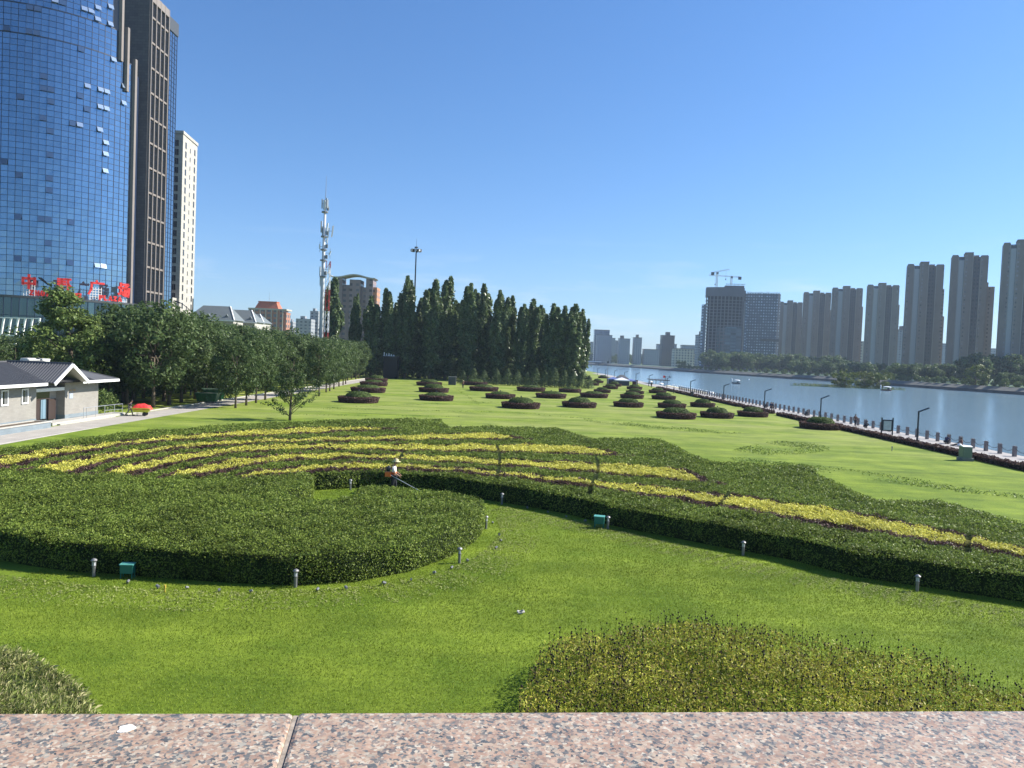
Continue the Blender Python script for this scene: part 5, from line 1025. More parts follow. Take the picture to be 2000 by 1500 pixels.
for i, (x, yt, Y, wpx, v_) in enumerate(res):
    q = DY(x, yt, Y); h = q.z; w = wpx / 1500 * Y * .93; t_ = tag(empty('residential_tower', (q.x, Y, 1.8), -math.atan2(q.x, Y) * .85), desc[i], 'apartment tower', 'residential towers across the river'); h -= 1.8
    s_ = w / 30.0
    def bx_(x0, x1, y0, h1, mt, nm, y1=16):
        b = MB(); b.box((x0 * s_, y0 * s_, 0), (x1 * s_, y1 * s_, h1)); 
        return b.build(nm, [M[mt]], t_)
    b = MB(); 
    for x0, x1, y0, hh in ((-15, -9.5, 1.0, h - 1.6), (-4.6, 2.0, 0, h), (8.2, 14.4, 3.2, h - 1.8)): b.box((x0 * s_, y0 * s_, 0), (x1 * s_, 16 * s_, hh))
    b.build('wall', [M['restower']], t_)
    b = MB()
    for x0, x1, y0, hh in ((-4.9, -4.3, -.3, h - 1), (1.5, 2.2, -.3, h - .5), (-9.9, -9.3, .7, h - 2.4), (7.9, 8.6, 2.9, h - 2.6)): b.box((x0 * s_, y0 * s_, 0), (x1 * s_, (y0 + 1.2) * s_, hh))
    b.build('pier', [M['pierlight']], t_)
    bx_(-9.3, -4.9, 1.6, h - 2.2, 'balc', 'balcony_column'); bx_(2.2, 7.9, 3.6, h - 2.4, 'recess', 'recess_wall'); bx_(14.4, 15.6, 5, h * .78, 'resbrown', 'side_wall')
    b = MB(); nfl = int((h - 8) / 3.05)
    for f_ in range(nfl): b.box((-8.9 * s_, 1.0 * s_, 4 + f_ * 3.05), (-6.1 * s_, 1.6 * s_, 4.9 + f_ * 3.05)); b.box((-6.0 * s_, .9 * s_, 4.3 + f_ * 3.05), (-5.2 * s_, 1.6 * s_, 6.4 + f_ * 3.05)) if f_ % 2 else None
    b.box((-9.2 * s_, 1.45 * s_, 0), (-5.0 * s_, 1.58 * s_, h - 5)); b.build('balcony', [M['balrail']], t_)
    b = MB(); b.box((-4.8 * s_, -.3 * s_, h), (2.2 * s_, 16 * s_, h + .9)); b.box((-14.6 * s_, 1.4 * s_, h - 1.6), (-9.9 * s_, 12 * s_, h - .8)); b.box((3 * s_, 5 * s_, h - 2.4), (7 * s_, 12 * s_, h - .9)); b.box((8.6 * s_, 3.6 * s_, h - 1.8), (14 * s_, 12 * s_, h - 1.1)); b.build('roof', [M['resplain']], t_)
    if v_ == 2:
        hw_ = {4: .55, 5: .75, 6: .8}[i]; b = MB(); b.box((14.4 * s_, 8 * s_, 0), ((17 if i == 4 else 21) * s_, 18 * s_, h * hw_)); b.box((15 * s_, 7.4 * s_, h * hw_ * .3), (19 * s_, 8 * s_, h * hw_ * .3 + .6)) if i == 5 else None; b.build('wing', [M['resbrown']], t_)
# white dotted tower
q = DY(1491, 573, 900); t_ = tag(empty('dotted_tower', (q.x, 900, 1.8), -.25), 'blue grey tower dotted all over with pale square windows', 'apartment tower'); h = q.z - 1.8
M['dotted'] = winmat('dotted_wall', (.11, .125, .145), (.36, .42, .48), 2.9, 3.3, .42, .40, .06)
b = MB(); w = 19.5; b.prism([(-w, 2), (-w + 3, .2), (0, -1.2), (w - 3, -.6), (w, 1.5), (w, 18), (-w, 18)], 0, h); b.build('wall', [M['dotted']], t_)
b = MB()
for k in range(24): b.box((-w + 1.2 + 1.58 * k, 1.2, h), (-w + 1.6 + 1.58 * k, 1.6, h + random.uniform(.6, 2.4)))
b.box((-w + 1, 1.3, h + .8), (w - 1, 1.5, h + 1.1)); b.build('scaffold', [M['grey']], t_)
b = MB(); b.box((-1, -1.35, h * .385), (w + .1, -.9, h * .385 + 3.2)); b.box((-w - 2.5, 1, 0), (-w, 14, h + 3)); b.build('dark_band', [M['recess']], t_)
# tower under construction with two cranes
q = DY(1420, 560, 850); t_ = tag(empty('unfinished_tower', (q.x, 850, 1.8), -.2), 'broad unfinished tower of open concrete floors with netted lower storeys', 'construction tower'); h = q.z - 1.8
M['rawconc'] = mat('raw_concrete', (.165, .16, .16), .85, var=.12, vscale=.1); M['netting'] = winmat('blue_green_netting', (.06, .09, .105), (.08, .115, .13), 6, 3.5, .9, .6, .12); M['screen'] = mat('climbing_screen', (.13, .128, .14), .8, var=.1, vscale=.08); M['voiddark'] = mat('dark_core', (.035, .037, .042), .9)
w = 25.5
def curve(w0, w1, d, n=14): return [(w0 + (w1 - w0) * k / n, -d * math.sin(math.pi * k / n)) for k in range(n + 1)]
outl = curve(-w + 4, w - 7, 5) + [(w - 7, 18), (-w + 4, 18)]; core = [(x * .9, y * .6 + 2.5) for x, y in outl]
b = MB(); b.prism(core, 0, h - 9); b.build('core_wall', [M['voiddark']], t_)
b = MB(); nf = int((h - 12) / 3.5)
for f_ in range(nf): b.prism(outl, f_ * 3.5 + 3.0, f_ * 3.5 + 3.8)
b.build('floor_slab', [M['rawconc']], t_)
b = MB()
for k in range(11):
    x_ = -w + 4.3 + (2 * w - 11.6) * k / 10; y_ = -5 * math.sin(math.pi * k / 10) + .2; b.box((x_ - .55, y_, 0), (x_ + .55, y_ + .8, h - 10))
for k in range(5): b.box((w - 7.9, 2 + 3.5 * k, 0), (w - 7.1, 2.8 + 3.5 * k, h - 10))
b.build('column', [M['rawconc']], t_)
b = MB(); b.prism([(x, y - .5) for x, y in curve(-w + 3.6, w - 6.6, 5)] + [(w - 6.6, 18.5), (-w + 3.6, 18.5)], h - 11, h - 1.0); b.box((-2, 2, h - 1), (w - 7, 16, h + 1.5)); b.build('climbing_screen', [M['screen']], t_)
b = MB(); b.prism([(x, y - .6) for x, y in curve(-8, w - 8, 4.6)] + [(w - 8, 3), (-8, 3)], 0, h * .52); b.build('safety_netting', [M['netting']], t_)
b = MB(); b.prism([(-w, 2), (-w + 4.4, -1), (-w + 4.4, 16), (-w, 16)], 0, h - 20); b.build('stair_tower', [M['dotted']], t_); b = MB(); b.box((w - 5.2, 0, 0), (w - 2.4, 12, h - 15)); b.build('hoist_tower', [M['dotted']], t_)
b = MB()
for k in range(14): b.box((-1 + 1.45 * k, 1.7, h + 1.5), (-.7 + 1.45 * k, 2, h + 3.3 + .5 * (k % 3 == 0)))
b.box((-1, 1.6, h + 3.0), (w - 6, 2.0, h + 3.4)); b.build('scaffold', [M['grey']], t_)
def crane(name_lab, x, yb, ym, xj0, yj0, xj1, yj1, Y):
    q0, q1 = DY(x, yb, Y), DY(x, ym, Y); r_ = tag(empty('tower_crane', (q0.x, Y, q0.z)), name_lab, 'crane', 'cranes over the unfinished tower'); hh = q1.z - q0.z
    b = MB(); s_ = .75
    for sx_, sy_ in ((-s_, -s_), (s_, -s_), (s_, s_), (-s_, s_)): b.bar((sx_, sy_, 0), (sx_, sy_, hh), .32)
    n_ = int(hh / 2)
    for k in range(n_):
        z0, z1 = hh * k / n_, hh * (k + 1) / n_; b.bar((-s_, -s_, z0), (s_, -s_, z1), .2); b.bar((s_, s_, z0), (-s_, s_, z1), .2)
    b.build('mast', [M['white']], r_)
    a, c = DY(xj0, yj0, Y) - q0, DY(xj1, yj1, Y) - q0; a.y = c.y = 0; b = MB()
    d_ = (c - a); n_ = 16
    for o_ in (Vector((0, -.6, 0)), Vector((0, .6, 0)), Vector((0, 0, 1.1))): b.bar(a + o_, c + o_, .26)
    for k in range(n_): b.bar(a + d_ * (k / n_) + Vector((0, -.6, 0)), a + d_ * ((k + 1) / n_) + Vector((0, 0, 1.1)), .16); b.bar(a + d_ * (k / n_) + Vector((0, .6, 0)), a + d_ * ((k + 1) / n_) + Vector((0, 0, 1.1)), .16)
    b.build('jib', [M['white']], r_)
    cw = a if a.length < c.length else c; b = MB(); b.box((cw.x - 1.6, -1, cw.z - 2.4), (cw.x + 1.6, 1, cw.z + .8)); b.build('counterweight', [M['darkgrey']], r_)
    b = MB(); b.box((-1.2, -1.6, hh - 2.2), (1.2, -.8, hh + .2)); b.build('cab', [M['grey']], r_)
    far = c if cw is a else a; b = MB(); b.tube([far * .72 + Vector((0, 0, hh * .28 - .3)), far * .72 + Vector((0, 0, hh * .28 - 9))], .08, 4); b.box((far.x * .72 - .4, -.4, far.z * .72 + hh * .28 - 10.5), (far.x * .72 + .4, .4, far.z * .72 + hh * .28 - 9)); b.build('hoist_rope', [M['darkgrey']], r_)
crane('white tower crane with a raised jib above the unfinished tower', 1399.5, 560, 532, 1392, 533, 1425, 527, 856)
crane('white tower crane with a long level jib above the unfinished tower', 1428, 556, 540, 1445, 542, 1385, 538, 858)
# smaller far buildings
M['fb1'] = winmat('far_pale_wall', (.30, .31, .33), (.10, .12, .15), 3.5, 3.2, .5, .5); M['fb2'] = winmat('far_blue_glass', (.12, .16, .22), (.08, .12, .18), 3, 3.6, .8, .6); M['fb3'] = winmat('far_brown_wall', (.15, .125, .11), (.05, .05, .055), 3.5, 3.0, .5, .5); M['fb4'] = winmat('far_cream_wall', (.58, .53, .43), (.10, .11, .12), 4, 3.6, .5, .5)
far = [(1134, 1161, 668, 1500, 'fb1', None, 'palest hazy block, half hidden behind the poplar row'), (1162, 1191, 645, 1300, 'fb2', None, 'dark blue slab standing behind the striped office block'), (1166, 1196, 655, 1280, 'fb1', None, 'pale striped office block left of the river bend'), (1196, 1202, 661, 1420, 'fb1', None, 'thin pale tower right of the striped office block'), (1202, 1211, 666, 1450, 'fb1', None, 'low hazy block between the office block and the two slim towers'), (1210, 1231, 662, 1250, 'fb1', 1216, 'left of the two hazy slim towers at the river bend'), (1239, 1254, 660, 1250, 'fb1', 1246, 'right of the two hazy slim towers at the river bend'),
       (1258, 1290, 683, 1250, 'fb1', None, 'long low pale block in the gap left of the brown tower'), (1285, 1295, 673, 1300, 'fb1', None, 'hazy block touching the left side of the brown tower'), (1294, 1318, 656, 1100, 'fb3', 1306, 'brown tower with a square roof house standing alone'), (1318, 1322, 673, 1350, 'fb1', None, 'narrow hazy block just right of the brown tower'), (1333, 1362, 675, 1300, 'fb1', None, 'hazy block above the cream building'), (1317, 1356, 682, 1050, 'fb4', None, 'cream low building with many windows among the far trees'), (1350, 1368, 690, 1060, 'fb4', None, 'small cream building right of the long cream one'), (1364, 1375, 655, 1000, 'fb1', 1371, 'grey tower touching the left side of the unfinished tower'),
       (1680, 1692, 668, 980, 'fb4', None, 'cream block in the gap left of the fourth residential tower'), (1753, 1772, 645, 950, 'fb1', 1768, 'pale tower in the gap left of the fifth residential tower'), (1840, 1858, 672, 1150, 'fb1', None, 'mauve hazy slab in the gap between the two tall towers'), (1938, 1968, 682, 1200, 'fb1', None, 'lowest hazy slab, left of the tallest tower')]
for (x0, x1, yt, Y, mt, rx, lab) in far:
    a_, c_ = DY(x0, yt, Y), DY(x1, yt, Y); t_ = tag(empty('far_building', ((a_.x + c_.x) / 2, Y, 1.8)), lab, 'building', 'hazy buildings beyond the river'); w = (c_.x - a_.x) / 2; h = (a_.z + c_.z) / 2 - 1.8
    b = MB(); b.box((-w, 0, 0), (w, 16, h)); b.build('wall', [M[mt]], t_)
    b = MB(); b.box((-w - .3, -.3, h), (w + .3, 16.3, h + .9))
    if rx: cx_ = DY(rx, yt, Y).x - (a_.x + c_.x) / 2; b.box((cx_ - w * .3, 3, h + .9), (cx_ + w * .3, 12, h + 5.5))
    b.build('roof', [M['fb3' if mt == 'fb3' else 'resplain']], t_)
# bridge at the bend, railing along the far bank
br = tag(empty('river_bridge', (60, 1260, 0)), 'low distant bridge crossing the river bend', 'bridge')
b = MB(); b.box((-60, 0, 2.2), (85, 14, 4.0)); b.build('deck', [M['rawconc']], br)
for k in range(5): b = MB(); b.box((-20 + 24 * k, 2, -2.5), (-16 + 24 * k, 12, 2.2)); b.build('pier', [M['rawconc']], br)
b = MB(); b.box((-60, -.1, 4.0), (85, .1, 5.2)); b.build('parapet', [M['white']], br)
fr = tag(empty('bank_railing', (0, 0, 2.05)), 'pale railing running along the top of the far embankment', 'railing')
pts = [Vector((x + 9.5, y, 0)) for x, y in FARBANK[2:]]; b = MB()
for a_, c_ in zip(pts[:-1], pts[1:]): b.bar(a_ + Vector((0, 0, 1)), c_ + Vector((0, 0, 1)), .12, .14); b.bar(a_ + Vector((0, 0, .5)), c_ + Vector((0, 0, .5)), .08, .08)
b.build('handrail', [M['white']], fr); b = MB()
for a_, c_ in zip(pts[:-1], pts[1:]):
    n_ = int((c_ - a_).length / 3)
    for k in range(n_): b.bar(a_ + (c_ - a_) * k / n_, a_ + (c_ - a_) * k / n_ + Vector((0, 0, 1)), .1, .1)
tag(b.build('post', [M['white']], fr), kind='stuff')

# ------------------------------------------------------------------ mast, floodlight
q = DY(627.5, 640, 190); qt = DY(634, 390, 190)
M['mastgrey'] = mat('mast_paint', (.55, .56, .57), .5, var=.1, vscale=.8)
ma = tag(empty('telecom_mast', (q.x, 190, 0)), 'tall white telecom mast bristling with antenna panels', 'mast'); H_ = qt.z
b = MB(); b.tube([(0, 0, 0), (0, 0, 24), (.05, 0, H_ - 1)], [.58, .48, .26], 10); b.build('pole', [M['mastgrey']], ma, True)
b = MB(); b.tube([(.1, 0, H_ - 1), (.1, 0, H_ + 5.8)], [.09, .03], 5); b.build('lightning_rod', [M['grey']], ma)
M['latred'] = mat('red_lattice_paint', (.35, .05, .04), .6)
b = MB()
for k in range(16):
    z0, z1 = 1.5 + k * 1.75, 1.5 + (k + 1) * 1.75; mi = 1 if (k // 3) % 2 else 0
    for sx_, sy_ in ((.95, -.5), (1.95, -.5), (1.45, .5)): b.bar((sx_, sy_, z0), (sx_, sy_, z1), .13, .13, mi)
    b.bar((.95, -.5, z0), (1.95, -.5, z1), .09, .09, mi); b.bar((1.95, -.5, z0), (1.45, .5, z1), .09, .09, mi); b.bar((.6, 0, z1), (1.0, -.3, z1), .1, .1, mi)
b.build('ladder_tower', [M['white'], M['latred']], ma)
pan = MB(); pan.box((-.16, -.09, -1.1), (.16, .09, 1.1)); arm = MB(); fp = None
for (dx, zz, sc_, tl) in [(-.75, H_ - 1.0, 1.0, 0), (-.3, H_ - 1.2, 1.1, 0), (.35, H_ - .8, 1.1, 0), (.75, H_ - 1.1, .9, 0), (.05, H_ - 1.6, 1.2, 0), (-.8, H_ - 6.6, 1.3, 0), (-.45, H_ - 7.8, 1.0, 0), (.75, H_ - 7, 1.2, .12), (1.05, H_ - 8, 1.1, .1), (1.95, H_ - 7.6, 1.3, .12), (-.95, H_ - 11.5, .5, 0), (1.6, H_ - 13, .5, .35), (1.5, H_ - 17, .95, .05), (-.8, H_ - 17.5, 1.0, 0), (-.6, H_ - 20, .9, 0), (.9, H_ - 10, .6, 0), (.2, H_ - 11, 1.1, 0)]:
    if fp is None: o = fp = pan.build('antenna_panel', [M['white']], ma)
    else: o = fp.copy(); COL.objects.link(o); par(o, ma)
    o.location = (dx, random.uniform(-.5, .4), zz); o.scale = (1, 1, sc_); o.rotation_euler = (0, tl, random.uniform(-.6, .6)); arm.bar((.05, 0, zz), (dx, 0, zz), .09); arm.bar((dx, 0, zz - 1.3), (dx, 0, zz + 1.2), .08)
for zz in (H_ - 3.2, H_ - 9.2, H_ - 12.4, H_ - 15, H_ - 19): arm.tube([(0, 0, zz), (0, 0, zz + .35)], .8, 10); arm.box((.5, -.3, zz + .6), (1.0, .2, zz + 1.5))
arm.tube([(0, 0, H_ - 22), (0, 0, H_ - 1)], .15, 6); arm.build('bracket_frame', [M['grey']], ma)
q = DY(810.5, 560, 262); qt = DY(810, 486, 262)
fl = tag(empty('floodlight_mast', (q.x, 262, 0)), 'high floodlight mast with a ring of lamps above the poplars', 'floodlight mast')
b = MB(); b.tube([(0, 0, 0), (0, 0, qt.z)], [.38, .2], 8); b.tube([(0, 0, qt.z), (0, 0, qt.z + 3.4)], [.06, .03], 5); b.build('pole', [M['lamppost']], fl)
b = MB(); b.tube([(0, 0, qt.z - .5), (0, 0, qt.z - .2)], 1.5, 12); b.tube([(0, 0, qt.z + .3), (0, 0, qt.z + .7)], .6, 10); b.build('lamp_ring', [M['darkgrey']], fl)
for k in range(8):
    a_ = 6.283 * k / 8; b = MB(); d_ = Vector((math.cos(a_), math.sin(a_), 0)); b.obox(d_ * 1.55 + Vector((0, 0, qt.z - .55)), d_ * .3, Vector((-d_.y, d_.x, 0)) * .38, Vector((0, 0, .42))); b.obox(d_ * 1.86 + Vector((0, 0, qt.z - .6)), d_ * .02, Vector((-d_.y, d_.x, 0)) * .32, Vector((0, 0, .34)), 1); b.build('lamp_head', [M['darkgrey'], M['glasslamp']], fl)
for (xt, yt, xb, yb, xh, yh, Y, lab) in [(377, 583, 376, 625, 343, 590, 118, 'dark street lamp post rising from the wood beside the cream tower'), (140, 575, 140, 640, 80, 545, 106, 'arched street lamp in front of the red roof letters')]:
    qb, qt_, qh = DY(xb, yb, Y), DY(xt, yt, Y), DY(xh, yh, Y); sl = tag(empty('arm_street_lamp', (qb.x, Y, 0)), lab, 'street lamp'); b = MB(); b.tube([(0, 0, 0), (0, 0, qt_.z)], [.12, .09], 7); b.build('pole', [M['lamppost']], sl)
    b = MB(); m0 = Vector((0, 0, qt_.z - (2.2 if Y > 100 else .5))); e = Vector((qh.x - qb.x, 0, qh.z)); pts = [m0 + (e - m0) * t + Vector((0, 0, .35 * math.sin(t * math.pi * .8))) for t in [k / 8 for k in range(9)]]; b.tube(pts, .055, 6); b.build('arm', [M['lamppost']], sl); b = MB(); b.bar(pts[-3] + Vector((0, 0, -.05)), pts[-1] + Vector((-.25, 0, -.02)), .34, .16); b.build('lamp_head', [M['black']], sl)
# small roofed hut with white roof letters among the poplars
q = DY(749, 700, 214); hu = tag(empty('hut', (q.x, 226, 0)), 'dark hut with small white roof ornaments in the shade of the poplars', 'hut'); z_ = DY(749, 695, 226).z
b = MB(); b.box((-2.0, 0, 0), (2.0, 4, z_ - .3)); b.build('wall', [M['black']], hu); b = MB(); b.box((-2.3, -.4, z_ - .3), (2.3, 4.4, z_)); b.build('roof', [M['darkgrey']], hu)
for k in range(5): b = MB(); b.box((-1.9 + .7 * k - .12, .2, z_), (-1.9 + .7 * k + .12, .45, z_ + (1.1, .7, .8, .6, .45)[k])); b.box((-1.9 + .7 * k - .24, .15, z_), (-1.9 + .7 * k + .24, .5, z_ + .2)); b.build('ornament', [M['white']], hu)
q = W(891, 748); kb = tag(empty('dark_cabinet', (q.x, 197, 0)), 'tall dark cabinet at the foot of the poplars beside the small conifers', 'cabinet'); b = MB(); b.box((-.95, -.7, 0), (.95, .7, 2.0)); b.build('body', [M['darkgrey']], kb); b = MB(); b.box((-1.02, -.78, 2.0), (1.02, .78, 2.12)); b.build('lid', [M['plinth']], kb)
# ------------------------------------------------------------------ clipped flower beds on the middle lawn
def ring_leaf(r0, r1, h, n):
    a_ = rng.uniform(0, 6.283, n); u = rng.uniform(0, 1, n); side = u < .62; top = ~side
    rr = np.where(side, r1 + rng.normal(0, .05, n), rng.uniform(r0, r1, n)); z = np.where(side, rng.uniform(.03, h, n), h + rng.normal(0, .035, n)); rr = rr * np.where(side, .95 + .07 * z / h, 1)
    c = np.column_stack([np.cos(a_) * rr, np.sin(a_) * rr, z]); nn_ = np.column_stack([np.cos(a_) * side, np.sin(a_) * side, .35 * side + top]); return leafquads(c, nn_, rng.uniform(.08, .15, n), .5, .6)
def dome_leaf(r, z0, hh, n, flat):
    a_ = rng.uniform(0, 6.283, n); t = rng.uniform(0, 1, n) ** .5; rr = r * t; z = z0 + hh * np.clip(1 - t ** flat, 0, 1) ** .8 + rng.normal(0, .03, n); c = np.column_stack([np.cos(a_) * rr, np.sin(a_) * rr, z]); return leafquads(c, np.column_stack([np.cos(a_) * t, np.sin(a_) * t, np.full(n, .8)]), rng.uniform(.07, .13, n), .5, .6)
def make_bed(dome_r, dome_h, flat, lampy):
    root = empty('clipped_bed'); b = MB(); b.prism([(2.85 * math.cos(6.283 * k / 28), 2.85 * math.sin(6.283 * k / 28)) for k in range(28)], 0, .74)
    leafmesh('ring_hedge', ring_leaf(1.5, 3.0, .82, 5200), [M['purple'], M['purplebase']], root, base=b)
    b = MB(); b.lathe([(dome_r * .97, .5), (dome_r * .95, .8), (dome_r * .8, .8 + dome_h * .55), (dome_r * .45, .78 + dome_h * .85), (.02, .76 + dome_h * .95)], 18); leafmesh('dome_shrub', dome_leaf(dome_r, .80, dome_h, 4200, flat), [M['dome'], M['hedgebase']], root, base=b)
    if lampy: b = MB(); b.tube([(0, 0, .7), (0, 0, .98 + dome_h)], .05, 6); b.tube([(0, 0, .98 + dome_h), (0, 0, 1.12 + dome_h)], .11, 8); b.build('spot_lamp', [M['darkgrey']], root)
    return root
BP = [make_bed(2.05, .78, 4.0, 1), make_bed(2.1, .45, 4.0, 1), make_bed(2.15, .66, 4.4, 0)]
beds = [(700, 788, 80, 0, 'nearest clipped bed at the left end, with a high green dome'), (719, 767.5, 68, 1, 'second clipped bed behind the left end one, nearly flat on top'), (730, 754.5, 54, 1, 'third clipped bed of the left cluster'), (735, 746, 44, 0, 'farthest clipped bed of the left cluster, high domed'), (852, 783.5, 68, 1, 'nearest clipped bed of the second cluster from the left'), (847, 767, 59, 0, 'middle clipped bed of the second cluster from the left'), (838, 754, 50, 2, 'farthest clipped bed of the second cluster from the left'),
        (928, 753, 48, 2, 'clipped bed beside the standing gardener under the poplars'), (945, 764.5, 57, 1, 'clipped bed just in front of the one beside the gardener'), (977, 779.5, 59, 1, 'nearest clipped bed of the third cluster from the left'), (1017, 799, 77, 0, 'large clipped bed nearest the striped hedge in the middle of the lawn'), (1037, 765, 56, 1, 'flat clipped bed in front of the small conifers'), (1076, 778.5, 60, 1, 'flat topped clipped bed in the middle row of the lawn centre'), (1113, 767, 44, 1, 'small flat clipped bed before the right end of the conifers'), (1131, 797, 68, 0, 'clipped bed with a gap in its purple ring, right of the lawn centre'), (1160, 777.5, 55, 1, 'clipped bed behind the one with a gap in its ring'), (1176, 767.5, 33, 2, 'small clipped bed right of the conifers'), (1158, 753, 24, 0, 'round topped bed touching the corner of the conifers'), (1192, 760, 30, 2, 'low clipped bed in front of the tents'), (1167, 748, 23, 0, 'rounded bed behind the conifer corner'), (1200, 755, 28, 0, 'rounded green bed at the foot of the thin pole'),
        (1227, 796, 59, 2, 'nearest clipped bed of the column before the tents'), (1234, 779, 46, 2, 'second clipped bed of the column before the tents'), (1240, 770, 35, 2, 'third clipped bed of the column before the tents'), (1239, 761, 30, 2, 'farthest clipped bed of the column, close to the tents'), (1296, 781, 47, 2, 'clipped bed halfway along the promenade side'), (1284, 768.5, 34, 2, 'clipped bed by the promenade hedge opposite the flag'), (1312, 798, 55, 2, 'clipped bed behind the large one on the right lawn'), (1320, 819, 78, 2, 'large clipped bed nearest the camera on the right lawn'), (1372, 796, 48, 0, 'clipped bed against the promenade hedge by the third near lamp'), (1400, 817.5, 65, 0, 'clipped bed second from the right of the front line'), (1470, 815, 59, 0, 'clipped bed by the promenade hedge where two people stroll'), (1602, 840, 80, 0, 'biggest clipped bed at the right, under a street lamp'), (1146, 741, 20, 2, 'tiny far bed peeping past the conifers'), (1178, 739, 20, 2, 'tiny far bed left of the tents')]
ub = set()
for i, (x, y, w, v_, lab) in enumerate(beds):
    q = W(x, y); r_ = w / 1500 * q.y / 2; k_ = r_ / 3.05; Yc = q.y + r_ * .9; X_ = q.x * Yc / q.y
    place(BP, ub, v_, (X_, Yc, 0), i * 1.3, (k_, k_, min(1.25, .55 + k_ * .45)), lab, 'clipped bed', 'round clipped beds on the middle lawn')

# ------------------------------------------------------------------ promenade hedge, posts, lamps
segs = [(20, 72), (72.6, 91), (91.5, 110), (112.5, 126), (130, 145), (147, 176), (178, 205), (207, 232)]
for i, (y0, y1) in enumerate(segs):
    xo = 43.6 if i < 3 else 43.6; poly = dense([(xo, y0), (xo + 1.1, y0), (xo + 1.1, y1), (xo, y1), (xo, y0)], 3.0)[:-1]
    planting('berberis_hedge', '%s stretch of low red brown hedge along the promenade, counted from the right edge' % ordw(i), 'hedge', poly, .50, M['purple'], M['purplebase'], 'low red brown hedge along the promenade', k=1.5, tuft=.05)
def fracw(i): return ordw(i)
pr = tag(empty('chain_post', (50.0, 70, .06)), None, 'post', 'granite chain posts along the river')
b = MB(); b.box((-.15, -.15, 0), (.15, .15, .82)); b.box((-.12, -.12, .82), (.12, .12, .86)); b.box((-.16, -.16, .86), (.16, .16, 1.0)); b.box((-.11, -.11, 1.0), (.11, .11, 1.05)); b.build('shaft', [M['stone']], pr)
b = MB(); b.tube([(0, .16 + 1.96 * k / 10, .74 - .26 * math.sin(math.pi * k / 10)) for k in range(11)], .028, 5); b.build('chain', [M['chain']], pr)
for i in range(72):
    y = 64.4 + 2.28 * i; lab = '%s granite chain post of the river promenade, counting away from the right edge' % ordw(i)
    if i == 0: pr.location = (50.0, y, .06); pr['label'] = lab
    else: dup(pr, (50.0 - .004 * (y - 70), y, .06), 0, 1, lab)
lp = tag(empty('promenade_lamp', (47.5, 89.4, .06)), None, 'street lamp', 'dark bent street lamps along the promenade')
b = MB(); b.tube([(0, 0, 0), (0, 0, .35), (0, 0, .36), (0, 0, 3.42)], [.12, .12, .10, .095], 8); b.build('pole', [M['lamppost']], lp)
b = MB(); b.bar((-.03, 0, 3.36), (1.22, .1, 3.84), .19, .14); b.build('arm', [M['lamppost']], lp); b = MB(); b.bar((.45, .03, 3.50), (1.2, .1, 3.79), .11, .03); b.build('lamp_strip', [M['glasslamp']], lp); b = MB(); b.box((-.16, -.16, 0), (.16, .16, .05)); b.build('base_plate', [M['lamppost']], lp)
for i, y in enumerate([89.4, 117.2, 141.2, 166, 193.5, 219.2, 246, 272, 300, 330, 362, 396]):
    x = 47.5 - .030 * max(0, y - 110); x = max(x, 43.8); lab = '%s bent dark street lamp along the promenade, counting from the right' % ordw(i)
    if i == 0: lp.location = (x, y, .06); lp['label'] = lab
    else: dup(lp, (x, y, .06), 0, 1, lab)
nb = tag(empty('notice_board', (45.0, 91.6, 0)), 'dark framed notice board with a pale panel standing in the promenade hedge', 'notice board')
b = MB(); b.box((-.72, -.06, 0), (-.60, .06, 2.45)); b.box((.60, -.06, 0), (.72, .06, 2.45)); b.build('post', [M['lamppost']], nb); b = MB(); b.box((-.6, -.05, .85), (.6, .05, 2.2)); b.build('frame', [M['lamppost']], nb); b = MB(); b.box((-.46, -.07, .98), (.46, -.052, 2.05))
b.build('panel', [mat('pale_green_panel', (.42, .50, .46), .4, var=.15, vscale=5)], nb)
q = W(1891, 901); uc_ = tag(empty('utility_cabinet', (q.x, q.y + .5, 0)), 'sage green utility cabinet on a grey plinth by the promenade hedge', 'cabinet')
b = MB(); b.box((-.55, -.5, 0), (.55, .45, .28)); b.build('plinth', [M['plinth']], uc_); b = MB(); b.box((-.42, -.36, .28), (.42, .36, 1.32)); b.build('body', [M['sage']], uc_); b = MB(); b.add([(-.46, -.4, 1.32), (.46, -.4, 1.32), (.46, .4, 1.32), (-.46, .4, 1.32), (-.46, 0, 1.42), (.46, 0, 1.42)], [(0, 1, 5, 4), (2, 3, 4, 5), (1, 2, 5), (3, 0, 4)]); b.build('lid', [M['white']], uc_); b = MB(); b.box((-.4, -.385, .32), (-.005, -.365, 1.28)); b.box((.005, -.385, .32), (.4, -.365, 1.28)); b.build('door', [M['sage']], uc_)
def small_post(name, lab, cat, x, y, h, m_, r=.045):
    q = W(x, y); b = MB(); b.tube([(0, 0, 0), (0, 0, h)], r, 7); b.tube([(0, 0, h), (0, 0, h + .1)], r * 1.9, 7); return tag(b.build(name, [M[m_]], loc=(q.x, q.y, 0)), lab, cat)
small_post('sprinkler_stake', 'small grey stake standing alone on the right lawn', 'stake', 1742, 881, .36, 'grey', .04)
small_post('marker_stake', 'short yellow stake in the grass before the round hedge', 'stake', 322, 1157, .14, 'stake', .02)
# mown-in sprinkler collar
q = W(1017, 1198); b = MB(); b.tube([(0.1 * math.cos(6.283 * k / 16), .1 * math.sin(6.283 * k / 16), .05 + .02 * math.sin(k)) for k in range(17)], .028, 6); tag(b.build('sprinkler_ring', [M['kerb']], loc=(q.x, q.y, 0)), 'pale ring around a sprinkler hole in the near lawn', 'sprinkler')

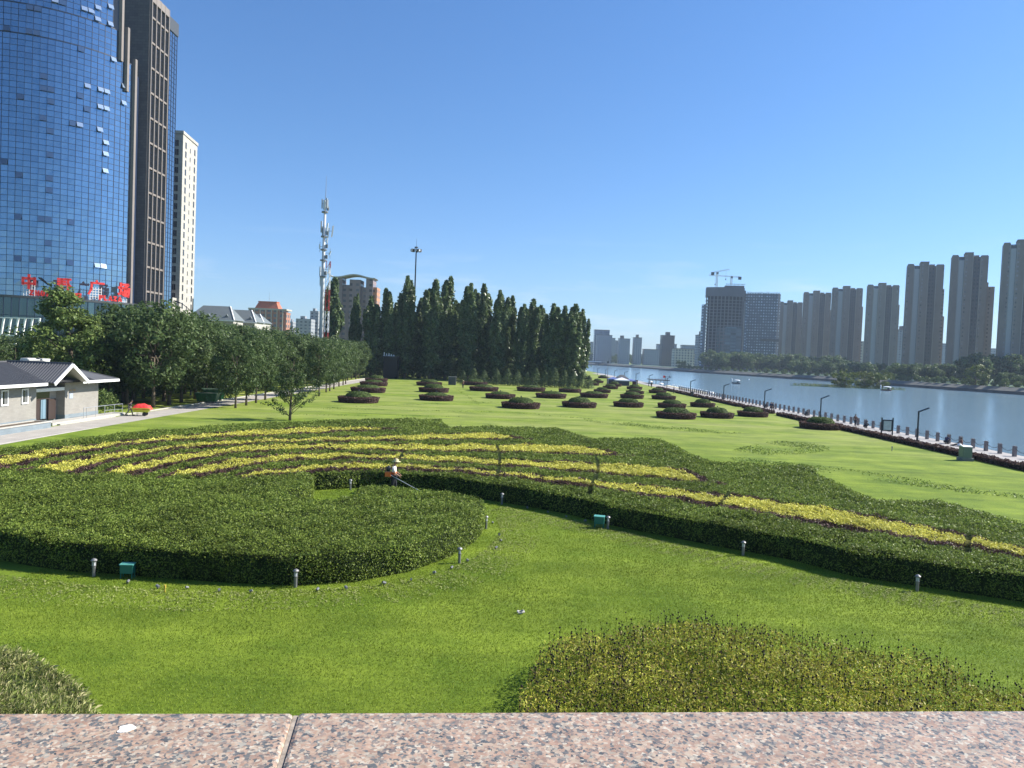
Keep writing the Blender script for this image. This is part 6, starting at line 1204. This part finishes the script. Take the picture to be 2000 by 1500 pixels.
# ------------------------------------------------------------------ bollard lights, spot lights, green boxes by the hedges
bo = tag(empty('bollard_light'), None, 'bollard light', 'grey bollard lights around the hedges')
b = MB(); b.tube([(0, 0, 0), (0, 0, .36)], .055, 10); b.tube([(0, 0, .36), (0, 0, .38)], .072, 10); b.build('post', [M['grey']], bo); b = MB(); b.tube([(0, 0, .38), (0, 0, .53)], .05, 10); b.build('lantern', [M['glasslamp']], bo)
b = MB()
for k in range(4): a_ = 6.283 * k / 4 + .4; b.bar((.062 * math.cos(a_), .062 * math.sin(a_), .38), (.062 * math.cos(a_), .062 * math.sin(a_), .54), .012)
b.build('cage', [M['grey']], bo); b = MB(); b.lathe([(.10, .53), (.105, .56), (.07, .60), (.02, .625)], 12); b.build('cap', [M['grey']], bo)
bl = [(183, 1126, 'bollard light in the shade left of the green box by the round hedge'), (577, 1147, 'bollard light in the lawn before the middle of the round hedge'), (897, 1100, 'bollard light at the right front of the round hedge'), (949, 1033, 'bollard light against the right end of the round hedge'), (980, 985, 'bollard light beside the channel of lawn, against the striped hedge'), (1187, 1033, 'bollard light touching the teal box before the striped hedge'), (1451, 1085, 'bollard light before the striped hedge, second from the right'), (1791, 1155, 'rightmost bollard light, before the striped hedge'), (556, 972, 'bollard light with only its head showing over the round hedge'), (684, 957, 'bollard light standing on the small lawn inside the hedge curl')]
for i, (x, y, lab) in enumerate(bl):
    q = W(x, y); 
    if i == 8: q = W(555, 985)
    if i == 0: bo.location = q; bo['label'] = lab
    else: dup(bo, q, i, 1, lab)
so = tag(empty('spot_light'), None, 'spot light', 'small ground spot lights around the hedges'); b = MB(); b.tube([(0, 0, 0), (0, 0, .05)], .02, 6); b.build('stake', [M['darkgrey']], so); b = MB(); b.tube([(0, -.05, .06), (0, .05, .10)], .045, 8); b.build('head', [M['grey']], so)
sl_ = [(250, 1140), (308, 1150), (365, 1151), (428, 1156), (490, 1158), (620, 1155), (676, 1152), (750, 1143), (803, 1135), (848, 1122), (882, 1112), (913, 1098), (962, 1023), (975, 1047), (978, 1058), (969, 1073), (1030, 994), (1070, 1002), (1106, 1011), (1143, 1020), (1730, 1130), (1655, 1118)]
sw = ['left of the yellow stake', 'in the shade of the teal box']
for i, (x, y) in enumerate(sl_):
    q = W(x, y); lab = '%s small spot light in the line round the hedges, counting from the left' % ordw(i)
    if i == 0: so.location = q; so['label'] = lab
    else: dup(so, q, i * 1.2, random.uniform(.8, 1.1), lab)
tx = tag(empty('teal_box'), None, 'electrical box', 'teal boxes on legs by the hedges'); b = MB(); b.box((-.27, -.16, .22), (.27, .16, .56)); b.build('casing', [M['teal']], tx); b = MB(); b.add([(-.30, -.19, .56), (.30, -.19, .56), (.30, .19, .58), (-.30, .19, .58), (-.30, -.19, .60), (.30, -.19, .60), (.30, .19, .62), (-.30, .19, .62)], [(0, 3, 2, 1), (4, 5, 6, 7), (0, 1, 5, 4), (1, 2, 6, 5), (2, 3, 7, 6), (3, 0, 4, 7)]); b.build('lid', [M['tealtop']], tx)
for sx_, sy_ in ((-.24, -.13), (.24, -.13), (.24, .13), (-.24, .13)): b = MB(); b.box((sx_ - .02, sy_ - .02, 0), (sx_ + .02, sy_ + .02, .22)); b.build('leg', [M['teal']], tx)
q = W(249, 1129); tx.location = q; tx.scale = (.76, .76, .82); tx.rotation_euler = (0, 0, .06); tx['label'] = 'teal metal box on legs in front of the round hedge'
q = W(1170, 1031); dup(tx, q, -.25, (.85, .85, .95), 'teal metal box on legs beside a bollard light before the striped hedge')

# ------------------------------------------------------------------ dumpsters, tents, pole, boats
db = tag(empty('dumpster'), None, 'dumpster', 'green dumpsters on the path'); b = MB()
def trap(b, w0, w1, d0, d1, z0, z1, mi=0): b.add([(-w0, -d0, z0), (w0, -d0, z0), (w0, d0, z0), (-w0, d0, z0), (-w1, -d1, z1), (w1, -d1, z1), (w1, d1, z1), (-w1, d1, z1)], [(0, 3, 2, 1), (4, 5, 6, 7), (0, 1, 5, 4), (1, 2, 6, 5), (2, 3, 7, 6), (3, 0, 4, 7)], mi)
trap(b, 1.15, 1.45, .7, .85, .18, 1.25); b.build('body', [M['green_bin']], db); b = MB(); b.box((-1.5, -.9, 1.25), (1.5, -.8, 1.35)); b.box((-1.5, .8, 1.25), (1.5, .9, 1.35)); b.box((-1.5, -.8, 1.25), (-1.4, .8, 1.35)); b.box((1.4, -.8, 1.25), (1.5, .8, 1.35)); b.build('rim', [M['bin_shiny']], db)
for k in range(3): b = MB(); b.bar((-.9 + .9 * k, -.74, .2), (-.95 + .95 * k, -.90, 1.25), .09, .07); b.build('rib', [M['green_bin']], db)
for sx_ in (-.9, .9):
    for sy_ in (-.5, .5): b = MB(); b.tube([(sx_ - .04, sy_, .1), (sx_ + .04, sy_, .1)], .1, 8); b.build('wheel', [M['rubber']], db)
b = MB(); b.add([(-1.35, -.75, 1.3), (1.35, -.75, 1.3), (1.35, .75, 1.3), (-1.35, .75, 1.3)], [(0, 1, 2, 3)]); b.build('rubbish', [mat('rubbish', (.12, .12, .10), .9, var=.6, vscale=5)], db)
q = W(398, 787); db.location = (q.x + .1, q.y + 1.0, 0); db.rotation_euler = (0, 0, .1); db['label'] = 'open green dumpster in front, in the shade at the path edge'
d2 = dup(db, (W(424, 781).x + .1, q.y + 5.2, 0), .5, (1.05, 1.0, 1.25), 'taller green dumpster behind the open one on the path')
M['tentblue'] = mat('tent_blue', (.10, .14, .34), .7); M['tentwhite'] = mat('tent_white', (.66, .68, .78), .7); M['tentside'] = mat('tent_side', (.05, .055, .10), .8)
def tent(x, ytop, yeave, ybase, w, Y, lab, side, topm):
    q = DY(x, ybase, Y); t_ = tag(empty('canopy_tent', (q.x, Y, 0)), lab, 'tent', 'canopy tents by the promenade'); ze_ = DY(x, yeave, Y).z; zt = DY(x, ytop, Y).z
    b = MB(); b.add([(-w, -w, ze_), (w, -w, ze_), (w, w, ze_), (-w, w, ze_), (0, 0, zt)], [(0, 1, 4), (1, 2, 4), (2, 3, 4), (3, 0, 4)]); 
    for s0, s1 in (((-w, -w), (w, -w)), ((w, -w), (w, w)), ((w, w), (-w, w)), ((-w, w), (-w, -w))): b.add([(*s0, ze_ - .3), (*s1, ze_ - .3), (*s1, ze_), (*s0, ze_)], [(0, 1, 2, 3)])
    b.build('canopy', [M[topm]], t_)
    for s0 in ((-w, -w), (w, -w), (w, w), (-w, w)): b = MB(); b.box((s0[0] - .05, s0[1] - .05, 0), (s0[0] + .05, s0[1] + .05, ze_)); b.build('pole', [M['white']], t_)
    if side: b = MB(); b.box((-w + .1, -w + .1, 0), (w - .1, w - .1, ze_ - .3)); b.build('side_wall', [M['tentside']], t_)
    return t_
tent(1197, 736, 740, 752, 1.8, 252, 'left blue canopy tent beside the thin pole', 1, 'tentblue'); tent(1214, 737, 742, 753, 2.2, 246, 'middle canopy tent with a pale roof and dark sides', 1, 'tentwhite'); tent(1231, 740, 743, 752, 1.7, 250, 'right open blue canopy tent with white poles', 0, 'tentblue')
q = DY(1214, 745, 262); pv = tag(empty('pavilion', (q.x, 262, 0)), 'dark tiled pavilion roof rising behind the canopy tents', 'pavilion'); ze_, zt = DY(1214, 741, 262).z, DY(1214, 732, 262).z; b = MB(); b.add([(-2.6, -2.6, ze_), (2.6, -2.6, ze_), (2.6, 2.6, ze_), (-2.6, 2.6, ze_), (-.6, 0, zt), (.6, 0, zt)], [(0, 1, 5, 4), (1, 2, 5), (2, 3, 4, 5), (3, 0, 4)]); b.build('roof', [M['rooftile']], pv)
for s0 in ((-2, -2), (2, -2), (2, 2), (-2, 2)): b = MB(); b.box((s0[0] - .1, s0[1] - .1, 0), (s0[0] + .1, s0[1] + .1, ze_)); b.build('pillar', [M['darkgrey']], pv)
q = DY(1240, 752, 250); kb = tag(empty('ticket_booth', (q.x, 250, 0)), 'small dark booth at the right end of the canopy tents', 'booth'); b = MB(); b.box((-.75, -.8, 0), (.75, .8, 1.7)); b.build('wall', [M['signboard']], kb); b = MB(); b.box((-.9, -.95, 1.7), (.9, .95, 1.85)); b.build('roof', [M['darkgrey']], kb)
q = DY(1185.5, 750, 240); tp = tag(empty('camera_pole', (q.x, 240, 0)), 'thin grey camera pole left of the canopy tents', 'pole'); zt = DY(1186, 708, 240).z; b = MB(); b.tube([(0, 0, 0), (0, 0, zt)], [.09, .06], 6); b.build('pole', [M['grey']], tp); b = MB(); b.box((-.25, -.2, zt - .1), (.25, .2, zt + .35)); b.build('camera_head', [M['black']], tp)
q = DY(1299, 758, 216); fp_ = tag(empty('flag_pole', (49.6, 249, .06)), 'pole with a red flag and weather arm by the boat dock', 'flag pole'); zt = DY(1299, 735, 249).z; b = MB(); b.tube([(0, 0, 0), (0, 0, zt)], .09, 6); b.bar((0, 0, zt - .2), (1.5, 0, zt - .1), .08); b.box((1.2, -.1, zt - .1), (1.5, .1, zt + .2)); b.build('pole', [M['lamppost']], fp_); b = MB(); b.add([(-.75, .1, zt - .5), (-.05, 0, zt - .55), (-.05, 0, zt + .1), (-.7, -.1, zt + .2)], [(0, 1, 2, 3)]); b.build('flag', [M['signred']], fp_)
dk = tag(empty('boat_dock', (53.5, 280, -1.5)), 'dark roofed boat dock shelter beside the moored boats', 'dock'); b = MB(); b.box((-3.2, -7, 2.9), (2.6, 7, 3.15)); b.build('roof', [M['darkgrey']], dk); b = MB(); b.box((-2.4, -18, .2), (2.4, 9, .5)); b.build('deck', [M['rawconc']], dk)
for sx_ in (-2.2, 1.8):
    for sy_ in (-6, 0, 6): b = MB(); b.box((sx_ - .1, sy_ - .1, .5), (sx_ + .1, sy_ + .1, 2.9)); b.build('pillar', [M['darkgrey']], dk)
def make_boat(name, canopy_m, hull_m, neck):
    r_ = empty(name); b = MB(); n_ = 14; rg = []
    for z, k_ in ((-.1, .8), (.35, 1.0), (.5, .97)): rg.append([(1.45 * k_ * math.copysign(abs(math.cos(6.283 * i / n_)) ** .8, math.cos(6.283 * i / n_)), .78 * k_ * math.sin(6.283 * i / n_), z) for i in range(n_)])
    for r_i in range(2): b.add(rg[r_i] + rg[r_i + 1], [(i, (i + 1) % n_, n_ + (i + 1) % n_, n_ + i) for i in range(n_)])
    b.add(rg[2], [tuple(range(n_))]); b.build('hull', [M[hull_m]], r_)
    b = MB(); cp = []
    for j in range(5): 
        t = j / 4 * math.pi / 2; cp.append([(1.15 * math.cos(t) * math.cos(6.283 * i / 12) - .15, .75 * math.cos(t) * math.sin(6.283 * i / 12), 1.3 + .38 * math.sin(t)) for i in range(12)])
    for j in range(4): b.add(cp[j] + cp[j + 1], [(i, (i + 1) % 12, 12 + (i + 1) % 12, 12 + i) for i in range(12)])
    b.build('canopy', [M[canopy_m]], r_)
    for sx_, sy_ in ((-.9, -.5), (.6, -.5), (.6, .5), (-.9, .5)): b = MB(); b.tube([(sx_, sy_, .5), (sx_, sy_, 1.35)], .035, 5); b.build('canopy_post', [M['white']], r_)
    b = MB(); b.box((-.7, -.5, .5), (-.3, .5, .95)); b.build('seat', [M['shirt_blue']], r_)
    if neck: b = MB(); b.tube([(1.25, 0, .4), (1.5, 0, 1.0), (1.38, 0, 1.6), (1.5, 0, 2.0), (1.75, 0, 1.95)], [.22, .16, .12, .13, .05], 7); b.build('swan_neck', [M['white']], r_, True)
    return r_
sw_ = make_boat('swan_boat', 'cream', 'white', 1)
for i in range(20):
    y = 209 + 2.85 * i; lab = '%s cream canopied pedal boat in the moored row, counting from the near end' % ordw(i)
    if i == 0: sw_.location = (53.2, y, -1.5); sw_.rotation_euler = (0, 0, .1); tag(sw_, lab, 'pedal boat', 'pedal boats moored along the quay')
    else: dup(sw_, (53.2 + random.uniform(-.2, .2) + .02 * i, y, -1.5), .1 + random.uniform(-.06, .06), 1, lab)
cb = make_boat('covered_boat', 'white', 'white', 0); cb.location = (52.8, 203, -1.5); cb.rotation_euler = (0, 0, 1.4); cb.scale = (1.5, 1.4, 1.3); tag(cb, 'white covered boat at the near end of the moored row', 'boat')
for i, (yy, lab) in enumerate(((272, 'white covered boat lying under the dock shelter'), (292, 'white covered boat beyond the dock shelter'))): dup(cb, (51.9 + .8, yy, -1.5), 1.5, (1.4, 1.3, 1.3), lab)
q = W(1438, 749.5, -1.5); pb = make_boat('river_boat', 'white', 'shirt_dark', 1); pb.location = (q.x, q.y, -1.5); pb.rotation_euler = (0, 0, 2.9); pb.scale = (1.5, 1.5, 1.25); tag(pb, 'covered pedal boat out alone on the river', 'pedal boat')
q = W(1729, 763, -1.5); ob = make_boat('island_boat', 'white', 'shirt_brown', 1); ob.location = (q.x, q.y - 1, -1.5); ob.rotation_euler = (0, 0, 2.95); ob.scale = (1.75, 1.5, 1.3); tag(ob, 'small pinkish white boat moored at the tip of the island', 'boat')
q = W(1463, 742, -1.5); b = MB(); b.ball((0, 0, .25), .42, 10, 6); b.tube([(0, 0, .6), (0, 0, .95)], .06, 6); tag(b.build('buoy', [M['white']], loc=(q.x, q.y, -1.5)), 'tiny white buoy on the river beyond the lone boat', 'buoy')

# ------------------------------------------------------------------ people
def skin(name, pts, edges, m_, parent, sub=2):
    keys = list(pts); me = bpy.data.meshes.new(name); me.from_pydata([pts[k][0] for k in keys], [(keys.index(a), keys.index(c)) for a, c in edges], []); me.materials.append(M[m_])
    o = bpy.data.objects.new(name, me); COL.objects.link(o); par(o, parent); md = o.modifiers.new('skin', 'SKIN'); md.use_smooth_shade = True
    for i, k in enumerate(keys): r_ = pts[k][1]; me.skin_vertices[0].data[i].radius = r_ if hasattr(r_, '__len__') else (r_, r_)
    me.skin_vertices[0].data[0].use_root = True
    sb_ = o.modifiers.new('subdivision', 'SUBSURF'); sb_.levels = sub; sb_.render_levels = sub; return o
def lerp(a, c, t): return tuple(a[i] + (c[i] - a[i]) * t for i in range(3))
def person(loc, face, label, J, shirt, trou, hat=None, hair=True, vest=None, sleeve=1.0, shoe='rubber'):
    """J: joints in metres, facing +X, left = +Y"""
    r_ = tag(empty('person', loc, face), label, 'person')
    B = {'pelvis': (J['pelvis'], .12), 'belly': (lerp(J['pelvis'], J['chest'], .5), (.13, .115)), 'chest': (J['chest'], (.155, .12)), 'neck': (J['neck'], .055), 'chin': (lerp(J['neck'], J['head'], .55), .075), 'head': (J['head'], .098), 'top': (lerp(J['neck'], J['head'], 1.55), .06)}
    E = [('pelvis', 'belly'), ('belly', 'chest'), ('chest', 'neck'), ('neck', 'chin'), ('chin', 'head'), ('head', 'top')]
    for s_ in 'lr':
        for a, rr in (('sho', .055), ('elb', .042), ('wri', .03)): B[a + s_] = (J[a + s_], rr)
        d = [J['wri' + s_][i] - J['elb' + s_][i] for i in range(3)]; l_ = math.sqrt(sum(x * x for x in d)); d = [x / l_ for x in d]
        B['palm' + s_] = (tuple(J['wri' + s_][i] + d[i] * .07 for i in range(3)), (.04, .022)); E += [('chest', 'sho' + s_), ('sho' + s_, 'elb' + s_), ('elb' + s_, 'wri' + s_), ('wri' + s_, 'palm' + s_)]
        for a, rr in (('hip', .085), ('kne', .058), ('ank', .04), ('toe', .035)): B[a + s_] = (J[a + s_], rr)
        E += [('pelvis', 'hip' + s_), ('hip' + s_, 'kne' + s_), ('kne' + s_, 'ank' + s_), ('ank' + s_, 'toe' + s_)]
    body = skin('body', B, E, 'skin', r_)
    for s_ in 'lr':          # five curled fingers on each palm
        w = Vector(J['wri' + s_]); d = (w - Vector(J['elb' + s_])).normalized(); sidev = d.cross(Vector((0, 0, 1)));  sidev = sidev.normalized() if sidev.length > .01 else Vector((1, 0, 0)); dn = d.cross(sidev).normalized() * (1 if d.cross(sidev).z < 0 else -1)
        hb = MB()
        for k, ln in enumerate((.07, .08, .078, .062)): p0 = w + d * .085 + sidev * (-.03 + .02 * k); hb.tube([p0, p0 + d * ln * .5 + dn * .01, p0 + d * ln * .75 + dn * .04, p0 + d * ln * .55 + dn * .065], [.010, .0095, .0085, .007], 6)
        p0 = w + d * .03 - sidev * .035; hb.tube([p0, p0 - sidev * .025 + d * .03, p0 - sidev * .02 + d * .055 + dn * .02], [.012, .011, .008], 6); hb.build('hand', [M['skin']], r_, True)
    S = {'waist': (lerp(J['pelvis'], J['chest'], .12), (.155, .135)), 'belly': (lerp(J['pelvis'], J['chest'], .5), (.16, .14)), 'chest': (J['chest'], (.185, .145)), 'neck': (lerp(J['chest'], J['neck'], .8), .085)}; E = [('waist', 'belly'), ('belly', 'chest'), ('chest', 'neck')]
    for s_ in 'lr': S['sho' + s_] = (J['sho' + s_], .075); S['elb' + s_] = (lerp(J['sho' + s_], J['elb' + s_], min(1, sleeve)), .06); E += [('chest', 'sho' + s_), ('sho' + s_, 'elb' + s_)]
    if sleeve > 1:
        for s_ in 'lr': S['wri' + s_] = (lerp(J['elb' + s_], J['wri' + s_], .92), .042); E.append(('elb' + s_, 'wri' + s_))
    skin('shirt', S, E, shirt, r_)
    T = {'pelvis': (J['pelvis'], (.155, .135))}; E = []
    for s_ in 'lr': T['hip' + s_] = (J['hip' + s_], .11); T['kne' + s_] = (J['kne' + s_], .078); T['ank' + s_] = (lerp(J['kne' + s_], J['ank' + s_], .95), .062); E += [('pelvis', 'hip' + s_), ('hip' + s_, 'kne' + s_), ('kne' + s_, 'ank' + s_)]
    skin('trousers', T, E, trou, r_)
    for s_ in 'lr': b = MB(); a, c = Vector(J['ank' + s_]), Vector(J['toe' + s_]); d = (c - a); d.z = 0; d.normalize(); n_ = Vector((-d.y, d.x, 0)); b.obox(a + d * .08 - Vector((0, 0, .035)), d * .14, n_ * .048, Vector((0, 0, .042))); o = b.build('shoe', [M[shoe]], r_); o.modifiers.new('bevel', 'BEVEL').width = .02
    hd = Vector(J['head']); up_d = (hd - Vector(J['neck'])).normalized(); b = MB(); b.ball(hd + up_d * .035 - Vector((.02, 0, 0)), (.105, .098, .105), 12, 8)
    if hair: b.build('hair', [M['hair']], r_, True)
    f = MB(); f.ball(hd + Vector((.098, 0, -.02)), (.022, .014, .022), 6, 4)
    for sy_ in (-.035, .035): f.ball(hd + Vector((.088, sy_, .012)), (.012, .012, .008), 6, 4, 1)
    f.ball(hd + Vector((.088, 0, -.055)), (.012, .026, .006), 6, 4, 2)
    for sy_ in (-.098, .098): f.ball(hd + Vector((0, sy_, 0)), (.022, .012, .034), 6, 4)
    f.build('face', [M['skin'], M['hair'], M['shirt_brown']], r_, True)
    if hat: b = MB(); c = hd + up_d * .07; b.lathe([(.23, -.01), (.235, .0), (.125, .025), (.115, .10), (.07, .15), (.01, .16)], 16, tuple(c)); b.build('hat', [M[hat]], r_, True)
    if vest:
        V = {'waist': (lerp(J['pelvis'], J['chest'], .1), (.17, .15)), 'belly': (lerp(J['pelvis'], J['chest'], .4), (.172, .152)), 'chest': (lerp(J['pelvis'], J['chest'], .72), (.18, .15))}; skin('vest', V, [('waist', 'belly'), ('belly', 'chest')], vest, r_)
    return r_
STAND = dict(pelvis=(0, 0, .93), chest=(.02, 0, 1.28), neck=(.03, 0, 1.47), head=(.06, 0, 1.62), shol=(.01, .19, 1.38), shor=(.01, -.19, 1.38), elbl=(-.03, .24, 1.10), elbr=(-.02, -.24, 1.10), wril=(.06, .24, .86), wrir=(.06, -.24, .86), hipl=(0, .09, .88), hipr=(0, -.09, .88), knel=(.03, .1, .48), kner=(.02, -.1, .48), ankl=(0, .1, .08), ankr=(-.02, -.1, .08), toel=(.15, .11, .03), toer=(.13, -.11, .03))
WALK = dict(STAND, knel=(.2, .1, .50), ankl=(.30, .1, .09), toel=(.44, .1, .05), kner=(-.08, -.1, .48), ankr=(-.34, -.1, .13), toer=(-.2, -.1, .05), elbl=(-.12, .24, 1.12), wril=(-.10, .24, .88), elbr=(.08, -.24, 1.10), wrir=(.22, -.22, .92))
CROUCH = dict(pelvis=(-.12, 0, .30), chest=(.08, 0, .62), neck=(.2, 0, .78), head=(.28, 0, .88), shol=(.1, .19, .70), shor=(.1, -.19, .70), elbl=(.3, .22, .52), elbr=(.3, -.22, .52), wril=(.5, .12, .45), wrir=(.5, -.12, .45), hipl=(-.08, .1, .28), hipr=(-.08, -.1, .28), knel=(.28, .14, .48), kner=(.28, -.14, .48), ankl=(.02, .13, .08), ankr=(.02, -.13, .08), toel=(.18, .14, .03), toer=(.18, -.14, .03))
WORK = dict(STAND, elbl=(.06, .27, 1.12), wril=(.27, .22, .99), elbr=(.08, -.25, 1.10), wrir=(.30, -.16, .95), head=(.09, 0, 1.62), knel=(.1, .1, .49), ankl=(.12, .1, .08), toel=(.27, .1, .03), kner=(-.02, -.1, .48), ankr=(-.16, -.1, .10), toer=(-.02, -.1, .03))
PUSH = dict(WALK, elbl=(-.12, .25, 1.12), wril=(.16, .26, .84), elbr=(-.12, -.25, 1.12), wrir=(.16, -.26, .84), chest=(.1, 0, 1.26), neck=(.16, 0, 1.44), head=(.22, 0, 1.58), shol=(.08, .19, 1.36), shor=(.08, -.19, 1.36))
SIT = dict(pelvis=(-.1, 0, .14), chest=(-.12, 0, .50), neck=(-.1, 0, .68), head=(-.06, 0, .82), shol=(-.12, .19, .6), shor=(-.12, -.19, .6), elbl=(-.02, .3, .40), elbr=(.1, -.26, .38), wril=(.2, .28, .34), wrir=(.32, -.22, .30), hipl=(-.06, .1, .14), hipr=(-.06, -.1, .14), knel=(.34, .16, .2), kner=(.36, -.14, .18), ankl=(.7, .16, .09), ankr=(.74, -.14, .09), toel=(.78, .16, .17), toer=(.82, -.14, .17))
q = DY(768, 955, 43.25); wk = person((q.x, q.y, 0), 0.0, 'gardener in a straw hat and orange vest trimming the hedge with a long brush cutter', WORK, 'shirt_white', 'trouser', 'straw', True, 'orange', .8)
bc = tag(empty('brush_cutter', (q.x, q.y, 0), 0.0), 'long brush cutter held by the gardener in the straw hat', 'brush cutter')
b = MB(); b.tube([(-.15, -.2, .98), (1.75, -.2, .04)], .018, 7); b.build('shaft', [M['steel']], bc); b = MB(); b.box((-.42, -.33, .9), (-.12, -.08, 1.14)); b.build('engine', [M['orange']], bc); b = MB(); b.tube([(.20, -.2, .80), (.22, .02, .92), (.27, .24, 1.02)], .016, 6); b.tube([(.20, -.2, .80), (.30, -.2, .97)], .016, 6); b.build('handlebar', [M['black']], bc); b = MB(); b.tube([(1.76, -.2, .03), (1.76, -.2, .07)], .13, 12); b.build('cutter_head', [M['black']], bc); wk.scale = bc.scale = (1.06, 1.06, 1.06)
b = MB(); b.ball((-.60, .1, 1.02), (.14, .16, .2), 8, 6); b.tube([(-.46, .1, 1.1), (-.3, 0, 1.2)], .02, 5); tag(b.build('dark_bag', [M['black']], loc=(q.x + .1, q.y + 1.2, .12)), 'dark bag resting on the hedge behind the gardener', 'bag')  # dark bag lying on the hedge top
q = W(251, 812); ps = person((q.x, q.y + .2, 0), .25, 'man in a grey top pushing a red covered barrow beside the path', PUSH, 'shirt_dark', 'trouser_grey', None, True, None, 1.5)
wb = tag(empty('wheelbarrow', (q.x, q.y + .2, 0), .25), 'yellow barrow heaped under a bright red tarpaulin', 'wheelbarrow')
b = MB(); trap(b, .66, .95, .38, .58, .40, .86); tbm = b.build('tub', [M['lime']], wb); tbm.location = (1.2, 0, 0)
b = MB(); hv = []
for i in range(9):
    for j in range(7):
        x_ = -.95 + 1.95 * i / 8; y_ = -.56 + 1.12 * j / 6; e_ = max(abs(x_ / 1.0), abs(y_ / .56)); hv.append((1.22 + x_, y_, .86 + .46 * (1 - e_ ** 2.2) + .06 * math.sin(i * 2.1 + j * 1.3) + (-.14 if e_ > .93 else 0)))
b.add(hv, [(i * 7 + j, (i + 1) * 7 + j, (i + 1) * 7 + j + 1, i * 7 + j + 1) for i in range(8) for j in range(6)]); b.build('tarpaulin', [M['red']], wb, True)
for sy_ in (-.26, .26):
    b = MB(); b.tube([(.16, sy_, .82), (.5, sy_, .62), (1.9, sy_ * .5, .42)], .022, 6); b.build('handle', [M['grey']], wb); b = MB(); b.tube([(.8, sy_, .55), (.75, sy_, .02)], .022, 6); b.build('leg', [M['grey']], wb)
    b = MB(); b.tube([(1.55, sy_ * 1.5 - .04, .22), (1.55, sy_ * 1.5 + .04, .22)], .22, 14); b.build('wheel', [M['rubber']], wb)
q = W(904, 758); person((q.x, q.y, 0), -1.2, 'gardener in brown standing by the clipped bed under the poplars', STAND, 'shirt_brown', 'trouser', 'straw', True, None, 1.5)
def onprom(x, y): return W(x, y, .06)
ppl = [(1670, 833, WALK, .9, 'shirt_brown', 'trouser', 'person in a brown top walking along the promenade near the notice board'), (1505, 804, WALK, -1.4, 'shirt_blue', 'trouser', 'left of two people strolling together on the promenade'), (1509, 805, WALK, -1.4, 'shirt_dark', 'trouser', 'right of two people strolling together on the promenade'), (1316, 768, STAND, 2.5, 'shirt_blue', 'trouser', 'person in dark clothes standing by the moored boats'), (1272, 757, STAND, 1.0, 'shirt_dark', 'trouser', 'person in black near the dock shelter'), (1690, 836, CROUCH, .3, 'shirt_dark', 'trouser', 'person crouching in dark clothes right of the walking one'), (1848, 867, CROUCH, .4, 'shirt_blue', 'trouser', 'person in navy crouching at the chain near the cabinet'), (1887, 872, SIT, 2.8, 'shirt_brown', 'trouser', 'person in a brown top sitting on the promenade behind the cabinet'), (1574, 812.5, CROUCH, .6, 'shirt_dark', 'trouser', 'person crouching beside a chain post left of the big clipped bed'), (1411, 783, CROUCH, .6, 'shirt_dark', 'trouser', 'person crouching by the chain near the fourth lamp'), (1495, 797, CROUCH, .6, 'shirt_dark', 'trouser', 'person crouching by the chain left of the strolling pair')]
for (x, y, J, fc, sh, tr, lab) in ppl: q = onprom(x, y); person((min(q.x, 49.6), q.y, .06), fc, lab, J, sh, tr, None, True, None, 1.5)
q = onprom(1874, 872); b = MB(); b.ball((0, 0, .16), (.26, .2, .17), 10, 6); b.tube([(-.05, 0, .3), (0, 0, .44), (.06, 0, .3)], .02, 5); tag(b.build('white_bag', [M['white']], loc=(q.x, q.y, .06)), 'white bag on the promenade beside the sitting person', 'bag')
q = onprom(1352, 774); lb = tag(empty('litter_bin', (q.x, q.y, .06)), 'dark litter bin on the promenade before the moored boats', 'litter bin'); b = MB(); b.tube([(0, 0, 0), (0, 0, .95)], [.32, .36], 12); b.build('body', [M['darkgrey']], lb); b = MB(); b.lathe([(.4, .95), (.4, 1.02), (.2, 1.2), (.02, 1.24)], 12); b.build('lid', [M['black']], lb)
# ------------------------------------------------------------------ air: thin haze over the whole place
b = MB(); b.box((-2600, -500, -4.2), (2600, 4100, 128.0))
hz = b.build('haze', []); hz['kind'] = 'stuff'; hz['label'] = 'thin blue summer haze over the river and city'
m = bpy.data.materials.new('thin_haze'); m.use_nodes = True; t = m.node_tree; t.nodes.remove(t.nodes['Principled BSDF'])
pv_ = t.nodes.new('ShaderNodeVolumePrincipled'); pv_.inputs['Density'].default_value = .00012; pv_.inputs['Color'].default_value = (.66, .82, 1.0, 1); pv_.inputs['Anisotropy'].default_value = .1
t.links.new(pv_.outputs[0], t.nodes['Material Output'].inputs['Volume']); hz.data.materials.append(m)
